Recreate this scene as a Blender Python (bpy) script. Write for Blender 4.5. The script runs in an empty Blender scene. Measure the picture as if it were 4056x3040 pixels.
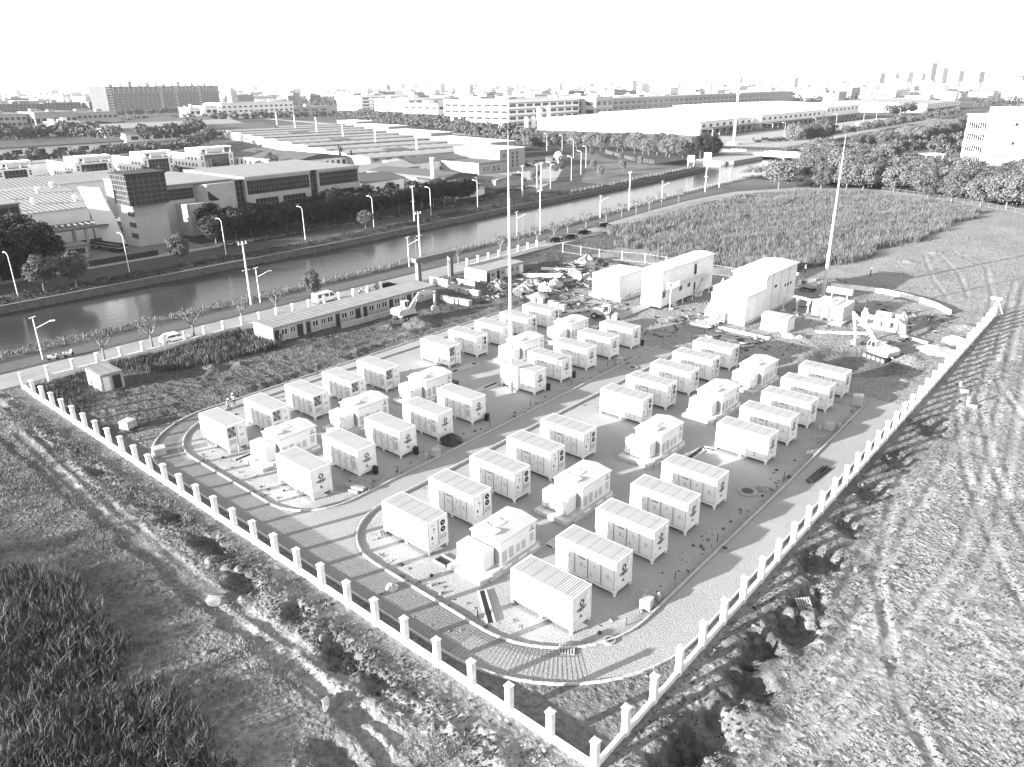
import bpy, math, random
import numpy as np
from mathutils import Matrix, Vector
R = math.radians
random.seed(7)
scene = bpy.context.scene
C = scene.collection

# ---------------------------------------------------------------- camera
CAM_Z = 38.73
YAW, PITCH, ROLL = R(-41.474), R(21.604), R(-0.763)
fw = Vector((math.sin(YAW) * math.cos(PITCH), math.cos(YAW) * math.cos(PITCH), -math.sin(PITCH)))
rt = Vector((math.cos(YAW), -math.sin(YAW), 0))
up = rt.cross(fw)
rt2 = math.cos(ROLL) * rt + math.sin(ROLL) * up
up2 = -math.sin(ROLL) * rt + math.cos(ROLL) * up
cam = bpy.data.cameras.new('camera')
cam.sensor_width = 36.0
cam.lens = 3010.3 / 4056 * 36.0
cam.clip_start = 0.5
cam.clip_end = 40000
camo = bpy.data.objects.new('camera', cam)
C.objects.link(camo)
m = Matrix((rt2, up2, -fw)).transposed().to_4x4()
m.translation = (0, 0, CAM_Z)
camo.matrix_world = m
scene.camera = camo

# ---------------------------------------------------------------- daylight
SUN_EL, SUN_TO = R(11.5), R(70.5)        # elevation; heading along which the shadows fall (from +X)
world = bpy.data.worlds.new('World')
scene.world = world
world.use_nodes = True
nt = world.node_tree
bg = nt.nodes['Background']
sky = nt.nodes.new('ShaderNodeTexSky')
sky.sky_type = 'NISHITA'
sky.sun_disc = False
sky.sun_elevation = SUN_EL
sky.sun_rotation = R(199.5)
sky.air_density = 3.0
sky.dust_density = 1.0
sky.altitude = 0
bw = nt.nodes.new('ShaderNodeRGBToBW')
nt.links.new(sky.outputs[0], bw.inputs[0])
nt.links.new(bw.outputs[0], bg.inputs[0])
bg.inputs[1].default_value = 0.10
sun = bpy.data.lights.new('sun', 'SUN')
sun.energy = 4.8
sun.angle = R(0.5)
suno = bpy.data.objects.new('sun', sun)
C.objects.link(suno)
travel = Vector((math.cos(SUN_TO) * math.cos(SUN_EL), math.sin(SUN_TO) * math.cos(SUN_EL), -math.sin(SUN_EL)))
suno.rotation_euler = travel.to_track_quat('-Z', 'Y').to_euler()
suno.location = (-60, -80, 90)
scene.view_settings.view_transform = 'Standard'
scene.view_settings.look = 'None'
scene.view_settings.gamma = 1
scene.view_settings.use_curve_mapping = False
scene.view_settings.exposure = 2.5
scene.render.engine = 'CYCLES'
scene.cycles.use_denoising = True
scene.cycles.max_bounces = 5
scene.cycles.diffuse_bounces = 2
scene.cycles.glossy_bounces = 3
scene.cycles.transmission_bounces = 2
scene.cycles.volume_bounces = 0
scene.cycles.transparent_max_bounces = 6

# ---------------------------------------------------------------- helpers
MATS = {}


def mat(name, v, rough=0.8, var=0.12, scale=2.0, bump=0.0, bscale=8.0, metal=0.0, spec=0.3, attr=None, coords='Object', detail=4.0, stretch=None):
    """grey procedural surface: noise varies the tone, an optional second noise the relief"""
    if name in MATS:
        return MATS[name]
    mt = bpy.data.materials.new(name)
    mt.use_nodes = True
    n = mt.node_tree
    b = n.nodes['Principled BSDF']
    b.inputs['Roughness'].default_value = rough
    b.inputs['Metallic'].default_value = metal
    b.inputs['Specular IOR Level'].default_value = spec
    if coords == 'World':
        pos = n.nodes.new('ShaderNodeNewGeometry').outputs['Position']
    else:
        pos = n.nodes.new('ShaderNodeTexCoord').outputs[coords]
    if stretch:
        mp = n.nodes.new('ShaderNodeMapping')
        mp.inputs['Scale'].default_value = stretch
        n.links.new(pos, mp.inputs[0])
        pos = mp.outputs[0]
    ns = n.nodes.new('ShaderNodeTexNoise')
    ns.inputs['Scale'].default_value = scale
    ns.inputs['Detail'].default_value = detail
    ns.inputs['Roughness'].default_value = 0.65
    n.links.new(pos, ns.inputs['Vector'])
    mr = n.nodes.new('ShaderNodeMapRange')
    mr.inputs['From Min'].default_value = 0.32
    mr.inputs['From Max'].default_value = 0.68
    mr.inputs['To Min'].default_value = v * (1 - var)
    mr.inputs['To Max'].default_value = v * (1 + var)
    n.links.new(ns.outputs['Fac'], mr.inputs['Value'])
    out = mr.outputs[0]
    if attr:
        at = n.nodes.new('ShaderNodeAttribute')
        at.attribute_name = attr
        mu = n.nodes.new('ShaderNodeMath')
        mu.operation = 'MULTIPLY'
        n.links.new(out, mu.inputs[0])
        n.links.new(at.outputs['Fac'], mu.inputs[1])
        out = mu.outputs[0]
    n.links.new(out, b.inputs['Base Color'])
    if bump:
        n2 = n.nodes.new('ShaderNodeTexNoise')
        n2.inputs['Scale'].default_value = bscale
        n2.inputs['Detail'].default_value = 5
        n.links.new(pos, n2.inputs['Vector'])
        bp = n.nodes.new('ShaderNodeBump')
        bp.inputs['Strength'].default_value = 1.0
        bp.inputs['Distance'].default_value = bump
        n.links.new(n2.outputs['Fac'], bp.inputs['Height'])
        n.links.new(bp.outputs[0], b.inputs['Normal'])
    MATS[name] = mt
    return mt


class MB:
    """collects shapes for one mesh"""

    def __init__(s):
        s.v, s.f = [], []

    def add(s, vs, fs):
        o = len(s.v)
        s.v += [tuple(p) for p in vs]
        s.f += [tuple(i + o for i in q) for q in fs]
        return s

    def box(s, x0, x1, y0, y1, z0, z1):
        return s.add([(x0, y0, z0), (x1, y0, z0), (x1, y1, z0), (x0, y1, z0), (x0, y0, z1), (x1, y0, z1), (x1, y1, z1), (x0, y1, z1)],
                     [(0, 3, 2, 1), (4, 5, 6, 7), (0, 1, 5, 4), (1, 2, 6, 5), (2, 3, 7, 6), (3, 0, 4, 7)])

    def rbox(s, cx, cy, z0, z1, lx, ly, a):
        c, n = math.cos(a), math.sin(a)
        o = len(s.v)
        s.box(-lx / 2, lx / 2, -ly / 2, ly / 2, z0, z1)
        for i in range(o, len(s.v)):
            x, y, z = s.v[i]
            s.v[i] = (cx + x * c - y * n, cy + x * n + y * c, z)
        return s

    def bar(s, p, q, w, h=None):
        """square bar from p to q"""
        h = h or w
        p, q = Vector(p), Vector(q)
        d = (q - p).normalized()
        a = d.cross(Vector((0, 0, 1)))
        if a.length < 1e-4:
            a = Vector((1, 0, 0))
        a.normalize()
        b = a.cross(d)
        vs = []
        for e in (p, q):
            for i, j in ((-1, -1), (1, -1), (1, 1), (-1, 1)):
                vs.append(e + a * (i * w / 2) + b * (j * h / 2))
        return s.add(vs, [(0, 3, 2, 1), (4, 5, 6, 7), (0, 1, 5, 4), (1, 2, 6, 5), (2, 3, 7, 6), (3, 0, 4, 7)])

    def cyl(s, p, q, r0, r1=None, n=8):
        r1 = r0 if r1 is None else r1
        p, q = Vector(p), Vector(q)
        d = (q - p).normalized()
        a = d.cross(Vector((0, 0, 1)))
        if a.length < 1e-4:
            a = Vector((1, 0, 0))
        a.normalize()
        b = d.cross(a)
        vs = []
        for e, r in ((p, r0), (q, r1)):
            for i in range(n):
                t = 2 * math.pi * i / n
                vs.append(e + a * (r * math.cos(t)) + b * (r * math.sin(t)))
        fs = [(i, (i + 1) % n, n + (i + 1) % n, n + i) for i in range(n)]
        fs += [tuple(range(n - 1, -1, -1)), tuple(range(n, 2 * n))]
        return s.add(vs, fs)

    def prism(s, poly, z0, z1):
        n = len(poly)
        vs = [(x, y, z0) for x, y in poly] + [(x, y, z1) for x, y in poly]
        fs = [(i, (i + 1) % n, n + (i + 1) % n, n + i) for i in range(n)]
        return s.add(vs, fs + [tuple(range(n - 1, -1, -1)), tuple(range(n, 2 * n))])

    def extr(s, poly, a0, a1, axis):
        """polygon in the two other axes (in x,y,z order), extruded along axis"""
        n = len(poly)

        def P(u, w, a):
            return (a, u, w) if axis == 'x' else (u, a, w) if axis == 'y' else (u, w, a)
        vs = [P(u, w, a0) for u, w in poly] + [P(u, w, a1) for u, w in poly]
        fs = [(i, (i + 1) % n, n + (i + 1) % n, n + i) for i in range(n)]
        return s.add(vs, fs + [tuple(range(n - 1, -1, -1)), tuple(range(n, 2 * n))])

    def quad(s, a, b, c, d):
        return s.add([a, b, c, d], [(0, 1, 2, 3)])

    def mesh(s, name, mt, smooth=False):
        me = bpy.data.meshes.new(name)
        me.from_pydata(s.v, [], s.f)
        if mt:
            me.materials.append(mt)
        if smooth:
            me.polygons.foreach_set('use_smooth', [True] * len(me.polygons))
        me.update()
        return me

    def build(s, name, mt, parent=None, loc=(0, 0, 0), rz=0.0, smooth=False):
        return link(name, s.mesh(name, mt, smooth), parent, loc, rz)


def link(name, me, parent=None, loc=(0, 0, 0), rz=0.0):
    o = bpy.data.objects.new(name, me)
    C.objects.link(o)
    o.location = loc
    o.rotation_euler[2] = rz
    if parent:
        o.parent = parent
    return o


def tag(o, label, cat, group=None, kind=None):
    if label:
        o['label'] = label
    if cat:
        o['category'] = cat
    if group:
        o['group'] = group
    if kind:
        o['kind'] = kind
    return o


def thing(name, label, cat, loc=(0, 0, 0), rz=0.0, group=None):
    o = bpy.data.objects.new(name, None)
    C.objects.link(o)
    o.location = loc
    o.rotation_euler[2] = rz
    o.empty_display_size = 0.5
    return tag(o, label, cat, group)


KIDS = {}


def copy_tree(root, loc, rz=0.0, label=None, group=None, scale=None):
    """a copy of a thing with copies of its parts and their sub-parts"""
    def kids(o):
        return [c for c in o.children]
    r = root.copy()
    C.objects.link(r)
    r.location = loc
    r.rotation_euler[2] = rz
    if scale:
        r.scale = scale
    if label:
        r['label'] = label
    if group:
        r['group'] = group
    if root.name not in KIDS:
        KIDS[root.name] = [(c, kids(c)) for c in kids(root)]
    for c, gs in KIDS[root.name]:
        k = c.copy()
        C.objects.link(k)
        k.parent = r
        for g in gs:
            h = g.copy()
            C.objects.link(h)
            h.parent = k
    return r


def struct(o):
    o['kind'] = 'structure'
    return o


def stuff(o, label, cat):
    return tag(o, label, cat, kind='stuff')


ORD = 'first second third fourth fifth sixth seventh eighth ninth tenth eleventh twelfth thirteenth fourteenth fifteenth sixteenth seventeenth eighteenth nineteenth'.split()
TENS = {2: 'twenty', 3: 'thirty', 4: 'forty', 5: 'fifty', 6: 'sixty', 7: 'seventy', 8: 'eighty', 9: 'ninety'}


def ordinal(i):
    """0 -> first"""
    n = i + 1
    if n < 20:
        return ORD[i]
    t, u = divmod(n, 10)
    if t >= 10:
        return 'hundred-and-' + ordinal(n - 100 - 1) if n > 100 else 'hundredth'
    return TENS[t][:-1] + 'ieth' if u == 0 else TENS[t] + '-' + ORD[u - 1]


def azim(x, y):
    """how far to the right a spot lies as seen from the viewpoint"""
    return math.atan2(x, y)


# numpy noise ------------------------------------------------------
def lat(ix, iy, seed):
    n = (ix.astype(np.int64) * 374761393 + iy.astype(np.int64) * 668265263 + seed * 974634777) & 0xffffffff
    n = ((n ^ (n >> 13)) * 1274126177) & 0xffffffff
    return ((n ^ (n >> 16)) & 0xffffff) / float(0xffffff)


def vn(x, y, seed=0):
    ix, iy = np.floor(x), np.floor(y)
    fx, fy = x - ix, y - iy
    fx, fy = fx * fx * (3 - 2 * fx), fy * fy * (3 - 2 * fy)
    a, b = lat(ix, iy, seed), lat(ix + 1, iy, seed)
    c, d = lat(ix, iy + 1, seed), lat(ix + 1, iy + 1, seed)
    return (a + (b - a) * fx) * (1 - fy) + (c + (d - c) * fx) * fy


def fbm(x, y, sc, octv=4, seed=0, gain=0.5):
    t, a, s = 0.0, 1.0, 0.0
    x, y = x / sc, y / sc
    for o in range(octv):
        t = t + a * (vn(x, y, seed + o * 17) - 0.5)
        s += a
        a *= gain
        x, y = x * 2.03 + 11.7, y * 2.03 + 5.3
    return t / s * 2        # about -1..1


def sstep(a, b, x):
    t = np.clip((x - a) / (b - a), 0, 1)
    return t * t * (3 - 2 * t)


def seg_dist(px, py, pts):
    """distance from points to a polyline"""
    best = np.full(np.shape(px), 1e9)
    for (x0, y0), (x1, y1) in zip(pts[:-1], pts[1:]):
        dx, dy = x1 - x0, y1 - y0
        t = np.clip(((px - x0) * dx + (py - y0) * dy) / (dx * dx + dy * dy + 1e-9), 0, 1)
        best = np.minimum(best, np.hypot(px - x0 - t * dx, py - y0 - t * dy))
    return best


def in_poly(px, py, poly):
    r = np.zeros(np.shape(px), bool)
    n = len(poly)
    for i in range(n):
        x0, y0 = poly[i]
        x1, y1 = poly[(i + 1) % n]
        if y0 == y1:
            continue
        r ^= ((y0 > py) != (y1 > py)) & (px < (x1 - x0) * (py - y0) / (y1 - y0) + x0)
    return r


def np_mesh(name, V, F, mt, smooth=False, tone=None, bumpy=None):
    """mesh from an n x 3 array and an m x k face array"""
    me = bpy.data.meshes.new(name)
    k = F.shape[1]
    me.vertices.add(len(V))
    me.vertices.foreach_set('co', np.ascontiguousarray(V, np.float32).ravel())
    me.loops.add(F.size)
    me.loops.foreach_set('vertex_index', np.ascontiguousarray(F, np.int32).ravel())
    me.polygons.add(len(F))
    me.polygons.foreach_set('loop_start', np.arange(0, F.size, k, dtype=np.int32))
    me.polygons.foreach_set('loop_total', np.full(len(F), k, np.int32))
    if smooth:
        me.polygons.foreach_set('use_smooth', np.ones(len(F), bool))
    if tone is not None:
        at = me.attributes.new('tone', 'FLOAT', 'POINT')
        at.data.foreach_set('value', np.ascontiguousarray(tone, np.float32).ravel())
    if bumpy is not None:
        at = me.attributes.new('bumpy', 'FLOAT', 'POINT')
        at.data.foreach_set('value', np.ascontiguousarray(bumpy, np.float32).ravel())
    if mt:
        me.materials.append(mt)
    me.update(calc_edges=True)
    return me


# paths used by kerbs and zones --------------------------------------
def arc(cx, cy, r, a0, a1, n=14):
    return [(cx + r * math.cos(R(a0 + (a1 - a0) * i / n)), cy + r * math.sin(R(a0 + (a1 - a0) * i / n))) for i in range(n + 1)]


OUTER = [(-89.6, 98.0), (-89.2, 46.0)] + arc(-77.2, 42.0, 12.1, 180, 270) + arc(-33.2, 43.0, 13.1, 270, 360) + [(-20.6, 70.0), (-21.2, 104.0)]
ISLE_L = [(-86.6, 100.0), (-87.2, 52.0)] + arc(-77.4, 43.2, 9.8, 180, 270) + arc(-62.0, 39.2, 5.8, 270, 360) + [(-56.5, 60.0), (-57.4, 100.0)]
ISLE_R = [(-53.6, 99.0), (-53.4, 52.0)] + arc(-46.0, 41.0, 7.3, 180, 270) + arc(-33.0, 42.4, 8.9, 270, 360) + [(-24.4, 70.0), (-25.1, 95.0)] + arc(-28.2, 95.4, 3.1, 0, 70, 5)
FENCE_A = math.radians(90.84)

# ================================================================ the ground
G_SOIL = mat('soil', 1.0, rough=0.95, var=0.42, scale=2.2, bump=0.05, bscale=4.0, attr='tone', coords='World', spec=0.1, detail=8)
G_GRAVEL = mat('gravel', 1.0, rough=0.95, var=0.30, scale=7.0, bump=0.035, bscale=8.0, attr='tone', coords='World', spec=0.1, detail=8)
G_LAND = mat('land', 0.065, rough=0.95, var=0.6, scale=0.012, coords='World', spec=0.1, detail=8)


def clodify(mt, s1, s2, a1, a2):
    """clod-like relief: domed cells of two sizes, flattened where the soil is rolled or trodden"""
    n = mt.node_tree
    b = n.nodes['Principled BSDF']
    pos = n.nodes.new('ShaderNodeNewGeometry').outputs['Position']
    at = n.nodes.new('ShaderNodeAttribute')
    at.attribute_name = 'bumpy'

    def math_(op, a, c):
        m_ = n.nodes.new('ShaderNodeMath')
        m_.operation = op
        for k, v in enumerate((a, c)):
            if isinstance(v, (int, float)):
                m_.inputs[k].default_value = v
            else:
                n.links.new(v, m_.inputs[k])
        return m_.outputs[0]
    hs = []
    for sc, am in ((s1, a1), (s2, a2)):
        vo = n.nodes.new('ShaderNodeTexVoronoi')
        vo.inputs['Scale'].default_value = sc
        n.links.new(pos, vo.inputs['Vector'])
        dome = math_('SUBTRACT', 0.75, vo.outputs['Distance'])
        dome = math_('MAXIMUM', dome, 0.0)
        wn_ = n.nodes.new('ShaderNodeTexWhiteNoise')
        n.links.new(vo.outputs['Position'], wn_.inputs['Vector'])
        k = math_('POWER', wn_.outputs['Value'], 1.8)
        hs.append(math_('MULTIPLY', math_('MULTIPLY', dome, k), am))
    h = math_('MULTIPLY', math_('ADD', hs[0], hs[1]), at.outputs['Fac'])
    old = b.inputs['Normal'].links[0].from_node
    bp = n.nodes.new('ShaderNodeBump')
    bp.inputs['Strength'].default_value = 1.0
    bp.inputs['Distance'].default_value = 1.0
    n.links.new(h, bp.inputs['Height'])
    n.links.new(old.outputs[0], bp.inputs['Normal'])
    n.links.new(bp.outputs[0], b.inputs['Normal'])


clodify(G_SOIL, 2.4, 6.0, 0.32, 0.11)
clodify(G_GRAVEL, 9.0, 16.0, 0.035, 0.02)
M_CONC = mat('concrete', 0.24, rough=0.9, var=0.15, scale=1.2, coords='World', spec=0.2, bump=0.004, bscale=20)
M_KERB = mat('kerb_concrete', 0.34, rough=0.9, var=0.15, scale=3.0, coords='World', spec=0.2)
M_STONE = mat('stone', 0.13, rough=0.9, var=0.3, scale=1.5, bump=0.02, bscale=6, coords='World', spec=0.2)
M_STONE_D = mat('mortar', 0.09, rough=0.95, var=0.2, scale=2.0, coords='World', spec=0.1)

TX0, TX1, TY0, TY1 = -118.2, 25.0, -12.0, 300.0
gx = np.concatenate([np.arange(TX0, -62, 0.34), np.arange(-62, 3, 0.19), np.linspace(3, TX1, 40)])
gy = np.concatenate([np.linspace(TY0, 3, 30)[:-1], np.arange(3, 60, 0.19), np.arange(60, 148, 0.36), np.arange(148, 220, 0.9), np.linspace(220, TY1, 50)])
GX, GY = np.meshgrid(gx, gy)
fence_x = -19.1 + (GY - 28.7) * math.cos(FENCE_A) / math.sin(FENCE_A)
inside = (GX > -116.3) & (GX < fence_x) & (GY > 28.7) & (GY < 146)
in_out = in_poly(GX, GY, OUTER + [(-21.2, 99.0), (-89.6, 99.0)])
in_l, in_r = in_poly(GX, GY, ISLE_L), in_poly(GX, GY, ISLE_R)
isle = (in_l | in_r) & (GY < 99)
road = in_out & ~isle & (GY < 99)

n1 = fbm(GX, GY, 7.0, 4, 1)
n2 = fbm(GX, GY, 2.2, 4, 2, 0.6)
n3 = fbm(GX, GY, 0.75, 3, 3, 0.65)
clod = np.maximum(0, fbm(GX, GY, 0.9, 2, 5) - 0.12)
lumps = sstep(0.05, 0.38, fbm(GX, GY, 1.15, 3, 6, 0.6))
Z = np.zeros_like(GX)
T = np.full_like(GX, 0.26)
B = np.full_like(GX, 0.8)
# outside, towards the viewer: a trampled strip, a low step, rough grass land
front = (GY < 28.7) & ~inside
f = front.astype(float)
step_y = 20.9 + 0.55 * fbm(GX, GX * 0 + 3.1, 5.0, 3, 9) + 0.5 * n2
lift = 0.20 * sstep(0.18, -0.35, GY - step_y)
berm = np.exp(-((GY - 25.4 - 0.5 * n1) / 1.5) ** 2)
Z += f * (lift + 0.07 * n2 + 0.16 * n1 * sstep(22, 18, GY) + berm * (0.22 * n2 + 0.45 * clod + 0.05 + 0.16 * n1 + 0.14 * lumps) + 0.03 * n3)
T = np.where(front, 0.25 + 0.10 * n1 + 0.06 * n2 + 0.10 * sstep(-60, -28, GX) + 0.05 * np.exp(-((GY - 22.8) / 1.2) ** 2), T)
T = np.where(front & (GX < -70), T * 0.92, T)
# outside to the right: bare cultivated soil with vehicle tracks
right = (GX >= fence_x) & (GY >= 24)
rr = right.astype(float) * sstep(-19.2, -17.8, GX - (fence_x + 19.1)) 
Z += rr * (0.04 * n2 + 0.12 * clod + 0.05 * n3 + 0.08 * n1 + 0.05 * lumps)
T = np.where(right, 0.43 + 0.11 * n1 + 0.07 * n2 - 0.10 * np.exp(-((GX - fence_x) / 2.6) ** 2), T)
# wheel tracks
TRACKS = [
    [(-12.2, 30), (-11.7, 35.2), (-10.2, 43.0), (-8.7, 55.7), (-7.9, 67.9), (-8.8, 78.5), (-10.5, 92.7), (-15.0, 130.6), (-20.7, 175.8), (-26, 240)],
    [(-10.4, 30), (-9.7, 36), (-8.3, 43.5), (-6.7, 56), (-5.9, 68), (-6.8, 78.7), (-8.5, 93), (-13.0, 131), (-18.7, 176), (-24, 240)],
    [(-15.5, 38), (-13.7, 47.1), (-13.7, 54.8), (-14.4, 63), (-15.0, 80), (-16, 100), (-18.5, 130)],
    [(-13.7, 38), (-12.0, 47.1), (-11.9, 55), (-12.4, 63), (-13.0, 80), (-14, 100), (-16.6, 130), (-23, 180)],
    [(-30, 24.6), (-40, 23.4), (-55, 22.6), (-75, 23.0), (-100, 24.4)], [(-30, 22.6), (-40, 21.8), (-50, 21.7), (-75, 21.9), (-100, 23.0)],
    [(-24, 22), (-29, 21), (-34, 21.6), (-42, 22.4)],
    [(-92, 100), (-94, 80), (-95, 60), (-97, 45), (-104, 42)], [(-94, 100), (-96, 80), (-97.2, 60), (-99.5, 47), (-106, 45)],
    [(-91, 92), (-92.4, 78), (-92.6, 62), (-93, 50)], [(-101, 98), (-102, 78), (-101, 60)],
    [(4, 52), (-4, 66), (-11, 84), (-16.5, 104), (-18.6, 124)], [(6, 55), (-2, 69), (-9, 87), (-14.5, 107), (-17, 128)], [(-2, 40), (-7, 47), (-12.5, 60), (-15.6, 76), (-16.4, 92)], [(-1, 95), (-9, 104), (-15, 118), (-18, 140)],
    [(-40, 205), (-30, 190), (-24, 165), (-22, 150)], [(-42, 200), (-33, 180), (-27, 160)], [(-44, 196), (-36, 172), (-30, 158)],
]
for tr in TRACKS:
    d = seg_dist(GX, GY, tr)
    cr = np.sin((GX * 0.4 + GY) * 2 * math.pi / 0.45) * 0.012
    wv = sstep(0.55, 0.18, d + 0.22 * n2)
    Z = Z * (1 - 0.75 * wv) + wv * (-0.06 + cr) + 0.11 * np.exp(-((d - 0.72) / 0.2) ** 2) * (0.5 + 0.6 * n2) * (~isle & ~road)
    T = T + 0.045 * wv
    B = B * (1 - 0.85 * wv)
# holes dug along the fences
PITS = [(-82.4, 24.9, 1.3, .5), (-66.6, 25.7, 1.0, .5), (-60.4, 25.8, 1.3, .6), (-52.1, 25.1, 1.4, .6), (-45.8, 25.6, 1.3, .6), (-39.2, 24.6, 1.5, .8), (-33.5, 22.4, 1.0, .3),
        (-31.7, 18.6, 1.3, .45), (-34.6, 24.8, 1.0, .5), (-16.6, 58.3, 1.5, 1.0), (-15.6, 53.0, 1.5, 1.2), (-15.0, 49.2, 1.6, 1.3), (-16.2, 45.2, 1.4, 1.0), (-14.9, 40.4, 1.3, 1.0), (-15.2, 36.0, 1.8, 1.4), (-15.9, 32.0, 1.6, 1.2),
        (-17.0, 66, 1.2, .6), (-17.2, 74, 1.3, .5), (-17.5, 83, 1.4, .5), (-16.5, 95, 1.6, .5)]
for px, py, pr, dp in PITS:
    near_ = (np.abs(GX - px) < 5) & (np.abs(GY - py) < 5)
    el = 0.72 if px > -20 else 1.3
    d = np.hypot((GX - px) / (1.0 if px > -20 else 1.35), (GY - py) * el) + 0.95 * n2 + 0.5 * n3 + 0.3 * n1 + 9 * ~near_
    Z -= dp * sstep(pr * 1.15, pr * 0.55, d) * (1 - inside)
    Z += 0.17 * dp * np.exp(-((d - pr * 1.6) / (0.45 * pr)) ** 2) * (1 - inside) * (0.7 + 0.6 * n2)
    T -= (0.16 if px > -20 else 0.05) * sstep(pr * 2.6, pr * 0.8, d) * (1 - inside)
ridge_r = np.exp(-((GX - fence_x - 2.6 - 0.5 * n1) / 0.8) ** 2) * right * (GY < 100)
Z += ridge_r * (0.16 * n2 + 0.05 + 0.2 * clod)
# inside the fence
ins = inside & ~isle & ~road
dirt_l = ins & (GX < -89)
Z += dirt_l * (0.10 * n2 + 0.10 * lumps + 0.20 * clod + 0.16 * n1 + 0.03 * n3)
T = np.where(dirt_l, 0.17 + 0.08 * n1 + 0.05 * n2, T)
ridge = np.exp(-(seg_dist(GX, GY, [(-91.2, 46), (-91.5, 60), (-92.6, 78), (-93.5, 88)]) / 0.9) ** 2) * dirt_l
Z += ridge * (0.35 + 0.3 * n2)
heap = [(-96.0, 84.0, 3.2, 1.5), (-98.5, 79.5, 2.0, .7), (-102.5, 49.5, 2.4, .9), (-101, 53, 1.6, .6), (-27.0, 118.2, 3.0, .6), (-33.5, 110.4, 2.6, .8), (-30.8, 122.6, 2.0, .7), (-98.0, 140.5, 3.4, 1.5), (-94.0, 142.5, 2.6, 1.0),
        (-42.0, 117.6, 1.3, .6), (-23.0, 140, 3, .5), (-24, 108, 2.0, .4), (-63, 150.5, 3.0, .8), (-58, 154.5, 3.0, .8), (-67, 150, 2.2, .6), (-54, 157, 2.6, .6), (-49, 160, 2.4, .5), (-45, 186, 2.5, .5), (-43, 200, 2.5, .5)]
for hx, hy, hr, hz in heap:
    d = np.hypot(GX - hx, GY - hy) + 0.35 * n2 * hr * 0.5
    Z += hz * np.maximum(0, 1 - d / hr) ** 1.2 + 0.12 * clod * (d < hr)
rear = ins & (GY >= 98) & (GX > -89)
Z += rear * (0.05 * n2 + 0.05 * n1 + 0.05 * clod * (GX > -44))
T = np.where(rear, 0.40 + 0.09 * n1 + 0.05 * n2, T)
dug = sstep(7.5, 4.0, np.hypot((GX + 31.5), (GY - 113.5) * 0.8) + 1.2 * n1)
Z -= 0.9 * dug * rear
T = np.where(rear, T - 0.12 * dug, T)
corner = ins & (GX > -40) & (GY < 45)
Z += corner * (0.05 * n2 + 0.05 * clod)
T = np.where(corner, 0.26 + 0.04 * n2, T)
yard = isle
edge_l = np.minimum(seg_dist(GX, GY, ISLE_L), seg_dist(GX, GY, ISLE_R))
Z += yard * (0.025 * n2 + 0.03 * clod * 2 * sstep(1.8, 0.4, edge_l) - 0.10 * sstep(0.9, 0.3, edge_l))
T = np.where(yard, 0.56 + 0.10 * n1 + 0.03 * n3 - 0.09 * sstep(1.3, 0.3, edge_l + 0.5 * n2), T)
Z += road * 0.012 * n2
T = np.where(road, 0.54 + 0.07 * n1 + 0.03 * n3, T)
mid = road & (GX > -57) & (GX < -53.4)
T = np.where(mid, 0.52 + 0.06 * n1, T)
# beyond the site
back = (GY > 146) & (GX < fence_x) & ~inside
T = np.where(back, 0.42 + 0.07 * n1 + 0.05 * n2, T)
Z += back * (0.05 * n2 + 0.12 * clod * (GX > -50))
grassy = (GX < -105) & (GY > 130)
T = np.where(grassy & ~inside, 0.20 + 0.05 * n1, T)
edge = np.minimum(np.minimum(GX - TX0, TX1 - GX), np.minimum(GY - TY0, TY1 - GY))
Z *= sstep(0.0, 2.5, edge)
B = np.where(isle | road, 1.0, B) * np.where(front & (GY < 24), 1.1, 1.0) * np.where(right, 0.45 + 0.9 * sstep(-0.35, 0.35, fbm(GX, GY, 5.0, 3, 61)), 1.0)
T = np.clip(T * 0.45, 0.02, 0.7)
ny, nx = GX.shape
VV = np.stack([GX.ravel(), GY.ravel(), Z.ravel()], 1)
idx = np.arange(ny * nx).reshape(ny, nx)
FF = np.stack([idx[:-1, :-1].ravel(), idx[:-1, 1:].ravel(), idx[1:, 1:].ravel(), idx[1:, :-1].ravel()], 1)


def zone_mesh(name, cellmask, mt):
    F = FF[cellmask.ravel()]
    u, inv = np.unique(F.ravel(), return_inverse=True)
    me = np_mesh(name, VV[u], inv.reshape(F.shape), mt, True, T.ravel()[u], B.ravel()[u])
    return struct(link(name, me))


cr_, ci_ = road[:-1, :-1], isle[:-1, :-1]
zone_mesh('ring_road', cr_, G_GRAVEL)
zone_mesh('gravel_yard', ci_, G_GRAVEL)
zone_mesh('bare_soil', ~(cr_ | ci_), G_SOIL)


def ground_z(x, y):
    """height of the soil at a spot (nearest grid vertex)"""
    i = min(len(gx) - 1, max(0, int(np.searchsorted(gx, x))))
    j = min(len(gy) - 1, max(0, int(np.searchsorted(gy, y))))
    return float(Z[j, i])


def ground_zs(x, y):
    i = np.clip(np.searchsorted(gx, x), 0, len(gx) - 1)
    j = np.clip(np.searchsorted(gy, y), 0, len(gy) - 1)
    return Z[j, i]


# land, canal bed and banks: cross sections swept along the canal
ST = [-9000, -3000, -900, -400, -100, 0, 60, 120, 150, 200, 240, 272, 300, 314, 342.9, 343, 372, 372.1, 400, 460, 520, 600, 700, 900, 1500, 3000, 9000, 25000]
NEAR = [(-9000, -141.5), (150, -141.8), (272, -149), (400, -150), (520, -153), (700, -158), (1500, -165), (25000, -170)]
FAR = [(-9000, -166.6), (120, -167.2), (200, -171.5), (314, -175.5), (342.9, -178), (343, -205), (372, -205), (372.1, -182), (600, -181), (700, -184), (1500, -190), (25000, -195)]


def lerp(tab, y):
    return float(np.interp(y, [a for a, b in tab], [b for a, b in tab]))


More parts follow.
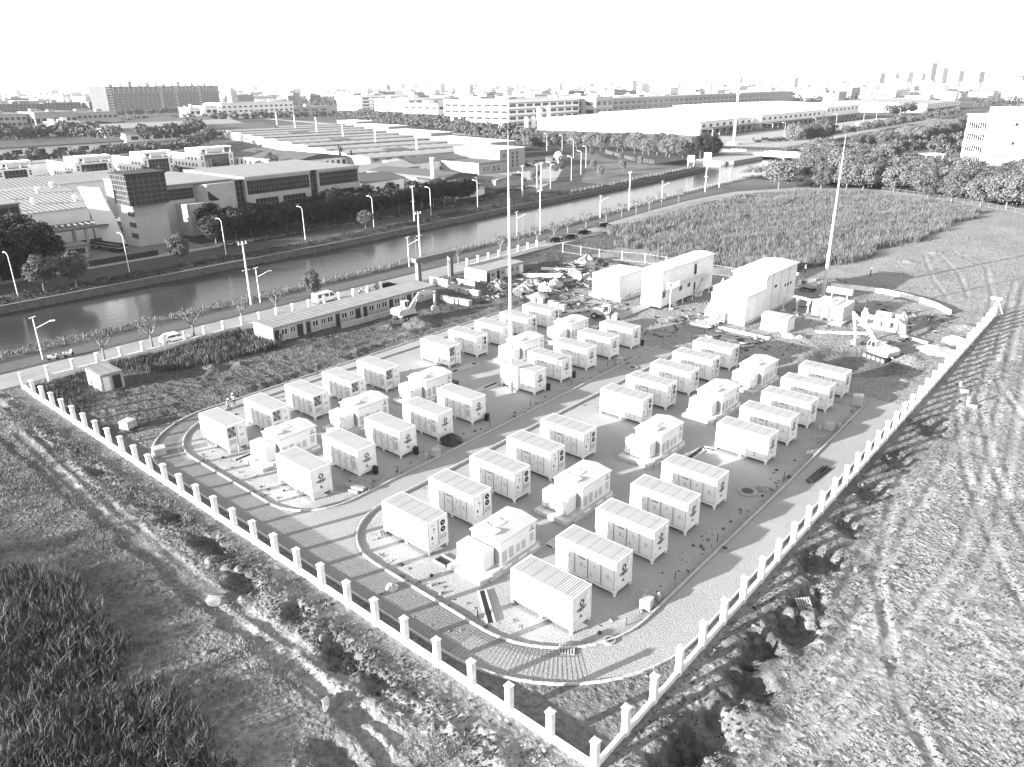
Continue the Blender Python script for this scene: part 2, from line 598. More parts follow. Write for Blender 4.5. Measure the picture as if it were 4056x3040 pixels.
rows = []
for y in ST:
    a, b = lerp(FAR, y), lerp(NEAR, y)
    under = -5.0 if -9 < y < 299 else 0.0
    rows.append([(-26000, 0), (-4000, 0), (-1200, 0), (-420, 0), (a - 12, 0), (a, 0), (a, -2.6), (b, -2.6), (b + 3.0, -1.1), (b + 9.5, -0.02), (-118.25 if b + 9.6 < -118.3 else b + 10, 0), (-117.0, under), (24.0, under), (25.2, 0), (900, 0), (26000, 0)])
# stations that bound the lowered part
gm = MB()
k = len(rows[0])
for y, r in zip(ST, rows):
    gm.v += [(x, y, z) for x, z in r]
for j in range(len(ST) - 1):
    for i in range(k - 1):
        gm.f.append((j * k + i, j * k + i + 1, (j + 1) * k + i + 1, (j + 1) * k + i))
struct(gm.build('ground', G_LAND))

# water
wm_ = bpy.data.materials.new('canal_water')
wm_.use_nodes = True
wn = wm_.node_tree
wb = wn.nodes['Principled BSDF']
wb.inputs['Base Color'].default_value = (0.035, 0.035, 0.035, 1)
wb.inputs['Roughness'].default_value = 0.14
wb.inputs['IOR'].default_value = 1.22
wb.inputs['Specular IOR Level'].default_value = 0.55
wt = wn.nodes.new('ShaderNodeTexNoise')
wt.inputs['Scale'].default_value = 0.9
wt.inputs['Detail'].default_value = 4
wg = wn.nodes.new('ShaderNodeNewGeometry')
wn.links.new(wg.outputs['Position'], wt.inputs['Vector'])
wbm = wn.nodes.new('ShaderNodeBump')
wbm.inputs['Strength'].default_value = 0.5
wbm.inputs['Distance'].default_value = 0.06
wn.links.new(wt.outputs['Fac'], wbm.inputs['Height'])
wn.links.new(wbm.outputs[0], wb.inputs['Normal'])
wq = MB()
for y0, y1 in zip(ST[1:-2], ST[2:-1]):
    wq.quad((lerp(FAR, y0) - .05, y0, -1.5), (lerp(NEAR, y0) + 2.6, y0, -1.5), (lerp(NEAR, y1) + 2.6, y1, -1.5), (lerp(FAR, y1) - .05, y1, -1.5))
struct(wq.build('water', wm_))


# ribbons laid on the ground: the street by the canal, the far street, paths
def ribbon(name, pts, w, z, mt, zs=None):
    q = MB()
    P = [Vector((x, y, 0)) for x, y in pts]
    prev = None
    for i, p in enumerate(P):
        d = (P[min(i + 1, len(P) - 1)] - P[max(i - 1, 0)]).normalized()
        n = Vector((-d.y, d.x, 0))
        a, b = p + n * (w / 2), p - n * (w / 2)
        cur = ((a.x, a.y, z), (b.x, b.y, z))
        if prev:
            q.quad(prev[0], prev[1], cur[1], cur[0])
        prev = cur
    return struct(q.build(name, mt))


M_ROADC = mat('street_concrete', 0.21, rough=0.9, var=0.12, scale=0.35, coords='World', spec=0.2, detail=8)
M_PAVE = mat('paving', 0.08, rough=0.9, var=0.25, scale=2.0, coords='World', spec=0.2)
M_ASPH = mat('asphalt', 0.045, rough=0.9, var=0.2, scale=0.3, coords='World', spec=0.2)
M_PARK = mat('lawn', 0.10, rough=0.95, var=0.35, scale=0.06, coords='World', spec=0.1, detail=8)
ribbon('street', [(-121.2, -150), (-121.2, 120), (-122.6, 170), (-125.5, 205), (-127.5, 240), (-125, 270), (-112, 294), (-92, 304), (-60, 297), (-35, 279), (-8, 258), (60, 210)], 6.6, 0.03, M_ROADC)
ribbon('pavement', [(-127.6, -150), (-127.6, 120), (-129.0, 170), (-132, 205), (-134.5, 240), (-134, 275)], 4.4, 0.034, M_PAVE)
ribbon('street', [(-181, -200), (-181, 205), (-190, 240), (-203, 268), (-228, 305), (-262, 345), (-310, 380), (-420, 440), (-700, 560)], 8.5, 0.02, M_ASPH)
ribbon('pavement', [(-188.5, -200), (-188.5, 190), (-196, 220), (-205, 246)], 3.2, 0.026, M_CONC)
ribbon('street', [(-60, 421), (-168, 421), (-214, 433), (-300, 445), (-520, 470), (-900, 560)], 13, 0.05, M_CONC)
q = MB()
q.prism([(-192, 262), (-177.5, 262), (-179, 336), (-205, 338), (-240, 352), (-262, 372), (-280, 374), (-245, 338), (-214, 296)], -0.3, 0.024)
struct(q.build('park_lawn', M_PARK))
q = MB()
q.prism([(-140, 432), (-96, 432), (-60, 470), (-40, 640), (-130, 660), (-143, 520)], -0.3, 0.022)
struct(q.build('roadside_lawn', M_PARK))
q = MB()
q.prism([(-246, 255), (-192, 236), (-205, 262), (-228, 296), (-248, 318), (-262, 322)], -0.3, 0.014)
struct(q.build('car_park', M_CONC))
q = MB()
q.prism([(-296, 455), (-296, 540), (-262, 546), (-264, 870), (-190, 880), (-192, 470)], -0.3, 0.02)
struct(q.build('loading_yard', mat('yard_concrete', 0.22, var=0.15, scale=0.1, coords='World')))
q = MB()
q.prism([(-100, 330), (-60, 330), (-60, 412), (-110, 412)], -0.3, 0.02)
struct(q.build('forecourt', M_CONC))
q = MB()
q.prism([(-219, 62), (-190.5, 62), (-190.5, 96), (-219, 96)], -0.3, 0.022)
struct(q.build('forecourt', mat('forecourt_paving', 0.12, var=0.2, scale=0.5, coords='World')))

# ================================================================ the battery site
M_WHITE = mat('white_paint', 0.67, rough=0.45, var=0.08, scale=1.3, spec=0.35)
M_ROOF = mat('roof_paint', 0.38, rough=0.55, var=0.07, scale=0.7, spec=0.3)
M_ROOF_D = mat('roof_seam', 0.30, rough=0.6, var=0.08, scale=0.7)
M_PANEL = mat('panel_paint', 0.63, rough=0.45, var=0.05, scale=0.8, spec=0.35)
M_VENT = mat('vent_grey', 0.38, rough=0.6, var=0.08, scale=3)
M_DARK = mat('dark_rubber', 0.03, rough=0.7, var=0.2, scale=4)
M_INK = mat('printed_ink', 0.06, rough=0.6, var=0.1, scale=4)
M_INK_G = mat('pale_ink', 0.30, rough=0.6, var=0.1, scale=4)
M_STEEL = mat('galvanised_steel', 0.50, rough=0.45, var=0.1, scale=3, metal=0.3)
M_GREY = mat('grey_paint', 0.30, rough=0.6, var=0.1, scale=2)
M_FENCE = mat('white_render', 0.66, rough=0.85, var=0.2, scale=1.6, coords='World', spec=0.2)
M_PLINTH = mat('plinth_concrete', 0.38, rough=0.9, var=0.12, scale=1.5, spec=0.2)
M_GLASS = mat('window_glass', 0.03, rough=0.12, var=0.3, scale=1.0, spec=0.6)
M_WOOD = mat('weathered_wood', 0.22, rough=0.85, var=0.25, scale=3)
M_CARD = mat('cardboard', 0.30, rough=0.85, var=0.12, scale=2)
M_BLACK = mat('black_plastic', 0.02, rough=0.5, var=0.2, scale=2)


def text_mesh(body, size, name, mt, bold=0.0):
    cu = bpy.data.curves.new(name, 'FONT')
    cu.body = body
    cu.size = size
    cu.align_x = 'CENTER'
    cu.offset = bold
    cu.extrude = 0.003
    cu.resolution_u = 2
    o = bpy.data.objects.new(name, cu)
    C.objects.link(o)
    dg = bpy.context.evaluated_depsgraph_get()
    me = bpy.data.meshes.new_from_object(o.evaluated_get(dg))
    C.objects.unlink(o)
    bpy.data.objects.remove(o)
    me.materials.clear()
    me.materials.append(mt)
    me.name = name
    return me


def face_mesh(me, origin, facing):
    """turn a mesh drawn in XY so that it stands on a wall; facing '-y' or '+x'"""
    me = me.copy()
    if facing == '-y':
        mx = Matrix(((1, 0, 0, origin[0]), (0, 0, -1, origin[1]), (0, 1, 0, origin[2]), (0, 0, 0, 1)))
    else:
        mx = Matrix(((0, 0, 1, origin[0]), (1, 0, 0, origin[1]), (0, 1, 0, origin[2]), (0, 0, 0, 1)))
    me.transform(mx)
    return me


def emblem_mesh(s, mt):
    q = MB()
    L = [(-.50, -.02), (-.16, .52), (.02, .52), (-.24, .04), (-.04, -.30), (-.18, -.52)]
    q.prism([(x * s, y * s) for x, y in L][::-1], 0, .004)
    q.prism([(-x * s, -y * s) for x, y in L][::-1], 0, .004)
    return q.mesh('emblem', mt)


def ring_mesh(r, w, mt, n=14):
    q = MB()
    vs, fs = [], []
    for i in range(n):
        t = 2 * math.pi * i / n
        vs += [(r * math.cos(t), r * math.sin(t), .003), ((r - w) * math.cos(t), (r - w) * math.sin(t), .003)]
    for i in range(n):
        j = (i + 1) % n
        fs.append((2 * i, 2 * j, 2 * j + 1, 2 * i + 1))
    q.add(vs, fs)
    q.bar((-.4 * r, -.4 * r, .003), (.3 * r, .4 * r, .003), w, .004)
    q.box(-r * .7, r * .7, -r * 1.5, -r * 1.2, 0, .004)
    return q.mesh('round_sign', mt)


def tri_mesh(s, mt):
    q = MB()
    q.prism([(-.5 * s, -.3 * s), (.5 * s, -.3 * s), (0, .55 * s)], 0, .003)
    q.prism([(-.12 * s, -.62 * s), (.8 * s, -.62 * s), (.8 * s, -.5 * s), (-.12 * s, -.5 * s)], 0, .003)
    return q.mesh('warning_sign', mt)


EMB, EMB_S = emblem_mesh(.62, M_INK), emblem_mesh(.34, M_INK)
NAME_ME = text_mesh('中国电建', .30, 'lettering', M_INK, .008)
NAME_S = text_mesh('中国电建', .18, 'lettering', M_INK, .004)
SUB_ME = text_mesh('POWERCHINA', .085, 'lettering', M_INK)
RINGS, TRIS = ring_mesh(.14, .03, M_INK), tri_mesh(.26, M_INK_G)
LX, LY, Z0, Z1 = 6.058, 2.438, 0.36, 3.28


def put(parent, name, me, origin, facing):
    return link(name, face_mesh(me, origin, facing), parent)


def make_container(kind, end, label):
    """kind A: fine roof ribs; kind B: wide roof ribs.  end: 'fan' or 'logo' on the +x face"""
    t = thing('battery_container', label, 'container')
    MB().box(.03, LX - .03, .03, LY - .03, Z0 + .12, Z1 - .06).build('body', M_WHITE, t)
    q = MB()
    for x in (0, LX - .12):
        for y in (0, LY - .12):
            q.box(x, x + .12, y, y + .12, Z0, Z1)
    for z in (Z0, Z1 - .12):
        for y in (0.002, LY - .102):
            q.box(.12, LX - .12, y, y + .1, z + .003, z + .117)
        for x in (0.002, LX - .102):
            q.box(x, x + .1, .12, LY - .12, z + .003, z + .117)
    q.build('frame', M_WHITE, t)
    # roof sheet with its ribs
    MB().box(.1, LX - .1, .1, LY - .1, Z1 - .055, Z1 - .02).build('roof_sheet', M_ROOF, t)
    q, q2 = MB(), MB()
    n = 26 if kind == 'B' else 44
    w = (LX - .3) / n
    for i in range(n):
        x = .15 + i * w
        (q2 if kind == 'B' and i % 5 == 3 else q).box(x + w * .15, x + w * .72, .13, LY - .13, Z1 - .02, Z1 + (.012 if kind == 'B' and i % 5 == 3 else .022))
    q.build('roof_ribs', M_ROOF, t)
    if kind == 'B':
        q2.build('roof_seams', M_ROOF_D, t)
    for x in (.12, LX / 2, LX - .12):
        for y in (.12, LY - .12):
            MB().cyl((x, y, -.03), (x, y, .30), .13, .11, 8).box(x - .15, x + .15, y - .15, y + .15, .30, Z0).build('foot', M_WHITE, t)
    # long side towards the viewer
    if kind == 'B':
        doors = [(.86, 1.94), (2.10, 3.28), (3.40, 4.58), (4.74, 5.90)] if end == 'logo' else [(1.0, 2.1), (2.2, 3.2), (3.34, 4.34), (4.40, 5.1)]
        vx = (.14, .66)
    else:
        doors = [(.75, 1.75), (1.85, 2.85), (3.0, 3.95), (4.05, 4.95)]
        vx = (5.15, 5.6)
    for a, b in doors:
        d = MB().box(a, b, -.012, .05, .62, 3.10).build('door', M_PANEL, t)
        MB().bar(((a + b) / 2 + .32, -.02, 1.5), ((a + b) / 2 + .32, -.02, 1.62), .03, .03).build('handle', M_DARK, d)
    q = MB()
    for (a, b), (c, e) in zip(doors[:-1], doors[1:]):
        q.box(b + .008, b + .03, .005, .045, .62, 3.1)
        q.box(c - .03, c - .008, .005, .045, .62, 3.1)
    q.box(doors[0][0], doors[-1][1], .006, .045, .585, .612)
    q.box(doors[-1][1] + .01, doors[-1][1] + .03, .005, .045, .62, 3.1)
    q.build('door_seals', M_DARK, t)
    if not (kind == 'B' and end == 'fan'):
        for z in (.95, 2.12):
            MB().box(vx[0], vx[1], -.012, .04, z, z + .95).build('vent', M_VENT, t)
    if kind == 'B':
        c = sum(doors[1]) / 2
        put(t, 'emblem', EMB_S, (c, -.014, 2.66), '-y')
        put(t, 'lettering', NAME_S, (c, -.014, 2.24), '-y')
        put(t, 'sign', RINGS, (c, -.014, 1.72), '-y')
        put(t, 'sign', RINGS, (sum(doors[3]) / 2, -.014, 1.72), '-y')
        put(t, 'warning_sign', TRIS, (sum(doors[0]) / 2, -.014, 2.05), '-y')
        put(t, 'warning_sign', TRIS, (sum(doors[2]) / 2, -.014, 2.05), '-y')
        put(t, 'warning_sign', TRIS, (doors[2][0] + .25, -.014, 1.15), '-y')
    else:
        for i, (a, b) in enumerate(doors):
            put(t, 'warning_sign', TRIS, ((a + b) / 2 - .18, -.014, 1.95), '-y')
            put(t, 'warning_sign', TRIS, ((a + b) / 2 + .2, -.014, 2.02 if i % 2 else 1.3), '-y')
        put(t, 'emblem', EMB_S, (doors[1][1] - .1, -.014, 2.75), '-y')
    X = LX + .004
    if end == 'logo':
        yc = LY * .5
        put(t, 'emblem', EMB, (X, yc, 2.28), '+x')
        put(t, 'lettering', NAME_ME, (X, yc, 1.66), '+x')
        put(t, 'lettering', SUB_ME, (X, yc, 1.54), '+x')
        put(t, 'warning_sign', tri_mesh(.34, M_INK), (X, yc - .1, 1.12), '+x')
        if kind == 'B':
            MB().box(LX - .02, LX + .10, 1.62, 2.08, 2.28, 3.0).cyl((LX + .05, 1.85, 3.0), (LX + .05, 1.85, 3.06), .2, .14, 8).build('air_hood', M_WHITE, t)
            for y0, y1, z0, z1 in ((.45, 1.0, 2.5, 2.95), (.45, 1.9, .62, .95)):
                MB().box(LX - .02, LX + .014, y0, y1, z0, z1).build('raised_panel', M_WHITE, t)
        else:
            MB().box(LX - .02, LX + .014, .3, 2.1, .6, .62).build('raised_panel', M_VENT, t)
    else:
        if kind == 'B':
            for y0, y1 in ((.14, 1.20), (1.34, 2.30)):
                d = MB().box(LX - .03, LX + .012, y0, y1, .70, 3.08).build('door', M_PANEL, t)
            q = MB()
            for y0, y1 in ((.14, 1.20), (1.34, 2.30)):
                q.box(LX - .028, LX + .003, y0 - .025, y0 - .003, .68, 3.1).box(LX - .028, LX + .003, y1 + .003, y1 + .025, .68, 3.1)
                q.box(LX - .028, LX + .003, y0, y1, .665, .69)
            q.build('door_seals', M_DARK, t)
            for z in (2.62, 1.98):
                f_ = MB().cyl((LX - .02, 1.82, z), (LX + .03, 1.82, z), .29, .29, 14).build('fan', M_BLACK, t)
                MB().cyl((LX + .03, 1.82, z), (LX + .05, 1.82, z), .09, .08, 8).build('fan_hub', M_GREY, f_)
            for y0, y1, z0, z1, mt_ in ((.45, .85, 2.75, 2.85, M_GREY), (.62, .9, 2.25, 2.5, M_GREY), (.62, .86, 2.02, 2.12, M_GREY), (.42, .6, 1.45, 1.75, M_DARK), (.42, .66, .95, 1.1, M_GREY), (1.42, 2.2, .98, 1.5, M_VENT), (1.42, 1.52, 1.66, 1.74, M_DARK)):
                MB().box(LX, LX + .022, y0, y1, z0, z1).build('control_panel' if mt_ is not M_VENT else 'vent', mt_, t)
        else:
            MB().box(LX - .03, LX + .008, .2, 1.12, 1.75, 3.02).build('fan_bay', M_GREY, t)
            for y, z in ((.38, 2.80), (.90, 2.84), (.64, 2.45), (.38, 2.05), (.92, 2.08)):
                f_ = MB().cyl((LX, y, z), (LX + .03, y, z), .19, .19, 12).build('fan', M_BLACK, t)
                MB().cyl((LX + .03, y, z), (LX + .045, y, z), .06, .05, 6).build('fan_hub', M_VENT, f_)
            MB().box(LX - .03, LX + .02, .25, 1.1, .95, 1.5).build('vent', M_VENT, t)
            d = MB().box(LX - .03, LX + .014, 1.30, 2.28, .66, 3.08).build('door', M_PANEL, t)
            q = MB()
            q.box(LX - .028, LX + .006, 1.27, 1.296, .62, 3.11).box(LX - .028, LX + .006, 2.284, 2.31, .62, 3.11).box(LX - .028, LX + .006, 1.30, 2.28, .62, .65)
            q.build('door_seals', M_DARK, t)
            for y0, y1, z0, z1 in ((1.6, 1.95, 2.5, 2.78), (1.72, 1.84, 2.2, 2.32), (1.6, 2.1, 1.6, 1.92), (1.7, 1.95, .9, 1.1)):
                MB().box(LX, LX + .024, y0, y1, z0, z1).build('control_panel', M_VENT, t)
            MB().cyl((LX, .95, .75), (LX + .45, .95, .75), .04).cyl((LX + .45, .95, .78), (LX + .45, .95, 0), .05).build('pipe', M_GREY, t)
    return t


COLS = {'RR': (-33.45, 37.4), 'RL': (-49.25, 37.5), 'LR': (-65.2, 36.6), 'LL': (-81.4, 36.7)}
YS1 = [0, 5.85, 11.7, 17.5, 23.3]
YS2 = [35.3, 41.2, 47.2, 53.2, 59.2]
where = {'RR': 'fourth column from canal', 'RL': 'third column from canal', 'LR': 'second column from canal', 'LL': 'first column from canal'}
protos = {}
for key, (cx, cy) in COLS.items():
    for g, ys in enumerate((YS1, YS2)):
        for i, dy in enumerate(ys):
            kind = 'A' if key[0] == 'L' and (g == 0 or i == 0) else 'B'
            end = 'fan' if key[1] == 'L' else 'logo'
            y = cy + dy
            x = cx - 0.0125 * dy
            face = 'end fans' if end == 'fan' else 'end emblem'
            lab = 'white battery container with %s, %s in %s group, %s' % (face, ORD[i], 'near' if g == 0 else 'far', where[key])
            grp = 'battery containers in four columns'
            if (kind, end) not in protos:
                o = make_container(kind, end, lab)
                o.location = (x, y, 0)
                o['group'] = grp
                protos[kind, end] = o
                continue
            copy_tree(protos[kind, end], (x, y, 0), R(random.uniform(-.35, .35)), lab, grp)

# inverter and transformer skids between the columns ----------------
def make_skid(label):
    t = thing('transformer_skid', label, 'transformer')
    p = MB().box(0, 4.2, 1.2, 7.5, -.05, .62).box(.1, 4.1, .0, 1.2, -.05, .40).box(-.12, 4.32, 1.0, 7.6, -.05, .18).build('plinth', M_PLINTH, t)
    for y in (2.6, 4.6, 6.2):
        MB().box(4.2, 4.225, y, y + 1.1, .28, .52).build('plinth_vent', M_WHITE, p)
    for i in range(4):
        c = MB().box(.42 + i * .765, .42 + (i + 1) * .765 - .035, .95, 2.3, .50, 2.28).build('inverter_cabinet', M_WHITE, t)
        x = .42 + i * .765
        MB().box(x, x + .73, .93, 2.32, 2.28, 2.31).build('cabinet_top', M_ROOF, c)
        MB().extr([(.95, .62), (.95, 1.15), (.80, 1.0), (.78, .62)], x + .22, x + .52, 'x').build('cable_hood', M_PANEL, c)
        MB().box(x + .16, x + .56, .94, .951, 1.85, 2.1).build('vent', M_VENT, c)
        MB().box(x + .68, x + .70, .935, .951, 1.4, 1.6).build('handle', M_DARK, c)
    MB().box(.7, 4.0, 2.5, 7.15, .62, 2.92).build('housing', M_WHITE, t)
    r = MB()
    r.extr([(.55, 2.92), (4.15, 2.92), (4.15, 3.02), (2.35, 3.30), (.55, 3.02)], 2.38, 7.28, 'y')
    r.build('roof', M_ROOF, t)
    MB().box(.95, 3.85, 2.485, 2.52, .75, 2.8).build('recess_shade_panel', M_GREY, t)  # panel recess on the housing front; its grey stands in for shade
    for x, y in ((.95, 2.75), (2.15, 2.75), (1.55, 4.0)):
        zr = 3.12
        MB().box(x, x + .95, y, y + .8, zr - .1, zr + .14).box(x - .06, x + 1.01, y - .06, y + .86, zr + .14, zr + .20).build('roof_vent', M_WHITE, t)
    for y0, y1, z0, z1 in ((2.75, 3.35, .8, 1.9), (3.6, 4.2, .85, 1.95), (4.55, 5.0, .95, 1.75), (5.25, 5.75, 1.0, 1.8), (6.35, 6.9, 1.15, 1.95)):
        MB().box(3.99, 4.014, y0, y1, z0, z1).build('louvre', M_VENT, t)
    for y0, y1 in ((4.35, 5.15), (5.18, 6.0), (6.2, 7.08)):
        MB().box(3.99, 4.009, y0, y1, .75, 2.8).build('door', M_PANEL, t)
    put(t, 'emblem', EMB_S, (4.012, 6.64, 2.55), '+x')
    put(t, 'lettering', NAME_S, (4.012, 6.64, 2.22), '+x')
    return t


sk = None
for blk, xs, ysk, nm in (('R', -40.75, [37.3, 49.1, 63.8, 78.3, 90.3], 'right-hand block'), ('L', -72.4, [36.6, 47.3, 58.4, 78.2, 89.9], 'left-hand block')):
    for i, y in enumerate(ysk):
        lab = 'white inverter skid on concrete plinth, %s from front in %s' % (ORD[i], nm)
        x = xs - .0125 * (y - 37)
        if sk is None:
            sk = make_skid(lab)
            sk.location = (x, y, 0)
            sk['group'] = 'inverter skids'
        else:
            copy_tree(sk, (x, y, 0), 0, lab, 'inverter skids')

# kerbs: every stone a part -----------------------------------------
STONE = MB().box(-.5, .5, -.075, .075, -.1, .17).mesh('kerb_stone', M_KERB)


def resample(pts, step):
    P = [Vector((x, y)) for x, y in pts]
    out, carry = [], 0.0
    for a, b in zip(P[:-1], P[1:]):
        L = (b - a).length
        d = carry
        while d < L:
            out.append((a.lerp(b, d / L), math.atan2(b.y - a.y, b.x - a.x)))
            d += step
        carry = d - L
    return out


def kerb(path, step, name):
    k = bpy.data.objects.new('kerb', None)
    C.objects.link(k)
    k['kind'] = 'structure'
    for p, a in resample(path, step):
        o = link('kerb_stone', STONE, k, (p.x, p.y, random.uniform(-.012, .012)), a + R(random.uniform(-.8, .8)))
        o.scale[0] = step - .03


kerb(OUTER[2:-2], 0.8, 'outer')
kerb([OUTER[0], OUTER[1], OUTER[2]], 0.9, 'outer')
kerb(OUTER[-3:], 0.9, 'outer')
kerb(ISLE_L, 0.8, 'left')
kerb(ISLE_R, 0.8, 'right')

# perimeter fences: posts with caps, a low beam between them -----------
POST = MB().box(-.21, .21, -.21, .21, -.5, 2.28).mesh('post', M_FENCE)
CAPM = MB().box(-.27, .27, -.27, .27, 2.28, 2.36).add([(-.27, -.27, 2.36), (.27, -.27, 2.36), (.27, .27, 2.36), (-.27, .27, 2.36), (0, 0, 2.47)], [(0, 1, 4), (1, 2, 4), (2, 3, 4), (3, 0, 4)]).mesh('cap', M_FENCE)


def fence(label, pts, bh, bw, closing=None):
    t = thing('perimeter_fence', label, 'fence', (pts[0][0], pts[0][1], 0))
    ox, oy = pts[0]
    for i, (x, y) in enumerate(pts):
        p = link('post', POST, t, (x - ox, y - oy, random.uniform(-.04, .04)), R(random.uniform(-1, 1)))
        link('cap', CAPM, p)
        if i + 1 < len(pts):
            x1, y1 = pts[i + 1]
            a = math.atan2(y1 - y, x1 - x)
            L = math.hypot(x1 - x, y1 - y)
            q = MB().rbox((x + x1) / 2 - ox, (y + y1) / 2 - oy, -.5, bh + random.uniform(-.02, .02), L - .42, bw, a)
            q.build('base_beam', M_FENCE, t)
    if closing:
        x, y = pts[0]
        x1, y1 = closing
        a = math.atan2(y1 - y, x1 - x)
        MB().rbox((x1 - x) / 2, (y1 - y) / 2, -.5, bh, math.hypot(x1 - x, y1 - y) - .42, bw, a).build('base_beam', M_FENCE, t)
    return t


SP = 3.425
fence('long white post fence along the near side, from the front corner to the canal road', [(-19.1 - SP * i, 28.68) for i in range(28)] + [(-116.1, 28.8)], .52, .26)
fence('white post fence receding along the right side beside the bare soil', [(-19.1 + SP * 1.005 * i * math.cos(FENCE_A), 28.68 + SP * 1.005 * i * math.sin(FENCE_A)) for i in range(1, 36)], .50, .26, (-19.1, 28.68))
fence('white post fence beside the concrete road by the canal', [(-116.3 - .035 * i, 28.8 + 3.4 * (i + 1)) for i in range(19)], .95, .22)
fence('short white post fence beyond the gateway by the road', [(-118.5 - .08 * i, 119.5 + 3.6 * i) for i in range(8)], .95, .22)

# lightning masts ----------------------------------------------------
def mast(label, x, y, h, r):
    t = thing('lightning_mast', label, 'mast', (x, y, 0))
    fr = [0, .27, .52, .76, .93]
    rr = [r, r * .80, r * .58, r * .40, r * .12]
    for i in range(4):
        MB().cyl((0, 0, h * fr[i]), (0, 0, h * fr[i + 1]), rr[i], rr[i + 1] * 1.06 if i < 3 else .05, 16).build('mast_section', M_STEEL, t, smooth=False)
        if i:
            MB().cyl((0, 0, h * fr[i] - .12), (0, 0, h * fr[i] + .12), rr[i] * 1.45, rr[i] * 1.45, 12).build('flange', M_STEEL, t)
    MB().cyl((0, 0, h * .93), (0, 0, h), .035, .015, 6).build('spike', M_STEEL, t)
    MB().cyl((0, 0, -.1), (0, 0, .12), r * 2.2, r * 2.2, 16).build('base_plate', M_STEEL, t)
    return t


mast('tall tapered lightning mast rising among the containers', -62.7, 70.8, 33.5, .30)
mast('tall tapered lightning mast behind the transformer yard', -48.7, 145.3, 29.4, .34)

# reinforcement laid on the near road ----------------------------------
q = MB()
for i in range(13):
    y = 30.15 + i * .25
    q.box(-77.2, -33.2, y - .007, y + .007, .03, .042)
x = -77.0
while x < -33.2:
    q.box(x - .007, x + .007, 30.0, 33.45, .045, .06)
    x += .25
for c, r0, n, a0, a1, st in (((-77.3, 42.6), 9.95, 11, 180, 270, .225), ((-33.2, 42.9), 9.4, 5, 270, 318, .30)):
    for i in range(n):
        r = r0 + i * .225
        pts = arc(c[0], c[1], r, a0, a1, 22)
        for (xa, ya), (xb, yb) in zip(pts[:-1], pts[1:]):
            q.bar((xa, ya, .045), (xb, yb, .045), .018, .016)
    rm = r0 + 1.2
    a = a0
    while a < a1:
        ca, sa = math.cos(R(a)), math.sin(R(a))
        r2 = r0 + (2.25 if a0 == 180 else 3.4)
        q.bar((c[0] + r0 * ca, c[1] + r0 * sa, .075), (c[0] + r2 * ca, c[1] + r2 * sa, .062), .018, .016)
        a += math.degrees(st / rm)
M_REBAR = mat('rusty_rebar', 0.07, rough=0.8, var=0.3, scale=2, coords='World')
stuff(q.build('rebar_mesh', M_REBAR), 'dark steel mesh laid over the gravel of the near road', 'rebar')

# ---------------------------------------------------------------- site huts and plant buildings
M_HUT = mat('hut_wall', 0.30, rough=0.7, var=0.1, scale=1.0)
M_HUTROOF = mat('hut_roof', 0.17, rough=0.6, var=0.15, scale=0.5)
M_CREAM = mat('pale_panel', 0.70, rough=0.6, var=0.06, scale=0.6)
M_GATE = mat('gate_concrete', 0.12, rough=0.85, var=0.15, scale=1.0)
M_TARP = mat('tarpaulin', 0.18, rough=0.75, var=0.35, scale=0.8)
M_SHEET = mat('plastic_sheet', 0.30, rough=0.5, var=0.15, scale=1.5)
M_EARTH = mat('spoil', 0.1, rough=0.95, var=0.3, scale=2.0, coords='World')


def hut_row(label, x0, x1, y0, n, unit, h, pattern, open_end=False):
    """a row of site cabins: each unit has a door, a window or both on the +x side"""
    t = thing('site_hut', label, 'hut', (x0, y0, 0))
    w = x1 - x0
    L = n * unit
    MB().box(0, w, 0, L, -.1, h - .12).build('wall', M_HUT, t)
    r = MB()
    for i in range(n):
        r.box(-.12, w + .18, i * unit + .02, (i + 1) * unit - .02, h - .12, h)
    r.build('roof', M_HUTROOF, t)
    ribs = MB()
    for i in range(n * 3):
        ribs.box(-.1, w + .16, i * unit / 3 + .4, i * unit / 3 + .45, h, h + .03)
    ribs.build('roof_ribs', M_HUTROOF, t)
    for i in range(n):
        y = i * unit
        for c, a, b in ((pattern[i % len(pattern)][0], .3, 1.15), (pattern[i % len(pattern)][1], 1.55, 2.65)):
            if c == 'd':
                d = MB().box(w - .02, w + .02, y + a, y + b, .05, 2.05).build('door', M_DARK if random.random() < .7 else M_WHITE, t)
            elif c == 'w':
                f = MB().box(w - .02, w + .03, y + a, y + b, .95, 2.0).build('window', M_WHITE, t)
                for k in range(2):
                    m0 = a + .06 + k * (b - a) / 2
                    MB().box(w + .03, w + .04, y + m0, y + m0 + (b - a) / 2 - .12, 1.02, 1.93).build('pane', M_GLASS, f)
        MB().box(w - .01, w + .02, y - .03, y + .03, 0, h - .13).build('corner_strip', M_WHITE, t)
    return t


hut_row('long low row of grey site cabins with pale flat roof', -111.8, -106.1, 62.1, 12, 3.0, 2.6, ['dw', 'wd', 'dw', 'ww'])
hut_row('small grey hut standing alone by the near fence corner', -110.5, -105.7, 35.2, 1, 3.0, 2.5, ['dd'])
hut_row('short row of site cabins beyond the gateway', -112.3, -106.0, 112.3, 4, 3.0, 2.6, ['dw', 'dw', 'dw', 'wd'])

t = thing('gateway', 'tall dark concrete gate frame at the site entrance', 'gateway', (-116.4, 103.0, 0))
for y in (0, 9.2):
    MB().box(-.45, .45, y - .45, y + .45, -.1, 4.6).box(-.6, .6, y - .6, y + .6, 4.6, 4.75).build('leg', M_GATE, t)
MB().box(-.7, .7, -1.1, 10.3, 4.75, 5.6).build('lintel', M_GATE, t)


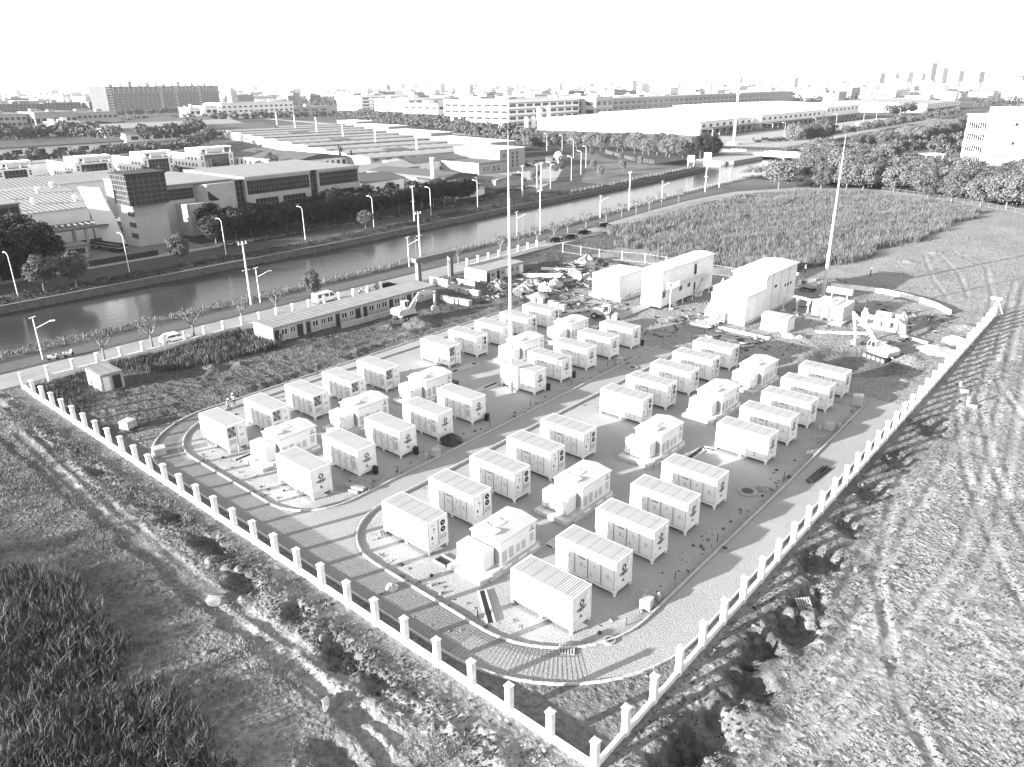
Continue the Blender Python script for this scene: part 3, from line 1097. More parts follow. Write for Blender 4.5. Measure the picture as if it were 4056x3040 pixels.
def add_window(parent, cx, cz, w, h, X, name='window'):
    f = MB().box(X - .02, X + .035, cx - w / 2, cx + w / 2, cz - h / 2, cz + h / 2).build(name, M_WHITE, parent)
    for k in (0, 1):
        a = cx - w / 2 + .06 + k * w / 2
        MB().box(X + .035, X + .045, a, a + w / 2 - .1, cz - h / 2 + .07, cz + h / 2 - .07).build('pane', M_GLASS, f)
    return f


# switch room with embossed steel sides
t = thing('switchgear_house', 'white steel house with embossed grid side and twin cable ladders', 'building', (-83.2, 118.0, 0))
MB().box(-.5, 6.7, -.4, 9.6, -.1, .55).build('plinth', M_PLINTH, t)
MB().box(0, 6.15, 0, 9.2, .55, 4.5).build('wall', M_WHITE, t)
MB().box(-.1, 6.28, -.1, 9.35, 4.5, 4.62).build('roof', M_ROOF, t)
EM = MB().box(-.02, .07, .08, .56, .06, .27).mesh('embossed_panel', M_PANEL)
for r_ in range(12):
    for c in range(14):
        link('embossed_panel', EM, t, (6.15, .12 + c * .645, .62 + r_ * .315))
EM2 = MB().box(.06, .46, .06, .56, -.02, .06).mesh('embossed_panel', M_ROOF)
for r_ in range(11):
    for c in range(10):
        link('embossed_panel', EM2, t, (.05 + r_ * .56, .2 + c * .9, 4.62))
for x in (1.55, 2.5):
    q = MB()
    q.bar((x - .12, -.1, .5), (x - .12, -.1, 2.9), .06).bar((x + .12, -.1, .5), (x + .12, -.1, 2.9), .06)
    for k in range(7):
        q.bar((x - .12, -.1, .8 + k * .32), (x + .12, -.1, .8 + k * .32), .05)
    q.bar((x - .12, -.1, .55), (x - .4, -.5, .1), .07).bar((x + .12, -.1, .55), (x + .3, -.5, .1), .07)
    q.build('cable_ladder', M_DARK, t)
for k in range(6):
    MB().box(6.3, 6.65, 3.6 + k * .85, 4.1 + k * .85, .55, .95).build('bracket', M_WHITE, t)


def railing(parent, pts, h=1.0, sp=.35, closed=False, mt=None):
    q = MB()
    for a, b in zip(pts[:-1], pts[1:]):
        a, b = Vector(a), Vector(b)
        q.bar(a + Vector((0, 0, h)), b + Vector((0, 0, h)), .05).bar(a + Vector((0, 0, h * .5)), b + Vector((0, 0, h * .5)), .035)
        n = max(1, int((b - a).length / sp))
        for i in range(n + 1):
            p = a.lerp(b, i / n)
            q.bar(p, p + Vector((0, 0, h)), .035)
    return q.build('railing', mt or M_WHITE, parent)


def stairs(parent, p, q_, n, w, ax):
    """flight from p (low) to q_ (high); ax: horizontal unit vector across the flight"""
    p, q_, ax = Vector(p), Vector(q_), Vector(ax)
    m_ = MB()
    for s in (-1, 1):
        o = ax * (w / 2 * s)
        m_.bar(p + o, q_ + o, .06, .2)
        m_.bar(p + o + Vector((0, 0, 1)), q_ + o + Vector((0, 0, 1)), .045)
        for k in range(5):
            c = p.lerp(q_, k / 4) + o
            m_.bar(c, c + Vector((0, 0, 1)), .04)
    for i in range(n):
        c = p.lerp(q_, (i + .5) / n)
        d = (q_ - p)
        d.z = 0
        d.normalize()
        a = c - d * .13
        b = c + d * .13
        m_.bar(a, b, w, .04)
    return m_.build('stairs', M_WHITE, parent)


# two storey control cabin
t = thing('control_cabin', 'white two-storey cabin with outside balcony and stairs', 'building', (-72.2, 118.0, 0))
MB().box(0, 4.2, 0, 19.4, .35, 6.9).build('wall', M_WHITE, t)
MB().extr([(-.25, 6.9), (4.5, 6.9), (4.5, 7.0), (2.1, 7.35), (-.25, 7.0)], -.3, 19.7, 'y').build('roof', M_ROOF, t)
MB().box(-.02, 4.22, -.02, 19.42, 3.55, 3.68).build('floor_band', M_PANEL, t)
for y in (.5, 6, 12, 18.5):
    for x in (.4, 3.8):
        MB().box(x - .2, x + .2, y - .2, y + .2, -.1, .35).build('foot', M_PLINTH, t)
for cy, cz in ((.9, 2.6), (6.9, 2.7), (10.0, 2.8), (15.3, 2.9)):
    add_window(t, cy, cz, 1.1, 1.3, 4.2)
for y0, y1, z0, z1, mt_ in ((2.9, 4.1, .4, 2.6, M_PANEL), (11.6, 12.6, .4, 2.7, M_DARK), (11.7, 12.7, 4.1, 6.3, M_DARK), (2.6, 3.6, 4.0, 6.1, M_PANEL), (4.0, 5.0, 4.0, 6.1, M_PANEL), (14.6, 15.6, 4.1, 6.3, M_PANEL)):
    MB().box(4.18, 4.225, y0, y1, z0, z1).build('door', mt_, t)
MB().box(4.2, 4.9, 11.4, 13.0, 6.35, 6.42).build('canopy', M_WHITE, t)
MB().box(4.2, 5.6, .9, 16.0, 3.72, 3.84).build('balcony', M_STEEL, t)
railing(t, [(4.25, .9, 3.84), (5.58, .9, 3.84), (5.58, 16, 3.84)], 1.05, .4)
for y in (1.0, 5.6, 9.3, 13.0, 15.8):
    MB().bar((5.5, y, 0), (5.5, y, 3.72), .1).build('pillar', M_WHITE, t)
stairs(t, (5.0, 12.2, 0), (5.0, 16.6, 3.7), 14, 1.0, (1, 0, 0))
stairs(t, (5.2, 3.6, 0), (4.5, 3.6, .45), 3, 1.0, (0, 1, 0))
stairs(t, (5.2, 12.1, 0), (4.5, 12.1, .45), 3, 1.0, (0, 1, 0))
put(t, 'emblem', EMB, (1.9, -.01, 2.7), '-y')
put(t, 'lettering', NAME_S, (1.9, -.01, 2.05), '-y')
put(t, 'emblem', EMB_S, (4.21, 18.6, 6.2), '+x')
MB().bar((.3, 3.2, 7.42), (4.2, 3.2, 7.42), .08).build('roof_bar', M_WHITE, t)

# stepped plant building
t = thing('plant_building', 'white two-level plant building with roof terrace and side stairs', 'building', (-58.2, 118.0, 0))
MB().box(0, 6.4, 0, 21.0, -.1, .45).build('plinth', M_PLINTH, t)
MB().box(.0, 6.3, 0, 7.6, .45, 4.75).build('wall', M_WHITE, t)
MB().box(-.1, 6.4, -.1, 7.6, 4.75, 4.9).build('terrace', M_ROOF, t)
MB().box(.05, 6.25, 7.6, 21.0, .45, 7.1).build('wall', M_WHITE, t)
MB().extr([(-.3, 7.1), (6.6, 7.1), (6.6, 7.22), (3.15, 7.6), (-.3, 7.22)], 7.4, 21.3, 'y').build('roof', M_ROOF, t)
for y in (9.5, 13.2, 17):
    MB().extr([(-.31, 7.225), (3.15, 7.605), (6.61, 7.225), (6.61, 7.245), (3.15, 7.63), (-.31, 7.245)], y, y + .08, 'y').build('roof_seam', M_VENT, t)
railing(t, [(.05, 7.4, 4.9), (.05, .05, 4.9), (6.25, .05, 4.9), (6.25, 7.4, 4.9)], 1.05, .3)
d = MB().box(3.0, 4.1, 7.57, 7.62, 4.95, 6.8).build('door', M_VENT, t)
MB().box(3.0, 3.25, 7.55, 7.6, 5.0, 6.75).build('door_gap', M_DARK, d)
q = MB()
q.bar((1.2, 7.4, 4.9), (1.2, 7.4, 8.1), .05).bar((1.75, 7.4, 4.9), (1.75, 7.4, 8.1), .05)
for k in range(10):
    q.bar((1.2, 7.4, 5.1 + k * .3), (1.75, 7.4, 5.1 + k * .3), .04)
q.build('ladder', M_WHITE, t)
stairs(t, (-1.1, 1.4, 0), (-.7, 6.6, 4.9), 18, 1.1, (1, 0, 0))
MB().box(-1.5, 0, 6.2, 7.6, 4.78, 4.9).build('landing', M_STEEL, t)
put(t, 'emblem', EMB, (3.1, -.01, 2.9), '-y')
put(t, 'lettering', NAME_S, (3.1, -.01, 2.3), '-y')
put(t, 'emblem', EMB_S, (6.26, 8.4, 6.4), '+x')
for y in (1.5, 4.5, 10.5, 14, 17.5):
    MB().box(6.24, 6.315, y, y + .05, .5, 4.7 if y < 8 else 7.0).build('panel_joint', M_VENT, t)
for y, z in ((11.4, 4.3), (16.0, 3.6), (17.2, 3.6), (18.4, 3.6)):
    MB().box(6.2, 6.33, y, y + .9 if z > 4 else y + .5, z, z + .45).build('louvre', M_DARK, t)
MB().box(.9, .98, -.03, 0, 1.2, 2.9).box(5.7, 5.78, -.03, 0, 1.2, 2.9).build('downpipe', M_VENT, t)
t2 = thing('glazed_crate', 'dark crate with round openings leaning by the plant building', 'crate', (-56.6, 117.1, 0))
MB().box(0, 1.5, 0, .35, 0, 1.9).build('frame', M_VENT, t2)
MB().box(.1, 1.4, -.02, .02, .1, 1.8).build('front', M_DARK, t2)
for i in range(3):
    for j in range(4):
        MB().cyl((.35 + i * .4, -.02, .35 + j * .4), (.35 + i * .4, -.04, .35 + j * .4), .09, .09, 7).build('opening', M_WHITE, t2)

t = thing('kiosk', 'low white kiosk with curved roof on the gravel', 'kiosk', (-49.1, 118.4, 0))
MB().box(-.15, 4.55, -.15, 3.4, -.1, .2).build('base', M_PLINTH, t)
MB().box(0, 4.4, 0, 3.2, .2, 2.3).build('wall', M_WHITE, t)
MB().extr([(-.1, 2.28), (3.3, 2.28), (3.3, 2.42), (2.5, 2.62), (1.6, 2.7), (.7, 2.62), (-.1, 2.42)], -.12, 4.52, 'x').build('roof', M_ROOF, t)
MB().box(2.0, 2.25, -.03, 0, 1.1, 1.2).build('handle', M_DARK, t)

# main transformer -----------------------------------------------------
t = thing('power_transformer', 'large white power transformer with radiator fins and dark bushings', 'transformer', (-42.2, 129.0, 0))
MB().box(-3.3, 3.0, -1.2, 7.2, -.1, .35).build('plinth', M_PLINTH, t)
MB().box(-1.1, 1.0, .4, 6.0, .35, 2.9).build('tank', M_WHITE, t)
MB().box(-1.2, 1.1, .3, 6.1, 2.9, 3.05).build('lid', M_WHITE, t)
for sx in (-1, 1):
    for k in range(12):
        x0, x1 = (1.25, 2.5) if sx > 0 else (-2.7, -1.4)
        MB().box(x0, x1, .3 + k * .48, .42 + k * .48, .5, 2.9).build('radiator_fin', M_PANEL, t)
    MB().cyl((1.15 * sx, .3, 2.7), (1.15 * sx, 6.0, 2.7), .1).cyl((1.15 * sx, .3, .7), (1.15 * sx, 6.0, .7), .1).build('header_pipe', M_WHITE, t)
MB().cyl((-2.0, 4.9, 4.4), (2.2, 4.9, 4.4), .55, .55, 14).build('conservator', M_WHITE, t)
for x in (-1.2, 1.4):
    MB().bar((x, 4.9, 3.0), (x, 4.9, 4.0), .15).build('bracket', M_WHITE, t)
for k in range(3):
    b = MB().cyl((-.1 + .1 * k, 1.4 + k * 1.1, 3.05), (-.1 + .1 * k, 1.4 + k * 1.1, 3.6), .38, .3, 10).build('turret', M_WHITE, t)
    q = MB()
    for j in range(7):
        q.cyl((.05, 1.4 + k * 1.1, 3.6 + j * .19), (.08, 1.4 + k * 1.1, 3.72 + j * .19), .19 - .012 * j, .12 - .008 * j, 8)
    q.cyl((0.05, 1.4 + k * 1.1, 3.6), (.08, 1.4 + k * 1.1, 5.2), .07)
    q.build('bushing', M_DARK, t)
MB().box(-.8, .2, -.35, .4, .6, 2.4).build('control_box', M_WHITE, t)
MB().cyl((-.6, -.6, .3), (-.6, -.6, .9), .35).cyl((.6, -.4, .3), (.6, -.4, .8), .3).build('oil_pot', M_WHITE, t)
# bus bars on posts
t = thing('busbar_support', 'slim bus bars on insulator posts beside the transformer', 'busbar', (-50.4, 130.6, 0))
for x, y in ((0, 0), (2.4, 0), (4.6, -.6)):
    p = MB().cyl((x, y, -.05), (x, y, 2.3), .14).box(x - .4, x + .4, y - .4, y + .4, -.05, .25).build('post', M_STEEL, t)
    for k in (-.5, 0, .5):
        MB().cyl((x, y + k, 2.3), (x, y + k, 3.0), .1, .07, 7).build('insulator', M_PANEL, p)
    MB().box(x - .12, x + .12, y - .7, y + .7, 2.2, 2.32).build('crossarm', M_STEEL, p)
for k in (-.5, 0, .5):
    q = MB()
    P_ = [(-1.3, k, 3.2), (0, k, 3.05), (2.4, k, 3.05), (4.6, k - .6, 3.0), (7.2, k * 1.2 + .2, 3.3)]
    for a, b in zip(P_[:-1], P_[1:]):
        q.cyl(a, b, .05, .05, 6)
    q.build('conductor', M_WHITE, t)
# gas insulated switchgear
t = thing('gas_switchgear', 'white gas-insulated switchgear with a dark bushing and vertical drums', 'switchgear', (-36.0, 131.0, 0))
MB().box(-1.2, 6.2, -1.0, 1.4, -.1, .3).build('plinth', M_PLINTH, t)
MB().cyl((-.6, 0, .3), (-.6, 0, 2.3), .55, .55, 12).build('drum', M_WHITE, t)
MB().cyl((-.6, 0, 2.3), (-.6, 0, 3.0), .35, .3, 10).build('turret', M_WHITE, t)
q = MB()
for j in range(8):
    q.cyl((-.6, 0, 3.0 + j * .2), (-.6, 0, 3.13 + j * .2), .24 - .01 * j, .15, 8)
q.build('bushing', M_DARK, t)
MB().cyl((-.6, 0, 1.6), (5.2, 0, 1.6), .36, .36, 12).build('duct', M_WHITE, t)
for x in (1.5, 3.0):
    MB().box(x - .45, x + .45, -.6, .5, .3, 2.2).build('cubicle', M_WHITE, t)
MB().cyl((4.6, 0, .3), (4.6, 0, 2.7), .5, .5, 12).build('drum', M_WHITE, t)
MB().box(1.2, 3.4, -.4, .4, 2.3, 2.8).build('gear_box', M_WHITE, t)
q = MB()
n = 10
ring0 = [(5.3 + .95 * math.cos(i * .628) * random.uniform(.8, 1.1), 0 + .8 * math.sin(i * .628) * random.uniform(.8, 1.1)) for i in range(n)]
vs = [(x, y, .25) for x, y in ring0] + [(5.3 + (x - 5.3) * random.uniform(.45, .8), y * .7, random.uniform(2.1, 2.6)) for x, y in ring0] + [(5.2, 0, 3.5)]
q.add(vs, [(i, (i + 1) % n, n + (i + 1) % n, n + i) for i in range(n)] + [(n + i, n + (i + 1) % n, 2 * n) for i in range(n)])
tag(q.build('wrapped_equipment', M_SHEET, None, (-36.0, 131.0, 0)), 'tall equipment wrapped in pale plastic sheet beside the switchgear', 'equipment')
# curved white retaining wall
t = thing('retaining_wall', 'low curved white wall behind the transformer yard', 'wall', (-50, 154, 0))
P_ = [(-50.0, 152.8), (-45.0, 154.0), (-40.4, 154.4), (-36.8, 153.6), (-33.1, 152.1), (-30.0, 150.0), (-27.0, 146.5)]
for a, b in zip(P_[:-1], P_[1:]):
    an = math.atan2(b[1] - a[1], b[0] - a[0])
    L = math.hypot(b[0] - a[0], b[1] - a[1])
    MB().rbox((a[0] + b[0]) / 2 + 50, (a[1] + b[1]) / 2 - 154, -.3, .85, L - .04, .25, an).build('wall_panel', M_FENCE, t)
for a, b, nm in (((-41.2, 121.8), (-34.4, 126.2), 'white'), ((-30.0, 128.6), (-25.6, 127.0), 'short white')):
    an = math.atan2(b[1] - a[1], b[0] - a[0])
    tag(MB().rbox(0, 0, -.1, .35, math.hypot(b[0] - a[0], b[1] - a[1]), .5, an).build('concrete_channel', M_PLINTH, None, ((a[0] + b[0]) / 2, (a[1] + b[1]) / 2, 0)), nm + ' concrete cable channel on the soil by the excavator', 'channel')


# excavators -------------------------------------------------------------
def excavator(label, loc, rz, boom, mt, dark, k=1.0):
    """faces +x; boom: side-view points (x,z): root, elbow, tip, bucket"""
    t = thing('excavator', label, 'excavator', loc, rz)
    for s in (-1, 1):
        y = 1.05 * s * k
        prof = [(-1.9 * k, .15 * k), (-1.6 * k, 0), (1.6 * k, 0), (1.9 * k, .15 * k), (2.0 * k, .45 * k), (1.75 * k, .8 * k), (-1.75 * k, .8 * k), (-2.0 * k, .45 * k)]
        tr = MB().extr(prof, y - .28 * k, y + .28 * k, 'y').build('track', M_DARK, t)
        for x in (-1.6, -.8, 0, .8, 1.6):
            MB().cyl((x * k, y - .3 * k, .4 * k), (x * k, y + .3 * k, .4 * k), .25 * k, .25 * k, 10).build('wheel', mt, tr)
    MB().box(-1.2 * k, 1.2 * k, -.7 * k, .7 * k, .4 * k, .95 * k).cyl((0, 0, .9 * k), (0, 0, 1.1 * k), .7 * k, .7 * k, 14).build('undercarriage', dark, t)
    h = MB()
    h.extr([(-2.2 * k, 1.1 * k), (1.3 * k, 1.1 * k), (1.3 * k, 1.7 * k), (.3 * k, 1.8 * k), (.1 * k, 2.15 * k), (-2.0 * k, 2.15 * k), (-2.35 * k, 1.8 * k)], -1.3 * k, 1.3 * k, 'y')
    ho = h.build('house', mt, t)
    for j in range(3):
        MB().box((-1.8 + j * .5) * k, (-1.45 + j * .5) * k, 1.3 * k, 1.33 * k, 1.4 * k, 1.9 * k).build('grille', M_VENT, ho)
        MB().box((-1.8 + j * .5) * k, (-1.45 + j * .5) * k, -1.33 * k, -1.3 * k, 1.4 * k, 1.9 * k).build('grille', M_VENT, ho)
    MB().cyl((-1.3 * k, -.6 * k, 2.1 * k), (-1.3 * k, -.6 * k, 2.6 * k), .07 * k).build('exhaust', M_DARK, ho)
    c = MB().extr([(.0, 1.7 * k), (1.45 * k, 1.7 * k), (1.5 * k, 2.3 * k), (1.2 * k, 3.0 * k), (.05 * k, 3.0 * k)], .35 * k, 1.28 * k, 'y').build('cab', mt, t)
    MB().extr([(.85 * k, 2.05 * k), (1.38 * k, 2.05 * k), (1.4 * k, 2.3 * k), (1.18 * k, 2.85 * k), (.85 * k, 2.85 * k)], .33 * k, 1.3 * k, 'y').build('window', M_GLASS, c)
    MB().box(.12 * k, .72 * k, .33 * k, 1.3 * k, 2.05 * k, 2.85 * k).build('window', M_GLASS, c)
    MB().extr([(1.44 * k, 1.85 * k), (1.52 * k, 1.85 * k), (1.54 * k, 2.3 * k), (1.26 * k, 2.93 * k), (1.2 * k, 2.93 * k), (1.46 * k, 2.3 * k)], .42 * k, 1.2 * k, 'y').build('windscreen', M_GLASS, c)
    (ax, az), (bx, bz), (cx_, cz), (dx, dz), (ex, ez) = boom
    MB().bar((ax, -.25 * k, az), (bx, -.25 * k, bz), .34 * k, .55 * k).bar((bx - .1, -.25 * k, bz), (cx_, -.25 * k, cz), .34 * k, .45 * k).build('boom', mt, t)
    MB().bar((cx_ + (.3 if dx > cx_ else -.1), -.25 * k, cz + .35 * k), (dx, -.25 * k, dz), .28 * k, .4 * k).build('arm', mt, t)
    q = MB()
    q.cyl((ax + .7, -.55 * k, az - .25), ((ax + 2 * bx) / 3, -.5 * k, (az + 2 * bz) / 3), .07).cyl((ax + .7, .05 * k, az - .25), ((ax + 2 * bx) / 3, 0, (az + 2 * bz) / 3), .07)
    q.cyl((bx + (cx_ - bx) * .25, -.25 * k, bz + .35), (cx_ + .05, -.25 * k, cz + .35), .08)
    q.build('cylinder', M_STEEL, t)
    w = .55 * k
    q = MB()
    q.extr([(dx - .05, dz + .1), (dx - .45, dz - .2), (ex - .35, ez), (ex + .25, ez - .1), (ex + .55, ez + .35), (ex + .42, ez + .3), (ex + .15, ez + .1), (dx - .2, dz - .1)], -.25 * k - w, -.25 * k + w, 'y')
    for s in range(4):
        y = -.25 * k - w + .12 + s * (2 * w - .24) / 3
        q.bar((ex + .5, y, ez + .32), (ex + .72, y, ez + .5), .09)
    q.build('bucket', dark, t)
    return t


M_PALE = mat('pale_machine_paint', 0.36, rough=0.45, var=0.12, scale=1.5)
excavator('pale excavator reaching over a spoil heap by the site cabins', (-98.4, 83.6, ground_z(-98.4, 83.6) - .02), R(86), [(.7, 1.7), (3.0, 4.0), (6.6, 3.5), (6.3, 1.0), (6.3, .3)], M_PALE, M_GREY)
excavator('pale excavator with raised arm beside the dug pit', (-29.9, 117.8, ground_z(-29.9, 117.8) - .02), R(158), [(.7, 1.7), (3.0, 4.2), (6.0, 5.6), (4.9, 2.2), (4.7, 1.0)], M_PALE, M_GREY)
excavator('small dark excavator parked behind the plant building', (-52.6, 147.5, .0), R(170), [(.5, 1.2), (1.8, 2.7), (3.4, 2.6), (3.5, 1.0), (3.3, .3)], M_GREY, M_DARK, .7)

# small wheel loader -----------------------------------------------------
t = thing('wheel_loader', 'small pale loader with open cab by the planks', 'loader', (-73.2, 107.0, 0), R(20))
MB().extr([(-1.9, .7), (.2, .7), (.2, 1.5), (-1.6, 1.7), (-1.95, 1.3)], -.75, .75, 'y').build('body', M_PALE, t)
q = MB()
for x in (.1, 1.3):
    for y in (-.65, .65):
        q.bar((x, y, .8), (x, y, 2.3), .08)
q.box(0, 1.45, -.78, .78, 2.3, 2.42).box(0, 1.4, -.7, .7, .7, 1.2)
q.build('cab', M_GREY, t)
for x in (-1.2, 1.3):
    for y in (-.9, .9):
        w_ = MB().cyl((x, y - .2, .55), (x, y + .2, .55), .55, .55, 14).build('wheel', M_DARK, t)
        MB().cyl((x, y - .22, .55), (x, y + .22, .55), .25, .25, 10).build('hub', M_VENT, w_)
MB().extr([(1.9, .2), (2.8, .15), (2.75, .9), (2.0, 1.0)], -.95, .95, 'y').bar((1.2, -.5, 1.0), (2.1, -.5, .6), .15).bar((1.2, .5, 1.0), (2.1, .5, .6), .15).build('bucket', M_PALE, t)

# people -----------------------------------------------------------------
def skin_mesh(name, verts, edges, rads, mt):
    me = bpy.data.meshes.new(name)
    me.from_pydata(verts, edges, [])
    o = bpy.data.objects.new(name, me)
    C.objects.link(o)
    md = o.modifiers.new('s', 'SKIN')
    for i, r in enumerate(rads):
        me.skin_vertices[0].data[i].radius = (r, r)
    me.skin_vertices[0].data[0].use_root = True
    o.modifiers.new('d', 'SUBSURF').levels = 1
    dg = bpy.context.evaluated_depsgraph_get()
    out = bpy.data.meshes.new_from_object(o.evaluated_get(dg))
    bpy.data.objects.remove(o)
    out.materials.clear()
    out.materials.append(mt)
    return out


def person_mesh(stride, bend):
    b = bend
    V = [(0, 0, .95), (.02, 0, 1.15), (.05 * b, 0, 1.38), (.08 * b, 0, 1.5), (.1 * b, 0, 1.62), (.11 * b, 0, 1.74),
         (0, .1, .9), (stride * .5, .11, .5), (stride * .9, .11, .08), (stride * .9 + .15, .11, .04), (0, -.1, .9), (-stride * .3, -.11, .5), (-stride, -.11, .1), (-stride + .15, -.11, .04),
         (.05 * b, .2, 1.42), (.02, .27, 1.15), (.15, .27, .92), (.22, .27, .85), (.05 * b, -.2, 1.42), (.0, -.27, 1.15), (.1, -.27, .9), (.15, -.27, .83)]
    E = [(0, 1), (1, 2), (2, 3), (3, 4), (4, 5), (0, 6), (6, 7), (7, 8), (8, 9), (0, 10), (10, 11), (11, 12), (12, 13), (2, 14), (14, 15), (15, 16), (16, 17), (2, 18), (18, 19), (19, 20), (20, 21)]
    Rr = [.13, .13, .15, .06, .09, .07, .09, .065, .045, .04, .09, .065, .045, .04, .065, .05, .04, .035, .065, .05, .04, .035]
    return skin_mesh('body', V, E, Rr, M_CLOTH)


M_CLOTH = mat('dark_workwear', 0.05, rough=0.85, var=0.3, scale=3)
PM = [person_mesh(.22, 1.0), person_mesh(.08, .6)]
HAT = MB().cyl((0, 0, 0), (0, 0, .10), .13, .10, 10).cyl((0.02, 0, -.01), (.02, 0, .01), .17, .17, 10).mesh('helmet', M_WHITE)
VEST = MB().extr([(-.16, 1.0), (.17, 1.0), (.2, 1.44), (-.12, 1.46)], -.19, .19, 'y').mesh('vest', M_VENT)
for i, (x, y, a, hat, lab) in enumerate([(-86.3, 42.9, 40, 1, 'person in pale hard hat and vest walking behind the nearest left container'), (-87.4, 44.3, 200, 1, 'person in dark trousers standing by the far kerb behind the left container'),
                                         (-88.3, 57.8, 250, 0, 'person in dark clothes standing at the kerb beside the dirt'), (-58.4, 161.0, 90, 1, 'person standing on pale spoil behind the plant building'),
                                         (-46.8, 166.5, 10, 1, 'person in dark clothes on the shaded soil near the reeds'), (-105.4, 63.0, 0, 0, 'person standing in the doorway of the cabin row')]):
    t = thing('person', lab, 'person', (x, y, max(0, ground_z(x, y))), R(a))
    link('body', PM[i % 2], t)
    if hat:
        link('helmet', HAT, t, (.1 if i % 2 == 0 else .06, 0, 1.74))
        link('vest', VEST, t)

# loose things lying about the yard ----------------------------------------
def pallet_box(label, x, y, s, h, rz, mt, grp=None):
    t = thing('crate', label, 'crate', (x, y, max(0, ground_z(x, y))), rz, grp)
    q = MB()
    for k in (-.42, 0, .42):
        q.box(-s / 2, s / 2, k * s - .06, k * s + .06, 0, .1)
    q.box(-s / 2, s / 2, -s / 2, s / 2, .1, .14)
    q.build('pallet', M_WOOD, t)
    MB().box(-s * .46, s * .46, -s * .46, s * .46, .14, h).build('box', mt, t)
    MB().box(-s * .47, s * .47, -.04, .04, .14, h + .006).build('strap', M_VENT, t)
    return t


pallet_box('wrapped carton on a pallet in the dirt near the left fence', -91.4, 32.4, 1.5, 1.0, R(20), M_SHEET)
pallet_box('wrapped carton on a pallet on the curved road', -81.3, 31.5, 1.4, .9, R(75), M_SHEET)
pallet_box('tall sack bundle on a pallet beside the farthest right container', -25.9, 95.6, 1.3, 1.35, R(15), M_SHEET)
CRATES = [(-24.9, 43.9, .95, .85, 8, 'brown carton between the first two containers of the right column'), (-25.9, 85.9, 1.0, .9, 5, 'brown carton by the far containers of the right column'),
          (-56.9, 51.4, .9, .85, 12, 'grey carton beside the middle road, near group'), (-57.8, 89.6, .95, .85, 4, 'grey carton beside the middle road, far group')]
for x, y, s, h, a, lab in CRATES:
    pallet_box(lab, x, y, s, h, R(a), M_CARD)
for i, (x, y) in enumerate([(-24.6, 45.2), (-25.6, 44.9), (-25.2, 87.2), (-26.7, 85.0), (-57.7, 52.4), (-57.2, 50.2), (-58.6, 90.8), (-57.4, 88.4)]):
    q = MB().cyl((0, 0, 0), (0, 0, .55), .17, .2, 8).cyl((0, 0, .55), (0, 0, .8), .2, .05, 8)
    tag(q.build('gas_bottle', M_SHEET, None, (x, y, 0)), 'pale wrapped cylinder beside a carton, %s counting from the right' % ORD[i], 'cylinder', 'wrapped cylinders by the cartons')
for i, (x, y) in enumerate([(-58.8, 43.7), (-58.9, 49.6), (-59.0, 61.4), (-59.4, 74.0), (-59.6, 80.0), (-59.7, 98.0)]):
    q = MB().box(-.25, .25, -.2, .2, 0, .75).box(-.2, .3, -.15, .15, .75, .95)
    tag(q.build('junction_box', M_BLACK, None, (x, y + .6, 0), R(8 * i)), 'small dark junction box at a container foot, %s along the second column' % ORD[i], 'box', 'junction boxes')
t = thing('control_pedestal', 'black sheet-metal pedestal standing alone in the gravel gap', 'cabinet', (-69.0, 66.2, 0), R(5))
MB().box(-.5, .5, -.45, .45, 0, 1.35).build('cabinet', M_BLACK, t)
MB().box(-.6, .6, -.55, .55, 1.35, 1.42).build('lid', M_DARK, t)
# pallets standing or lying
def pallet(label, x, y, rz, lean):
    t = thing('pallet', label, 'pallet', (x, y, max(0, ground_z(x, y)) + .02), rz)
    t.rotation_euler[0] = lean
    for k in range(6):
        MB().box(-.6 + k * .21, -.6 + k * .21 + .11, -.5, .5, .1, .13).build('slat', M_WOOD, t)
    for y0 in (-.45, 0, .45):
        MB().box(-.6, .6, y0 - .05, y0 + .05, 0, .1).build('runner', M_WOOD, t)


pallet('wooden pallet leaning by the farthest right container', -27.9, 94.9, R(10), R(70))
pallet('wooden pallet lying on the right inner kerb at the curve', -26.7, 35.9, R(35), R(6))
pallet('wooden pallet dropped in the pit outside the right fence', -15.6, 52.2, R(50), R(40))
pallet('wooden pallet lying by the manhole ring', -25.9, 67.4, R(30), 0)
pallet('wooden pallet on the left kerb of the right block', -49.3, 36.5, R(-30), R(10))
# manholes
def manhole(label, x, y, r):
    t = thing('manhole', label, 'manhole', (x, y, max(0, ground_z(x, y)) - .05))
    MB().cyl((0, 0, 0), (0, 0, .18), r, r * .96, 20).build('ring', M_CONC, t)
    MB().cyl((0, 0, .18), (0, 0, .21), r * .55, r * .55, 16).build('lid', M_DARK, t)


manhole('round manhole with pale concrete ring by the right kerb', -26.8, 66.0, 1.05)
manhole('dark manhole lid near the front right curve', -24.9, 38.7, .5)
manhole('round manhole in the open ground before the plant building', -60.7, 107.5, .7)
manhole('dark round patch of manhole in the middle road', -55.3, 89.0, .8)
manhole('small manhole by the second block corner', -23.9, 55.2, .45)
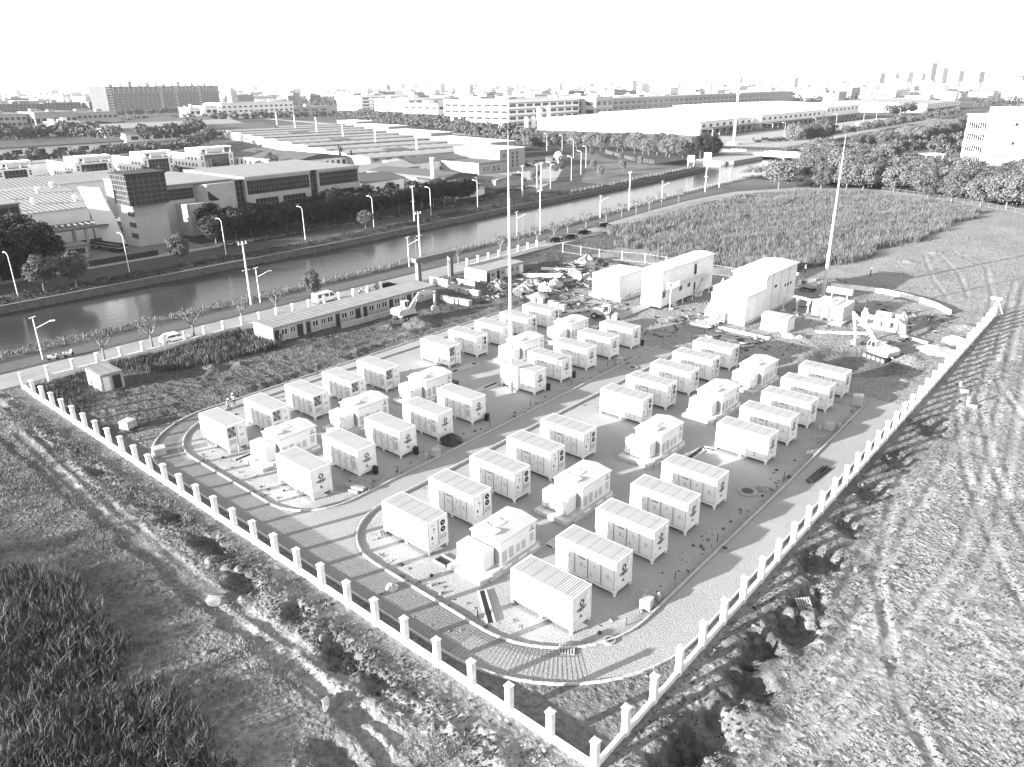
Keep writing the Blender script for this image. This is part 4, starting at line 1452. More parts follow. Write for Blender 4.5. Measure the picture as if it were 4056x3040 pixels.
# cable trenches with plates
def trench(label, pts, w, cover):
    t = thing('cable_trench', label, 'trench', (pts[0][0], pts[0][1], 0))
    ox, oy = pts[0]
    for a, b in zip(pts[:-1], pts[1:]):
        an = math.atan2(b[1] - a[1], b[0] - a[0])
        L = math.hypot(b[0] - a[0], b[1] - a[1])
        nx, ny = -math.sin(an), math.cos(an)
        for s in (-1, 1):
            MB().rbox((a[0] + b[0]) / 2 - ox + nx * s * (w / 2 + .07), (a[1] + b[1]) / 2 - oy + ny * s * (w / 2 + .07), -.1, .16, L, .14, an).build('trench_wall', M_PLINTH, t)
        MB().rbox((a[0] + b[0]) / 2 - ox, (a[1] + b[1]) / 2 - oy, -.05, .045, L, w, an).build('trench_floor', M_DARK, t)
        n = int(L / .62 * cover)
        for k in range(n):
            p = (k + .5) * .62
            MB().rbox(a[0] - ox + math.cos(an) * p, a[1] - oy + math.sin(an) * p, .10, .14, .56, w, an).build('cover_plate', M_GREY, t)


trench('open cable trench beside the far right containers', [(-34.9, 64.0), (-34.9, 72.0), (-33.9, 72.3)], .6, .25)
trench('cable trench behind the first right-hand skid', [(-36.0, 45.5), (-36.0, 49.0), (-34.0, 49.2)], .6, .4)
trench('cable trench at the foot of the first right-hand skid', [(-42.4, 37.8), (-40.9, 37.8)], .9, 0)
trench('covered cable trench by the black pedestal', [(-74.5, 63.9), (-74.2, 72.0), (-74.2, 76.0)], .8, .8)
trench('covered cable trench before the lone left container', [(-66.6, 62.6), (-66.4, 72.0)], .7, .75)
trench('dark trench running to the front kerb of the right block', [(-36.2, 36.9), (-33.0, 34.5)], .45, 0)
trench('short cable trench beside the first left-hand skid', [(-73.0, 36.2), (-73.2, 39.2)], .6, .2)
# marker pegs along the kerbs
PEG = MB().cyl((0, 0, -.1), (0, 0, .75), .04, .04, 6).mesh('peg', M_DARK)
pegs = [(-24.9, 41.0), (-25.0, 48.5), (-25.0, 56.0), (-25.2, 71.2), (-25.4, 78.4), (-25.8, 86.0), (-57.2, 46.0), (-57.3, 53.6), (-57.6, 61.0), (-57.9, 69.0), (-58.1, 78.0), (-58.3, 87.0), (-34.2, 34.3), (-76.4, 34.2), (-86.6, 64.0)]
for i, (x, y) in enumerate(pegs):
    tag(link('marker_peg', PEG, None, (x, y, 0)), 'short dark marker peg by the kerb, %s of fifteen counted kerb by kerb' % ORD[i], 'peg', 'marker pegs along the kerbs')
# steel bars, planks, pipes, panels
def bundle(name, label, cat, x, y, rz, n, L, r, mt, square=False):
    t = thing(name, label, cat, (x, y, max(0, ground_z(x, y))), rz)
    for k in range(n):
        lay = k // 6
        yy = (k % 6) * r * 2.3 + lay * r
        dx = random.uniform(-.4, .4)
        q = MB()
        if square:
            q.box(dx - L / 2, dx + L / 2, yy - r, yy + r, lay * r * 1.2, lay * r * 1.2 + r)
        else:
            q.cyl((dx - L / 2, yy, r + lay * r * 1.8), (dx + L / 2, yy + random.uniform(-.1, .1), r + lay * r * 1.8), r, r, 6)
        q.build('plank' if square else 'pipe', mt, t)


bundle('rebar_bundle', 'bundle of dark rods lying on the gravel by the right fence', 'rods', -22.3, 74.0, R(86), 12, 4.2, .06, M_DARK)
bundle('pipe_stack', 'fan of pale pipes lying in the material yard', 'pipes', -100.2, 123.4, R(35), 14, 8.0, .13, M_WHITE)
bundle('pipe_stack', 'long dark pipes on the ground before the plant building', 'pipes', -50.5, 110.3, R(1), 9, 9.0, .09, M_DARK)
bundle('pipe_stack', 'pale grey steel sections before the plant building', 'pipes', -50.0, 113.6, R(-2), 8, 8.5, .1, M_STEEL)
bundle('plank_stack', 'long plank walkway beside the small loader', 'planks', -70.2, 113.2, R(91), 4, 10.5, .22, M_WOOD, True)
bundle('plank_stack', 'flat stack of grey boards before the plant building', 'planks', -57.2, 112.6, R(8), 12, 3.4, .22, M_WOOD, True)
bundle('plank_stack', 'white boards stacked on grey ones by the plant building', 'planks', -56.8, 115.4, R(5), 10, 2.6, .18, M_WHITE, True)
bundle('plank_stack', 'loose boards beside the front left container corner', 'planks', -57.9, 40.3, R(15), 7, 2.6, .25, M_WOOD, True)
bundle('pipe_stack', 'pipes and offcuts behind the cabins beyond the gate', 'pipes', -101.5, 130.5, R(28), 10, 7.0, .12, M_STEEL)
# white panel stacks by the gateway
for i, (x, y, a, L, h, n, lab) in enumerate([(-112.4, 104.8, 4, 5.0, 1.6, 4, 'row of upright white panels inside the gateway'), (-107.2, 107.4, 3, 4.8, 1.5, 4, 'second row of upright white panels behind block stacks'), (-106.0, 72.5, 88, 16, .95, 9, 'row of pale hoarding boards in front of the cabins')]):
    t = thing('panel_stack', lab, 'panels', (x, y, 0), R(a))
    for k in range(n):
        MB().box(-L / 2 + k * L / n, -L / 2 + (k + 1) * L / n - .05, 0, .35, 0, h).build('panel', M_SHEET, t)
    if i == 2:
        t.location = (-103.6, 82.0, 0)
BLK = MB().box(-.55, .55, -.5, .5, 0, .95).box(-.5, .5, -.45, .45, .95, 1.0).mesh('block_stack', M_CARD)
BLW = MB().box(-.55, .55, -.5, .5, 0, .95).box(-.56, .56, -.05, .05, 0, .96).mesh('block_stack', M_SHEET)
blk = [(-105.9, 104.0), (-104.6, 104.1), (-103.4, 103.9), (-102.1, 104.3), (-101.0, 104.3), (-103.4, 97.6), (-102.2, 97.3), (-101.0, 97.5), (-99.8, 97.9), (-98.5, 98.0), (-97.4, 98.1), (-89.0, 107.6), (-87.7, 107.9), (-85.0, 107.7), (-83.4, 107.2), (-81.7, 106.8)]
for i, (x, y) in enumerate(blk):
    lab = 'square %s of material in the yard, %s from the gateway' % ('pale wrapped bale' if i % 3 else 'grey block stack', ORD[i])
    tag(link('block_stack', BLW if i % 3 else BLK, None, (x, y, 0), R(random.uniform(-12, 12))), lab, 'block stack', 'block stacks in the material yard')


def lump(name, label, cat, x, y, r, h, mt, seed, n=18, rough_=.35):
    """irregular heap"""
    rs = random.Random(seed)
    q = MB()
    vs = [(0, 0, h)]
    rings = 4
    for j in range(1, rings + 1):
        for i in range(n):
            a = 2 * math.pi * i / n
            rr_ = r * j / rings * (1 + rough_ * .5 * rs.uniform(-1, 1))
            zz = h * (1 - j / rings) ** .9 * (1 + rough_ * rs.uniform(-1, 1)) - (.25 if j == rings else 0)
            vs.append((rr_ * math.cos(a), rr_ * math.sin(a), zz))
    fs = [(0, 1 + i, 1 + (i + 1) % n) for i in range(n)]
    for j in range(rings - 1):
        for i in range(n):
            a, b = 1 + j * n + i, 1 + j * n + (i + 1) % n
            fs.append((a, a + n, b + n, b))
    q.add(vs, fs)
    o = q.build(name, mt, None, (x, y, max(0, ground_z(x, y)) - .03))
    return tag(o, label, cat)


lump('tarpaulin', 'crumpled grey tarpaulin over goods in the material yard', 'tarpaulin', -95.6, 112.0, 2.4, 1.5, M_TARP, 1)
lump('tarpaulin', 'dark crumpled tarpaulin with peaked folds in the material yard', 'tarpaulin', -93.0, 115.6, 2.2, 1.7, M_GREY, 2)
lump('tarpaulin', 'pale sheeted heap behind the peaked tarpaulin', 'tarpaulin', -93.8, 120.0, 2.0, 1.4, M_SHEET, 3)
lump('sand_heap', 'smooth sand heap in the material yard', 'sand', -90.2, 110.0, 2.6, 1.3, M_CARD, 4, rough_=.06)
lump('gravel_heap', 'small pale gravel heap by the white kiosk', 'gravel', -43.6, 117.2, 1.5, .7, M_CONC, 5, rough_=.08)
lump('tarpaulin', 'black plastic sheet heaped by the second left containers', 'tarpaulin', -58.2, 54.9, 1.5, 1.1, M_BLACK, 6)
lump('tarpaulin', 'pale dust sheet spread on the soil by the right fence', 'tarpaulin', -23.6, 124.6, 3.6, .7, M_SHEET, 7)
lump('tarpaulin', 'second pale dust sheet nearer the right fence', 'tarpaulin', -22.6, 131.2, 2.6, .8, M_SHEET, 8)
lump('waste_sack', 'pale torn sack of rubbish on the near road', 'sack', -42.2, 32.4, .7, .5, M_SHEET, 9)
lump('waste_sack', 'heap of pale sacks by the gateway', 'sack', -108.8, 105.4, 1.6, 1.2, M_SHEET, 10)
lump('rubble_heap', 'dark rubble heap by the gateway post', 'rubble', -113.6, 107.6, 2.2, 1.0, M_TARP, 11)
lump('rubble_heap', 'mixed scrap heap in front of the cabins beyond the gate', 'scrap', -104.0, 113.6, 2.6, .9, M_TARP, 12, rough_=.6)
lump('rubble_heap', 'low scrap heap beside the pale pipes', 'scrap', -98.6, 118.4, 3.0, .8, M_TARP, 13, rough_=.7)
lump('rubble_heap', 'pale scrap heap behind the dark reels', 'scrap', -92.0, 129.4, 3.0, .9, M_SHEET, 14, rough_=.7)
lump('rubble_heap', 'dark soil heap at the rear corner of the yard', 'soil heap', -101.4, 141.6, 3.2, 1.7, M_TARP, 15)
# cable reels
def reel(label, x, y, rz, r):
    t = thing('cable_reel', label, 'reel', (x, y, 0), rz)
    for s in (-.4, .4):
        f = MB().cyl((0, s - .04, r), (0, s + .04, r), r, r, 18).build('flange', M_WOOD, t)
    MB().cyl((0, -.36, r), (0, .36, r), r * .6, r * .6, 14).build('cable', M_DARK, t)
    for s in (-.45, .45):
        MB().cyl((0, s - .01, r), (0, s + .01, r), r * .3, r * .3, 10).build('hub', M_SHEET, t)


reel('wooden cable reel standing near the embossed steel house', -92.6, 126.0, R(20), 1.0)
reel('wooden cable reel half behind the pale pipes', -95.4, 128.0, R(50), 1.0)
reel('pale concrete mixer drum beside the tarpaulins', -94.2, 108.6, R(60), .75)
# stones and lumps outside the fences
def rock(label, x, y, r, seed, flat=.6):
    rs = random.Random(seed)
    q = MB()
    n = 7
    vs = []
    for j, (rr_, zz) in enumerate(((.8, -.2), (1.0, .25), (.6, .8))):
        for i in range(n):
            a = 2 * math.pi * (i + .5 * (j % 2)) / n
            k = rr_ * rs.uniform(.7, 1.2)
            vs.append((k * math.cos(a) * r, k * math.sin(a) * r * .75, zz * r * flat * rs.uniform(.8, 1.2)))
    vs.append((0, 0, r * flat))
    fs = []
    for j in range(2):
        for i in range(n):
            a, b = j * n + i, j * n + (i + 1) % n
            fs.append((a, b, b + n, a + n))
    fs += [(2 * n + i, 2 * n + (i + 1) % n, 3 * n) for i in range(n)]
    q.add(vs, fs)
    tag(q.build('rock', M_STONE, None, (x, y, ground_z(x, y) - .05), rs.uniform(0, 6)), label, 'rock', 'loose rocks outside the fences')


rocks = [(-51.7, 22.1, .95, 'large flat pale stone on the trampled strip left of the front corner'), (-57.1, 24.4, .55, 'pale broken lump by the near fence, beside two others'), (-55.2, 25.0, .6, 'largest of three pale broken lumps near the left fence'), (-54.3, 25.5, .5, 'darker broken lump beside the pale ones'),
         (-41.4, 25.0, .5, 'pale stone lying below the near fence'), (-35.6, 21.4, .9, 'big earth-covered boulder on the low ridge'), (-31.4, 23.9, .45, 'stone on the berm near the front corner'), (-13.9, 59.6, .5, 'pale stone beside the pits outside the right fence'), (-11.6, 62.0, .45, 'pale stone on the bare soil tracks'),
         (-16.0, 41.0, .5, 'pale block at the rim of a pit by the right fence'), (-16.8, 46.6, .6, 'square stone by the dark pit outside the right fence'), (-14.2, 34.2, .6, 'pale stone at the nearest pit'), (-13.0, 37.0, .4, 'small stone beyond the nearest pit'), (-46.5, 18.4, .4, 'small stone on rough grass near the reeds'),
         (-44.0, 16.6, .45, 'stone at the edge of the near reeds'), (-33.0, 17.0, .5, 'stone low in the picture beside the near reeds'), (-8.4, 50.0, .35, 'lone stone among the ploughed clods'), (-62.0, 15.8, .5, 'stone beside the far edge of the near reeds')]
for i, (x, y, r, lab) in enumerate(rocks):
    rock(lab, x, y, r, 40 + i)
# survey tripod and white marker posts out in the field
t = thing('survey_tripod', 'white tripod stand out on the bare soil', 'tripod', (-21.2, 152.0, ground_z(-21.2, 152.0)))
for k in range(3):
    a = k * 2.1
    MB().bar((math.cos(a) * 1.2, math.sin(a) * 1.2, 0), (0, 0, 2.6), .12).build('leg', M_WHITE, t)
MB().box(-1.1, .6, -.3, .3, 2.6, 2.9).build('head', M_WHITE, t)
for i, (x, y) in enumerate([(-15.2, 104.0), (-17.2, 109.0)]):
    tag(MB().box(-.13, .13, -.13, .13, -.2, 1.3).box(.2, 1.1, -.22, .22, -.1, .3).build('boundary_post', M_PLINTH, None, (x, y, 0)), 'stubby white post and block outside the right fence, %s one' % ('nearer' if i == 0 else 'farther'), 'post')

# offcuts, boards and rubbish strewn over the working areas
def debris(name, label, areas, seed, mt):
    rng = np.random.default_rng(seed)
    base = np.array([[-1, -1, 0], [1, -1, 0], [1, 1, 0], [-1, 1, 0], [-1, -1, 1], [1, -1, 1], [1, 1, 1], [-1, 1, 1.0]])
    fq = np.array([(4, 5, 6, 7), (0, 1, 5, 4), (1, 2, 6, 5), (2, 3, 7, 6), (3, 0, 4, 7)])
    Vs, Fs, Ts, k = [], [], [], 0
    for x0, x1, y0, y1, n, s0, s1 in areas:
        for i in range(n):
            x, y = rng.uniform(x0, x1), rng.uniform(y0, y1)
            L, W, H = rng.uniform(s0, s1), rng.uniform(.08, .3) * min(1, s1), rng.uniform(.03, .2) * min(1, s1)
            if rng.random() < .3:
                L, W, H = rng.uniform(.4, .8) * min(1, s1), rng.uniform(.3, .6) * min(1, s1), rng.uniform(.1, .35) * min(1, s1)
            a, tl = rng.uniform(0, 6.28), rng.uniform(-.25, .25)
            v = base * np.array([L / 2, W / 2, H])
            v[:, 2] += v[:, 0] * tl + abs(tl) * L / 2
            c, s = math.cos(a), math.sin(a)
            v = np.stack([v[:, 0] * c - v[:, 1] * s + x, v[:, 0] * s + v[:, 1] * c + y, v[:, 2] + max(0, ground_z(x, y)) - .02], 1)
            Vs.append(v)
            Fs.append(fq + k)
            Ts.append(np.full(8, rng.choice([.02, .04, .07, .10, .16])))
            k += 8
    me = np_mesh(name, np.concatenate(Vs), np.concatenate(Fs), mt, False, np.concatenate(Ts))
    return stuff(link(name, me), label, 'debris')


M_DEB = mat('mixed_debris', 1.0, rough=0.8, var=0.2, scale=1.5, attr='tone', coords='World')
debris('site_debris', 'boards, offcuts and rubbish strewn about the material yard', [(-112, -104, 113, 128, 90, .4, 2.2), (-104, -86, 108, 145, 420, .4, 3.0), (-100, -96, 100, 108, 30, .3, 1.2), (-86, -72, 104, 117, 80, .3, 2.0), (-66, -44, 104, 117, 90, .3, 2.2), (-70, -60, 119, 140, 40, .3, 1.8), (-50, -26, 122, 146, 110, .3, 1.6)], 71, M_DEB)
debris('kerb_debris', 'bricks, boards and scraps left along the kerbs', [(-26.5, -24.6, 38, 95, 70, .1, .45), (-58.6, -56.8, 40, 98, 70, .1, .45), (-53.0, -50.2, 40, 95, 30, .1, .4), (-48, -30, 33.8, 36, 34, .1, .5), (-80, -60, 33.6, 36, 30, .1, .5), (-44, -34, 30.5, 33, 8, .1, .35), (-60, -20, 26.5, 28.2, 45, .12, .5), (-18.6, -17, 32, 90, 45, .12, .5), (-88.5, -75, 40, 99, 30, .1, .4)], 72, M_DEB)

# ================================================================ canal side, streets and what stands along them
M_PGREY = mat('pale_grey_metal', 0.62, rough=0.5, var=0.06, scale=1.0)
M_IRON = mat('iron_railing', 0.16, rough=0.6, var=0.15, scale=1.0)
M_POLE = mat('concrete_pole', 0.62, rough=0.8, var=0.08, scale=1.0)
rs5 = random.Random(5)
# stone faced quay: the stones nearest the viewer are parts, the rest one mass
t = thing('canal_wall', 'coursed stone retaining wall along the far side of the canal', 'wall', (-167.0, 0, 0))
q = MB()
ys = [-60, 20, 60, 120, 200, 314, 342]
for a, b in zip(ys[:-1], ys[1:]):
    xa, xb = lerp(FAR, a) + 167, lerp(FAR, b) + 167
    q.add([(xa - .4, a, -2.6), (xa + .16, a, -2.6), (xb + .16, b, -2.6), (xb - .4, b, -2.6), (xa - .4, a, .06), (xa + .16, a, .06), (xb + .16, b, .06), (xb - .4, b, .06)],
          [(0, 3, 2, 1), (4, 5, 6, 7), (0, 1, 5, 4), (1, 2, 6, 5), (2, 3, 7, 6), (3, 0, 4, 7)])
q.build('backing', M_STONE_D, t)
SM = []
for k in range(5):
    w_, h_ = .34 + .06 * k, .17 + .015 * (k % 3)
    v_ = []
    SM.append(MB().box(0, .09, -w_, w_, -h_, h_).add([(.09, -w_, -h_), (.09, w_, -h_), (.09, w_, h_), (.09, -w_, h_), (.14, -w_ * .6, -h_ * .5), (.14, w_ * .6, -h_ * .5), (.14, w_ * .6, h_ * .5), (.14, -w_ * .6, h_ * .5)],
              [(4, 5, 6, 7), (0, 1, 5, 4), (1, 2, 6, 5), (2, 3, 7, 6), (3, 0, 4, 7)]).mesh('stone', M_STONE))
cnt = 0
rest = MB()
for row in range(4):
    y = 34 + rs5.random()
    while y < 342:
        k = rs5.randrange(5)
        w_ = .34 + .06 * k
        y += w_ + .05
        x, z = lerp(FAR, y) + 167 + .14, -1.32 + row * .41
        if y < 92 and cnt < 290:
            o = link('stone', SM[k], t, (x, y, z))
            cnt += 1
        elif rs5.random() < .92:
            rest.box(x, x + .12, y - w_, y + w_, z - .17, z + .17)
        y += w_ + .05
o = rest.build('far_stones', M_STONE, t)
o['kind'] = 'stuff'
MB().box(-.1, .2, 34, 120, .06, .2).build('coping', M_CONC, t)
# island embankment under the bridge
t = thing('stone_embankment', 'pale curved stone embankment beside the bridge', 'embankment', (-190, 385, 0))
MB().prism([(-9, -12.5), (6, -14), (10.5, -9), (11, 24), (-9, 24)], -2.6, .25).build('wall', M_CONC, t)


def iron_fence(label, pts, sp, h, mt, n=7, rw=.05):
    t = thing('iron_fence', label, 'fence', (pts[0][0], pts[0][1], 0))
    ox, oy = pts[0]
    PM_ = MB().box(-.06, .06, -.06, .06, -.3, h + .15).mesh('post', mt)
    rails = MB()
    P_ = resample(pts, sp)
    for (p, a), (p2, a2) in zip(P_, P_[1:] + P_[-1:]):
        link('post', PM_, t, (p.x - ox, p.y - oy, 0), a)
        if (p2 - p).length < sp * 1.6 and p2 != p:
            for z in (.25, h * .98):
                rails.bar((p.x - ox, p.y - oy, z), (p2.x - ox, p2.y - oy, z), rw)
            for k in range(1, n):
                c = p.lerp(p2, k / n)
                rails.box(c.x - ox - .018, c.x - ox + .018, c.y - oy - .018, c.y - oy + .018, .2, h)
    rails.build('railings', mt, t)
    return t


iron_fence('grey iron railing along the near bank of the canal', [(-131.6, -20), (-132.2, 60), (-132.8, 120), (-134.5, 170), (-138.5, 220), (-142, 275), (-142.5, 300)], 3.0, 1.2, M_IRON)
iron_fence('iron railing along the far bank beside the park', [(-174.3, 232), (-177.0, 290), (-180.0, 336)], 3.0, 1.5, M_IRON)
iron_fence('pale wire fence between the material yard and the reeds', [(-112.4, 146.5), (-100.3, 146.0), (-90.8, 148.6), (-70, 147.8), (-52, 147)], 5.6, 2.2, M_PGREY, 1, .02)
iron_fence('railing behind the park lawn under the trees', [(-206, 342), (-226, 352), (-262, 380)], 3.0, 1.8, M_IRON)
iron_fence('railing along the curved road below the tree belt', [(-86, 303.5), (-60, 291), (-35, 273), (-10, 253)], 3.4, 1.5, M_IRON)


def lamp(label, x, y, h, arm, rz, double=False, grp='street lamps'):
    t = thing('street_lamp', label, 'street lamp', (x, y, 0), rz, grp)
    MB().cyl((0, 0, -.1), (0, 0, h), .11, .07, 8).build('pole', M_PGREY, t)
    q = MB()
    pts = [(0, 0, h - .1), (arm * .35, 0, h + .45), (arm, 0, h + .55)] if not double else [(0, 0, h * .75), (arm, 0, h * .9)]
    for a, b in zip(pts[:-1], pts[1:]):
        q.cyl(a, b, .06, .05, 6)
    q.build('arm', M_PGREY, t)
    e = pts[-1]
    MB().box(e[0] - .1, e[0] + .65, -.14, .14, e[2] - .07, e[2] + .07).build('lamp_head', M_WHITE, t)
    if double:
        MB().bar((-.5, 0, h + .02), (.45, 0, h + .25), .5, .06).build('solar_panel', M_GREY, t)
    return t


far_l = [(-172.7, 46.0), (-176.2, 69.7), (-176.3, 93.4), (-177.0, 117), (-177.6, 141), (-179.1, 165.2), (-179.6, 187), (-182.6, 213.5), (-189, 238), (-197, 262), (-209, 285), (-223, 308), (-259, 346), (-283, 367), (-300, 374)]
for i, (x, y) in enumerate(far_l):
    lamp('white curved-arm street lamp beyond the canal, %s from the left' % ORD[i], x, y, 8.2 if i < 8 else 9.5, 1.5, R(180))
near_l = [(-127.2, 35), (-130.1, 74.4), (-130.4, 112.7), (-134.1, 154.5), (-134.2, 193.3), (-137.5, 234.8), (-138.5, 279)]
for i, (x, y) in enumerate(near_l):
    lamp('grey lamp with slanted arm and solar panel by the canal, %s from the left' % ORD[i], x, y, 6.6, 2.2, R(62), True, 'lamps on the near bank')
dock_l = [(-225, 546), (-242, 694), (-235, 741), (-240, 792), (-232, 620), (-236, 850)]
for i, (x, y) in enumerate(sorted(dock_l, key=lambda p: azim(*p))):
    lamp('white lamp in the loading yard of the big warehouse, %s from the left' % ORD[i], x, y, 10, 2, R(180))


def utility_pole(label, x, y, h):
    t = thing('utility_pole', label, 'utility pole', (x, y, 0), 0, 'utility poles along the canal')
    MB().cyl((0, 0, -.1), (0, 0, h), .2, .12, 8).build('pole', M_POLE, t)
    a = MB().box(-.08, .08, -.9, .9, h - .5, h - .36).build('crossarm', M_POLE, t)
    for k in (-.75, 0, .75):
        MB().cyl((0, k, h - .36), (0, k, h + .05), .07, .05, 6).build('insulator', M_WHITE, a)
    MB().box(-.07, .07, -.8, .8, h * .55, h * .55 + .1).build('crossarm', M_POLE, t)


for i, (x, y) in enumerate([(-130.2, 72.5), (-130.1, 116.0), (-132.1, 161.9), (-135.7, 211.5)]):
    utility_pole('tall pale concrete utility pole on the near bank, %s from the left' % ORD[i], x, y, 12)
for i, (x, y) in enumerate([(-176.0, 155.3), (-187, 219), (-186, 226), (-188, 231)]):
    utility_pole('slim pale utility pole on the far bank, %s from the left' % ORD[i], x, y, 10.5)
t = thing('board_on_pole', 'tall white pole carrying a blank white board by the canal bend', 'sign', (-137, 265, 0))
MB().cyl((0, 0, -.1), (0, 0, 11.5), .2, .13, 8).build('pole', M_POLE, t)
MB().box(-1.3, 1.3, -.12, .12, 11.2, 14.0).build('board', M_WHITE, t)
t.rotation_euler[2] = R(25)
MB().bar((-.7, 0, 5.5), (.7, 0, 5.5), .12).build('crossarm', M_POLE, t)
t = thing('notice_board', 'pale notice board on two white legs at the canal point', 'sign', (-183.5, 338.5, 0), R(45))
for x in (-1.4, 1.4):
    MB().cyl((x, 0, -.2), (x, 0, 5.2), .14, .14, 8).build('leg', M_WHITE, t)
MB().box(-1.7, 1.7, -.1, .1, 2.4, 5.6).build('board', M_VENT, t)

# telecom mast
t = thing('telecom_mast', 'very tall white telecom mast with antenna rings beyond the bridge', 'mast', (-228.8, 476.4, 0))
MB().box(-3, 3, -3, 3, -.2, 1.5).build('base', M_FENCE, t)
MB().cyl((0, 0, 0), (0, 0, 44), 1.1, .55, 14).build('shaft', M_GREY, t)
for z in (31, 35, 39, 42.5):
    MB().cyl((0, 0, z), (0, 0, z + .18), 1.25, 1.25, 12).build('platform', M_GREY, t)
    for k in range(6):
        a = k * math.pi / 3 + z
        MB().box(math.cos(a) * 1.2 - .16, math.cos(a) * 1.2 + .16, math.sin(a) * 1.2 - .16, math.sin(a) * 1.2 + .16, z - .8, z + 1.5).build('antenna', M_VENT, t)
MB().cyl((0, 0, 44), (0, 0, 52.5), .2, .1, 6).build('spike', M_GREY, t)

# bridge
t = thing('road_bridge', 'white concrete road bridge with panelled parapets over the canal', 'bridge', (-178, 421, 0))
MB().box(-38, 38, -7.5, 7.5, -.4, .35).build('deck', M_CONC, t)
for y in (-7.4, 0.6, 7.4):
    for k in range(26):
        x = -37.5 + k * 2.9
        MB().box(x, x + .3, y - .15, y + .15, .35, 1.7).build('parapet_post', M_FENCE, t)
    MB().box(-37.5, 37.5, y - .1, y + .1, 1.3, 1.5).build('parapet_rail', M_FENCE, t)
    MB().box(-37.5, 37.5, y - .08, y + .08, .35, .95).build('parapet_panel', M_FENCE, t)
for x in (-12, 8, 22):
    for y in (-5.5, -1.8, 1.8, 5.5):
        MB().cyl((x, y, -2.6), (x, y, -.4), .6, .6, 10).build('pier', M_CONC, t)
    MB().box(x - .8, x + .8, -7, 7, -.9, -.4).build('pier_cap', M_CONC, t)


# vehicles -----------------------------------------------------------------
def car_mesh(name, body_mt, L=4.5, W=1.8, van=False):
    t = thing(name, None, None)
    if van:
        prof = [(-L / 2, .35), (L / 2 - .1, .35), (L / 2, .9), (L / 2 - .7, 1.15), (L / 2 - 1.4, 1.95), (-L / 2 + .05, 2.0)]
    else:
        prof = [(-L / 2, .35), (L / 2, .35), (L / 2, .7), (L / 2 - .9, .88), (L / 2 - 1.75, 1.38), (-L / 2 + 1.0, 1.42), (-L / 2 + .15, .95)]
    b = MB().extr(prof, -W / 2, W / 2, 'y').build('body', body_mt, t)
    if van:
        wins = [[(L / 2 - 1.35, 1.1), (L / 2 - .85, 1.1), (L / 2 - 1.45, 1.8), (L / 2 - 2.0, 1.8), (L / 2 - 2.0, 1.1)], [(-.9, 1.15), (.2, 1.15), (.2, 1.8), (-.9, 1.8)], [(-2.2, 1.15), (-1.05, 1.15), (-1.05, 1.8), (-2.2, 1.8)]]
    else:
        wins = [[(-L / 2 + .65, .95), (-.1, .95), (-.1, 1.32), (-L / 2 + 1.1, 1.32)], [(0, .95), (L / 2 - 1.15, .95), (L / 2 - 1.85, 1.32), (0, 1.32)]]
    for w_ in wins:
        MB().extr(w_, -W / 2 - .012, W / 2 + .012, 'y').build('window', M_GLASS, t)
    if van:
        MB().extr([(L / 2 - .74, 1.17), (L / 2 - .68, 1.17), (L / 2 - 1.36, 1.92), (L / 2 - 1.44, 1.92)], -W / 2 + .12, W / 2 - .12, 'y').build('windscreen', M_GLASS, t)
    else:
        MB().extr([(L / 2 - 1.0, .93), (L / 2 - .92, .93), (L / 2 - 1.72, 1.37), (L / 2 - 1.8, 1.37)], -W / 2 + .15, W / 2 - .15, 'y').build('windscreen', M_GLASS, t)
        MB().extr([(-L / 2 + .2, 1.0), (-L / 2 + .27, .98), (-L / 2 + 1.02, 1.38), (-L / 2 + .95, 1.4)], -W / 2 + .15, W / 2 - .15, 'y').build('rear_window', M_GLASS, t)
    for x in (-L / 2 + .85, L / 2 - .85):
        for y in (-W / 2 + .08, W / 2 - .08):
            w_ = MB().cyl((x, y - .11, .32), (x, y + .11, .32), .33, .33, 12).build('wheel', M_DARK, t)
            MB().cyl((x, y - .12, .32), (x, y + .12, .32), .18, .18, 8).build('rim', M_PGREY, w_)
    for y in (-W / 2 + .3, W / 2 - .3):
        MB().box(L / 2 - .04, L / 2 + .015, y - .18, y + .18, .6, .74).build('headlight', M_PGREY, t)
    return t


M_CARW = mat('white_car_paint', 0.75, rough=0.25, var=0.03, scale=1, spec=0.5)
M_CARB = mat('black_car_paint', 0.02, rough=0.2, var=0.1, scale=1, spec=0.5)
M_CARG = mat('grey_car_paint', 0.2, rough=0.25, var=0.1, scale=1, spec=0.5)


def place(first, spots, cat, grp):
    for i, (x, y, a, lab) in enumerate(spots):
        if i == 0:
            o = first
            o.location = (x, y, .03)
            o.rotation_euler[2] = R(a)
            tag(o, lab, cat, grp)
        else:
            copy_tree(first, (x, y, .03), R(a), lab, grp)


place(car_mesh('white_van', M_CARW, 4.9, 1.85, True), [(-120.7, 82.8, 88, 'white van on the canal road behind the cabins')], 'van', None)
place(car_mesh('white_car', M_CARW), [(-119.9, 52.4, 88, 'white car on the canal road behind the fence'), (-238, 303, 30, 'white car in the far car park under the ball sculpture')], 'car', 'cars along the roads')
place(car_mesh('black_car', M_CARB), [(-122.2, 155.6, 80, 'black car parked at the canal road, nearest of four in line'), (-121.6, 161.4, 78, 'black car parked at the canal road, second of four in line'), (-122.6, 168.6, 76, 'black car parked at the canal road, third of four in line'),
                                      (-124.4, 181.0, 74, 'black car parked at the canal road, farthest, half behind reeds'), (-119.4, 96.5, 86, 'dark car standing outside the gateway'), (-249, 297, 25, 'dark car in the far car park, nearest the office end'),
                                      (-254, 302, 25, 'dark car in the far car park, middle of three'), (-258, 308, 25, 'dark car in the far car park, farthest of three')], 'car', 'dark cars')
place(car_mesh('grey_car', M_CARG), [(-246, 312, 80, 'grey car beside the little white kiosk of the car park'), (-218, 640, 85, 'grey car in the warehouse loading yard')], 'car', 'grey cars')
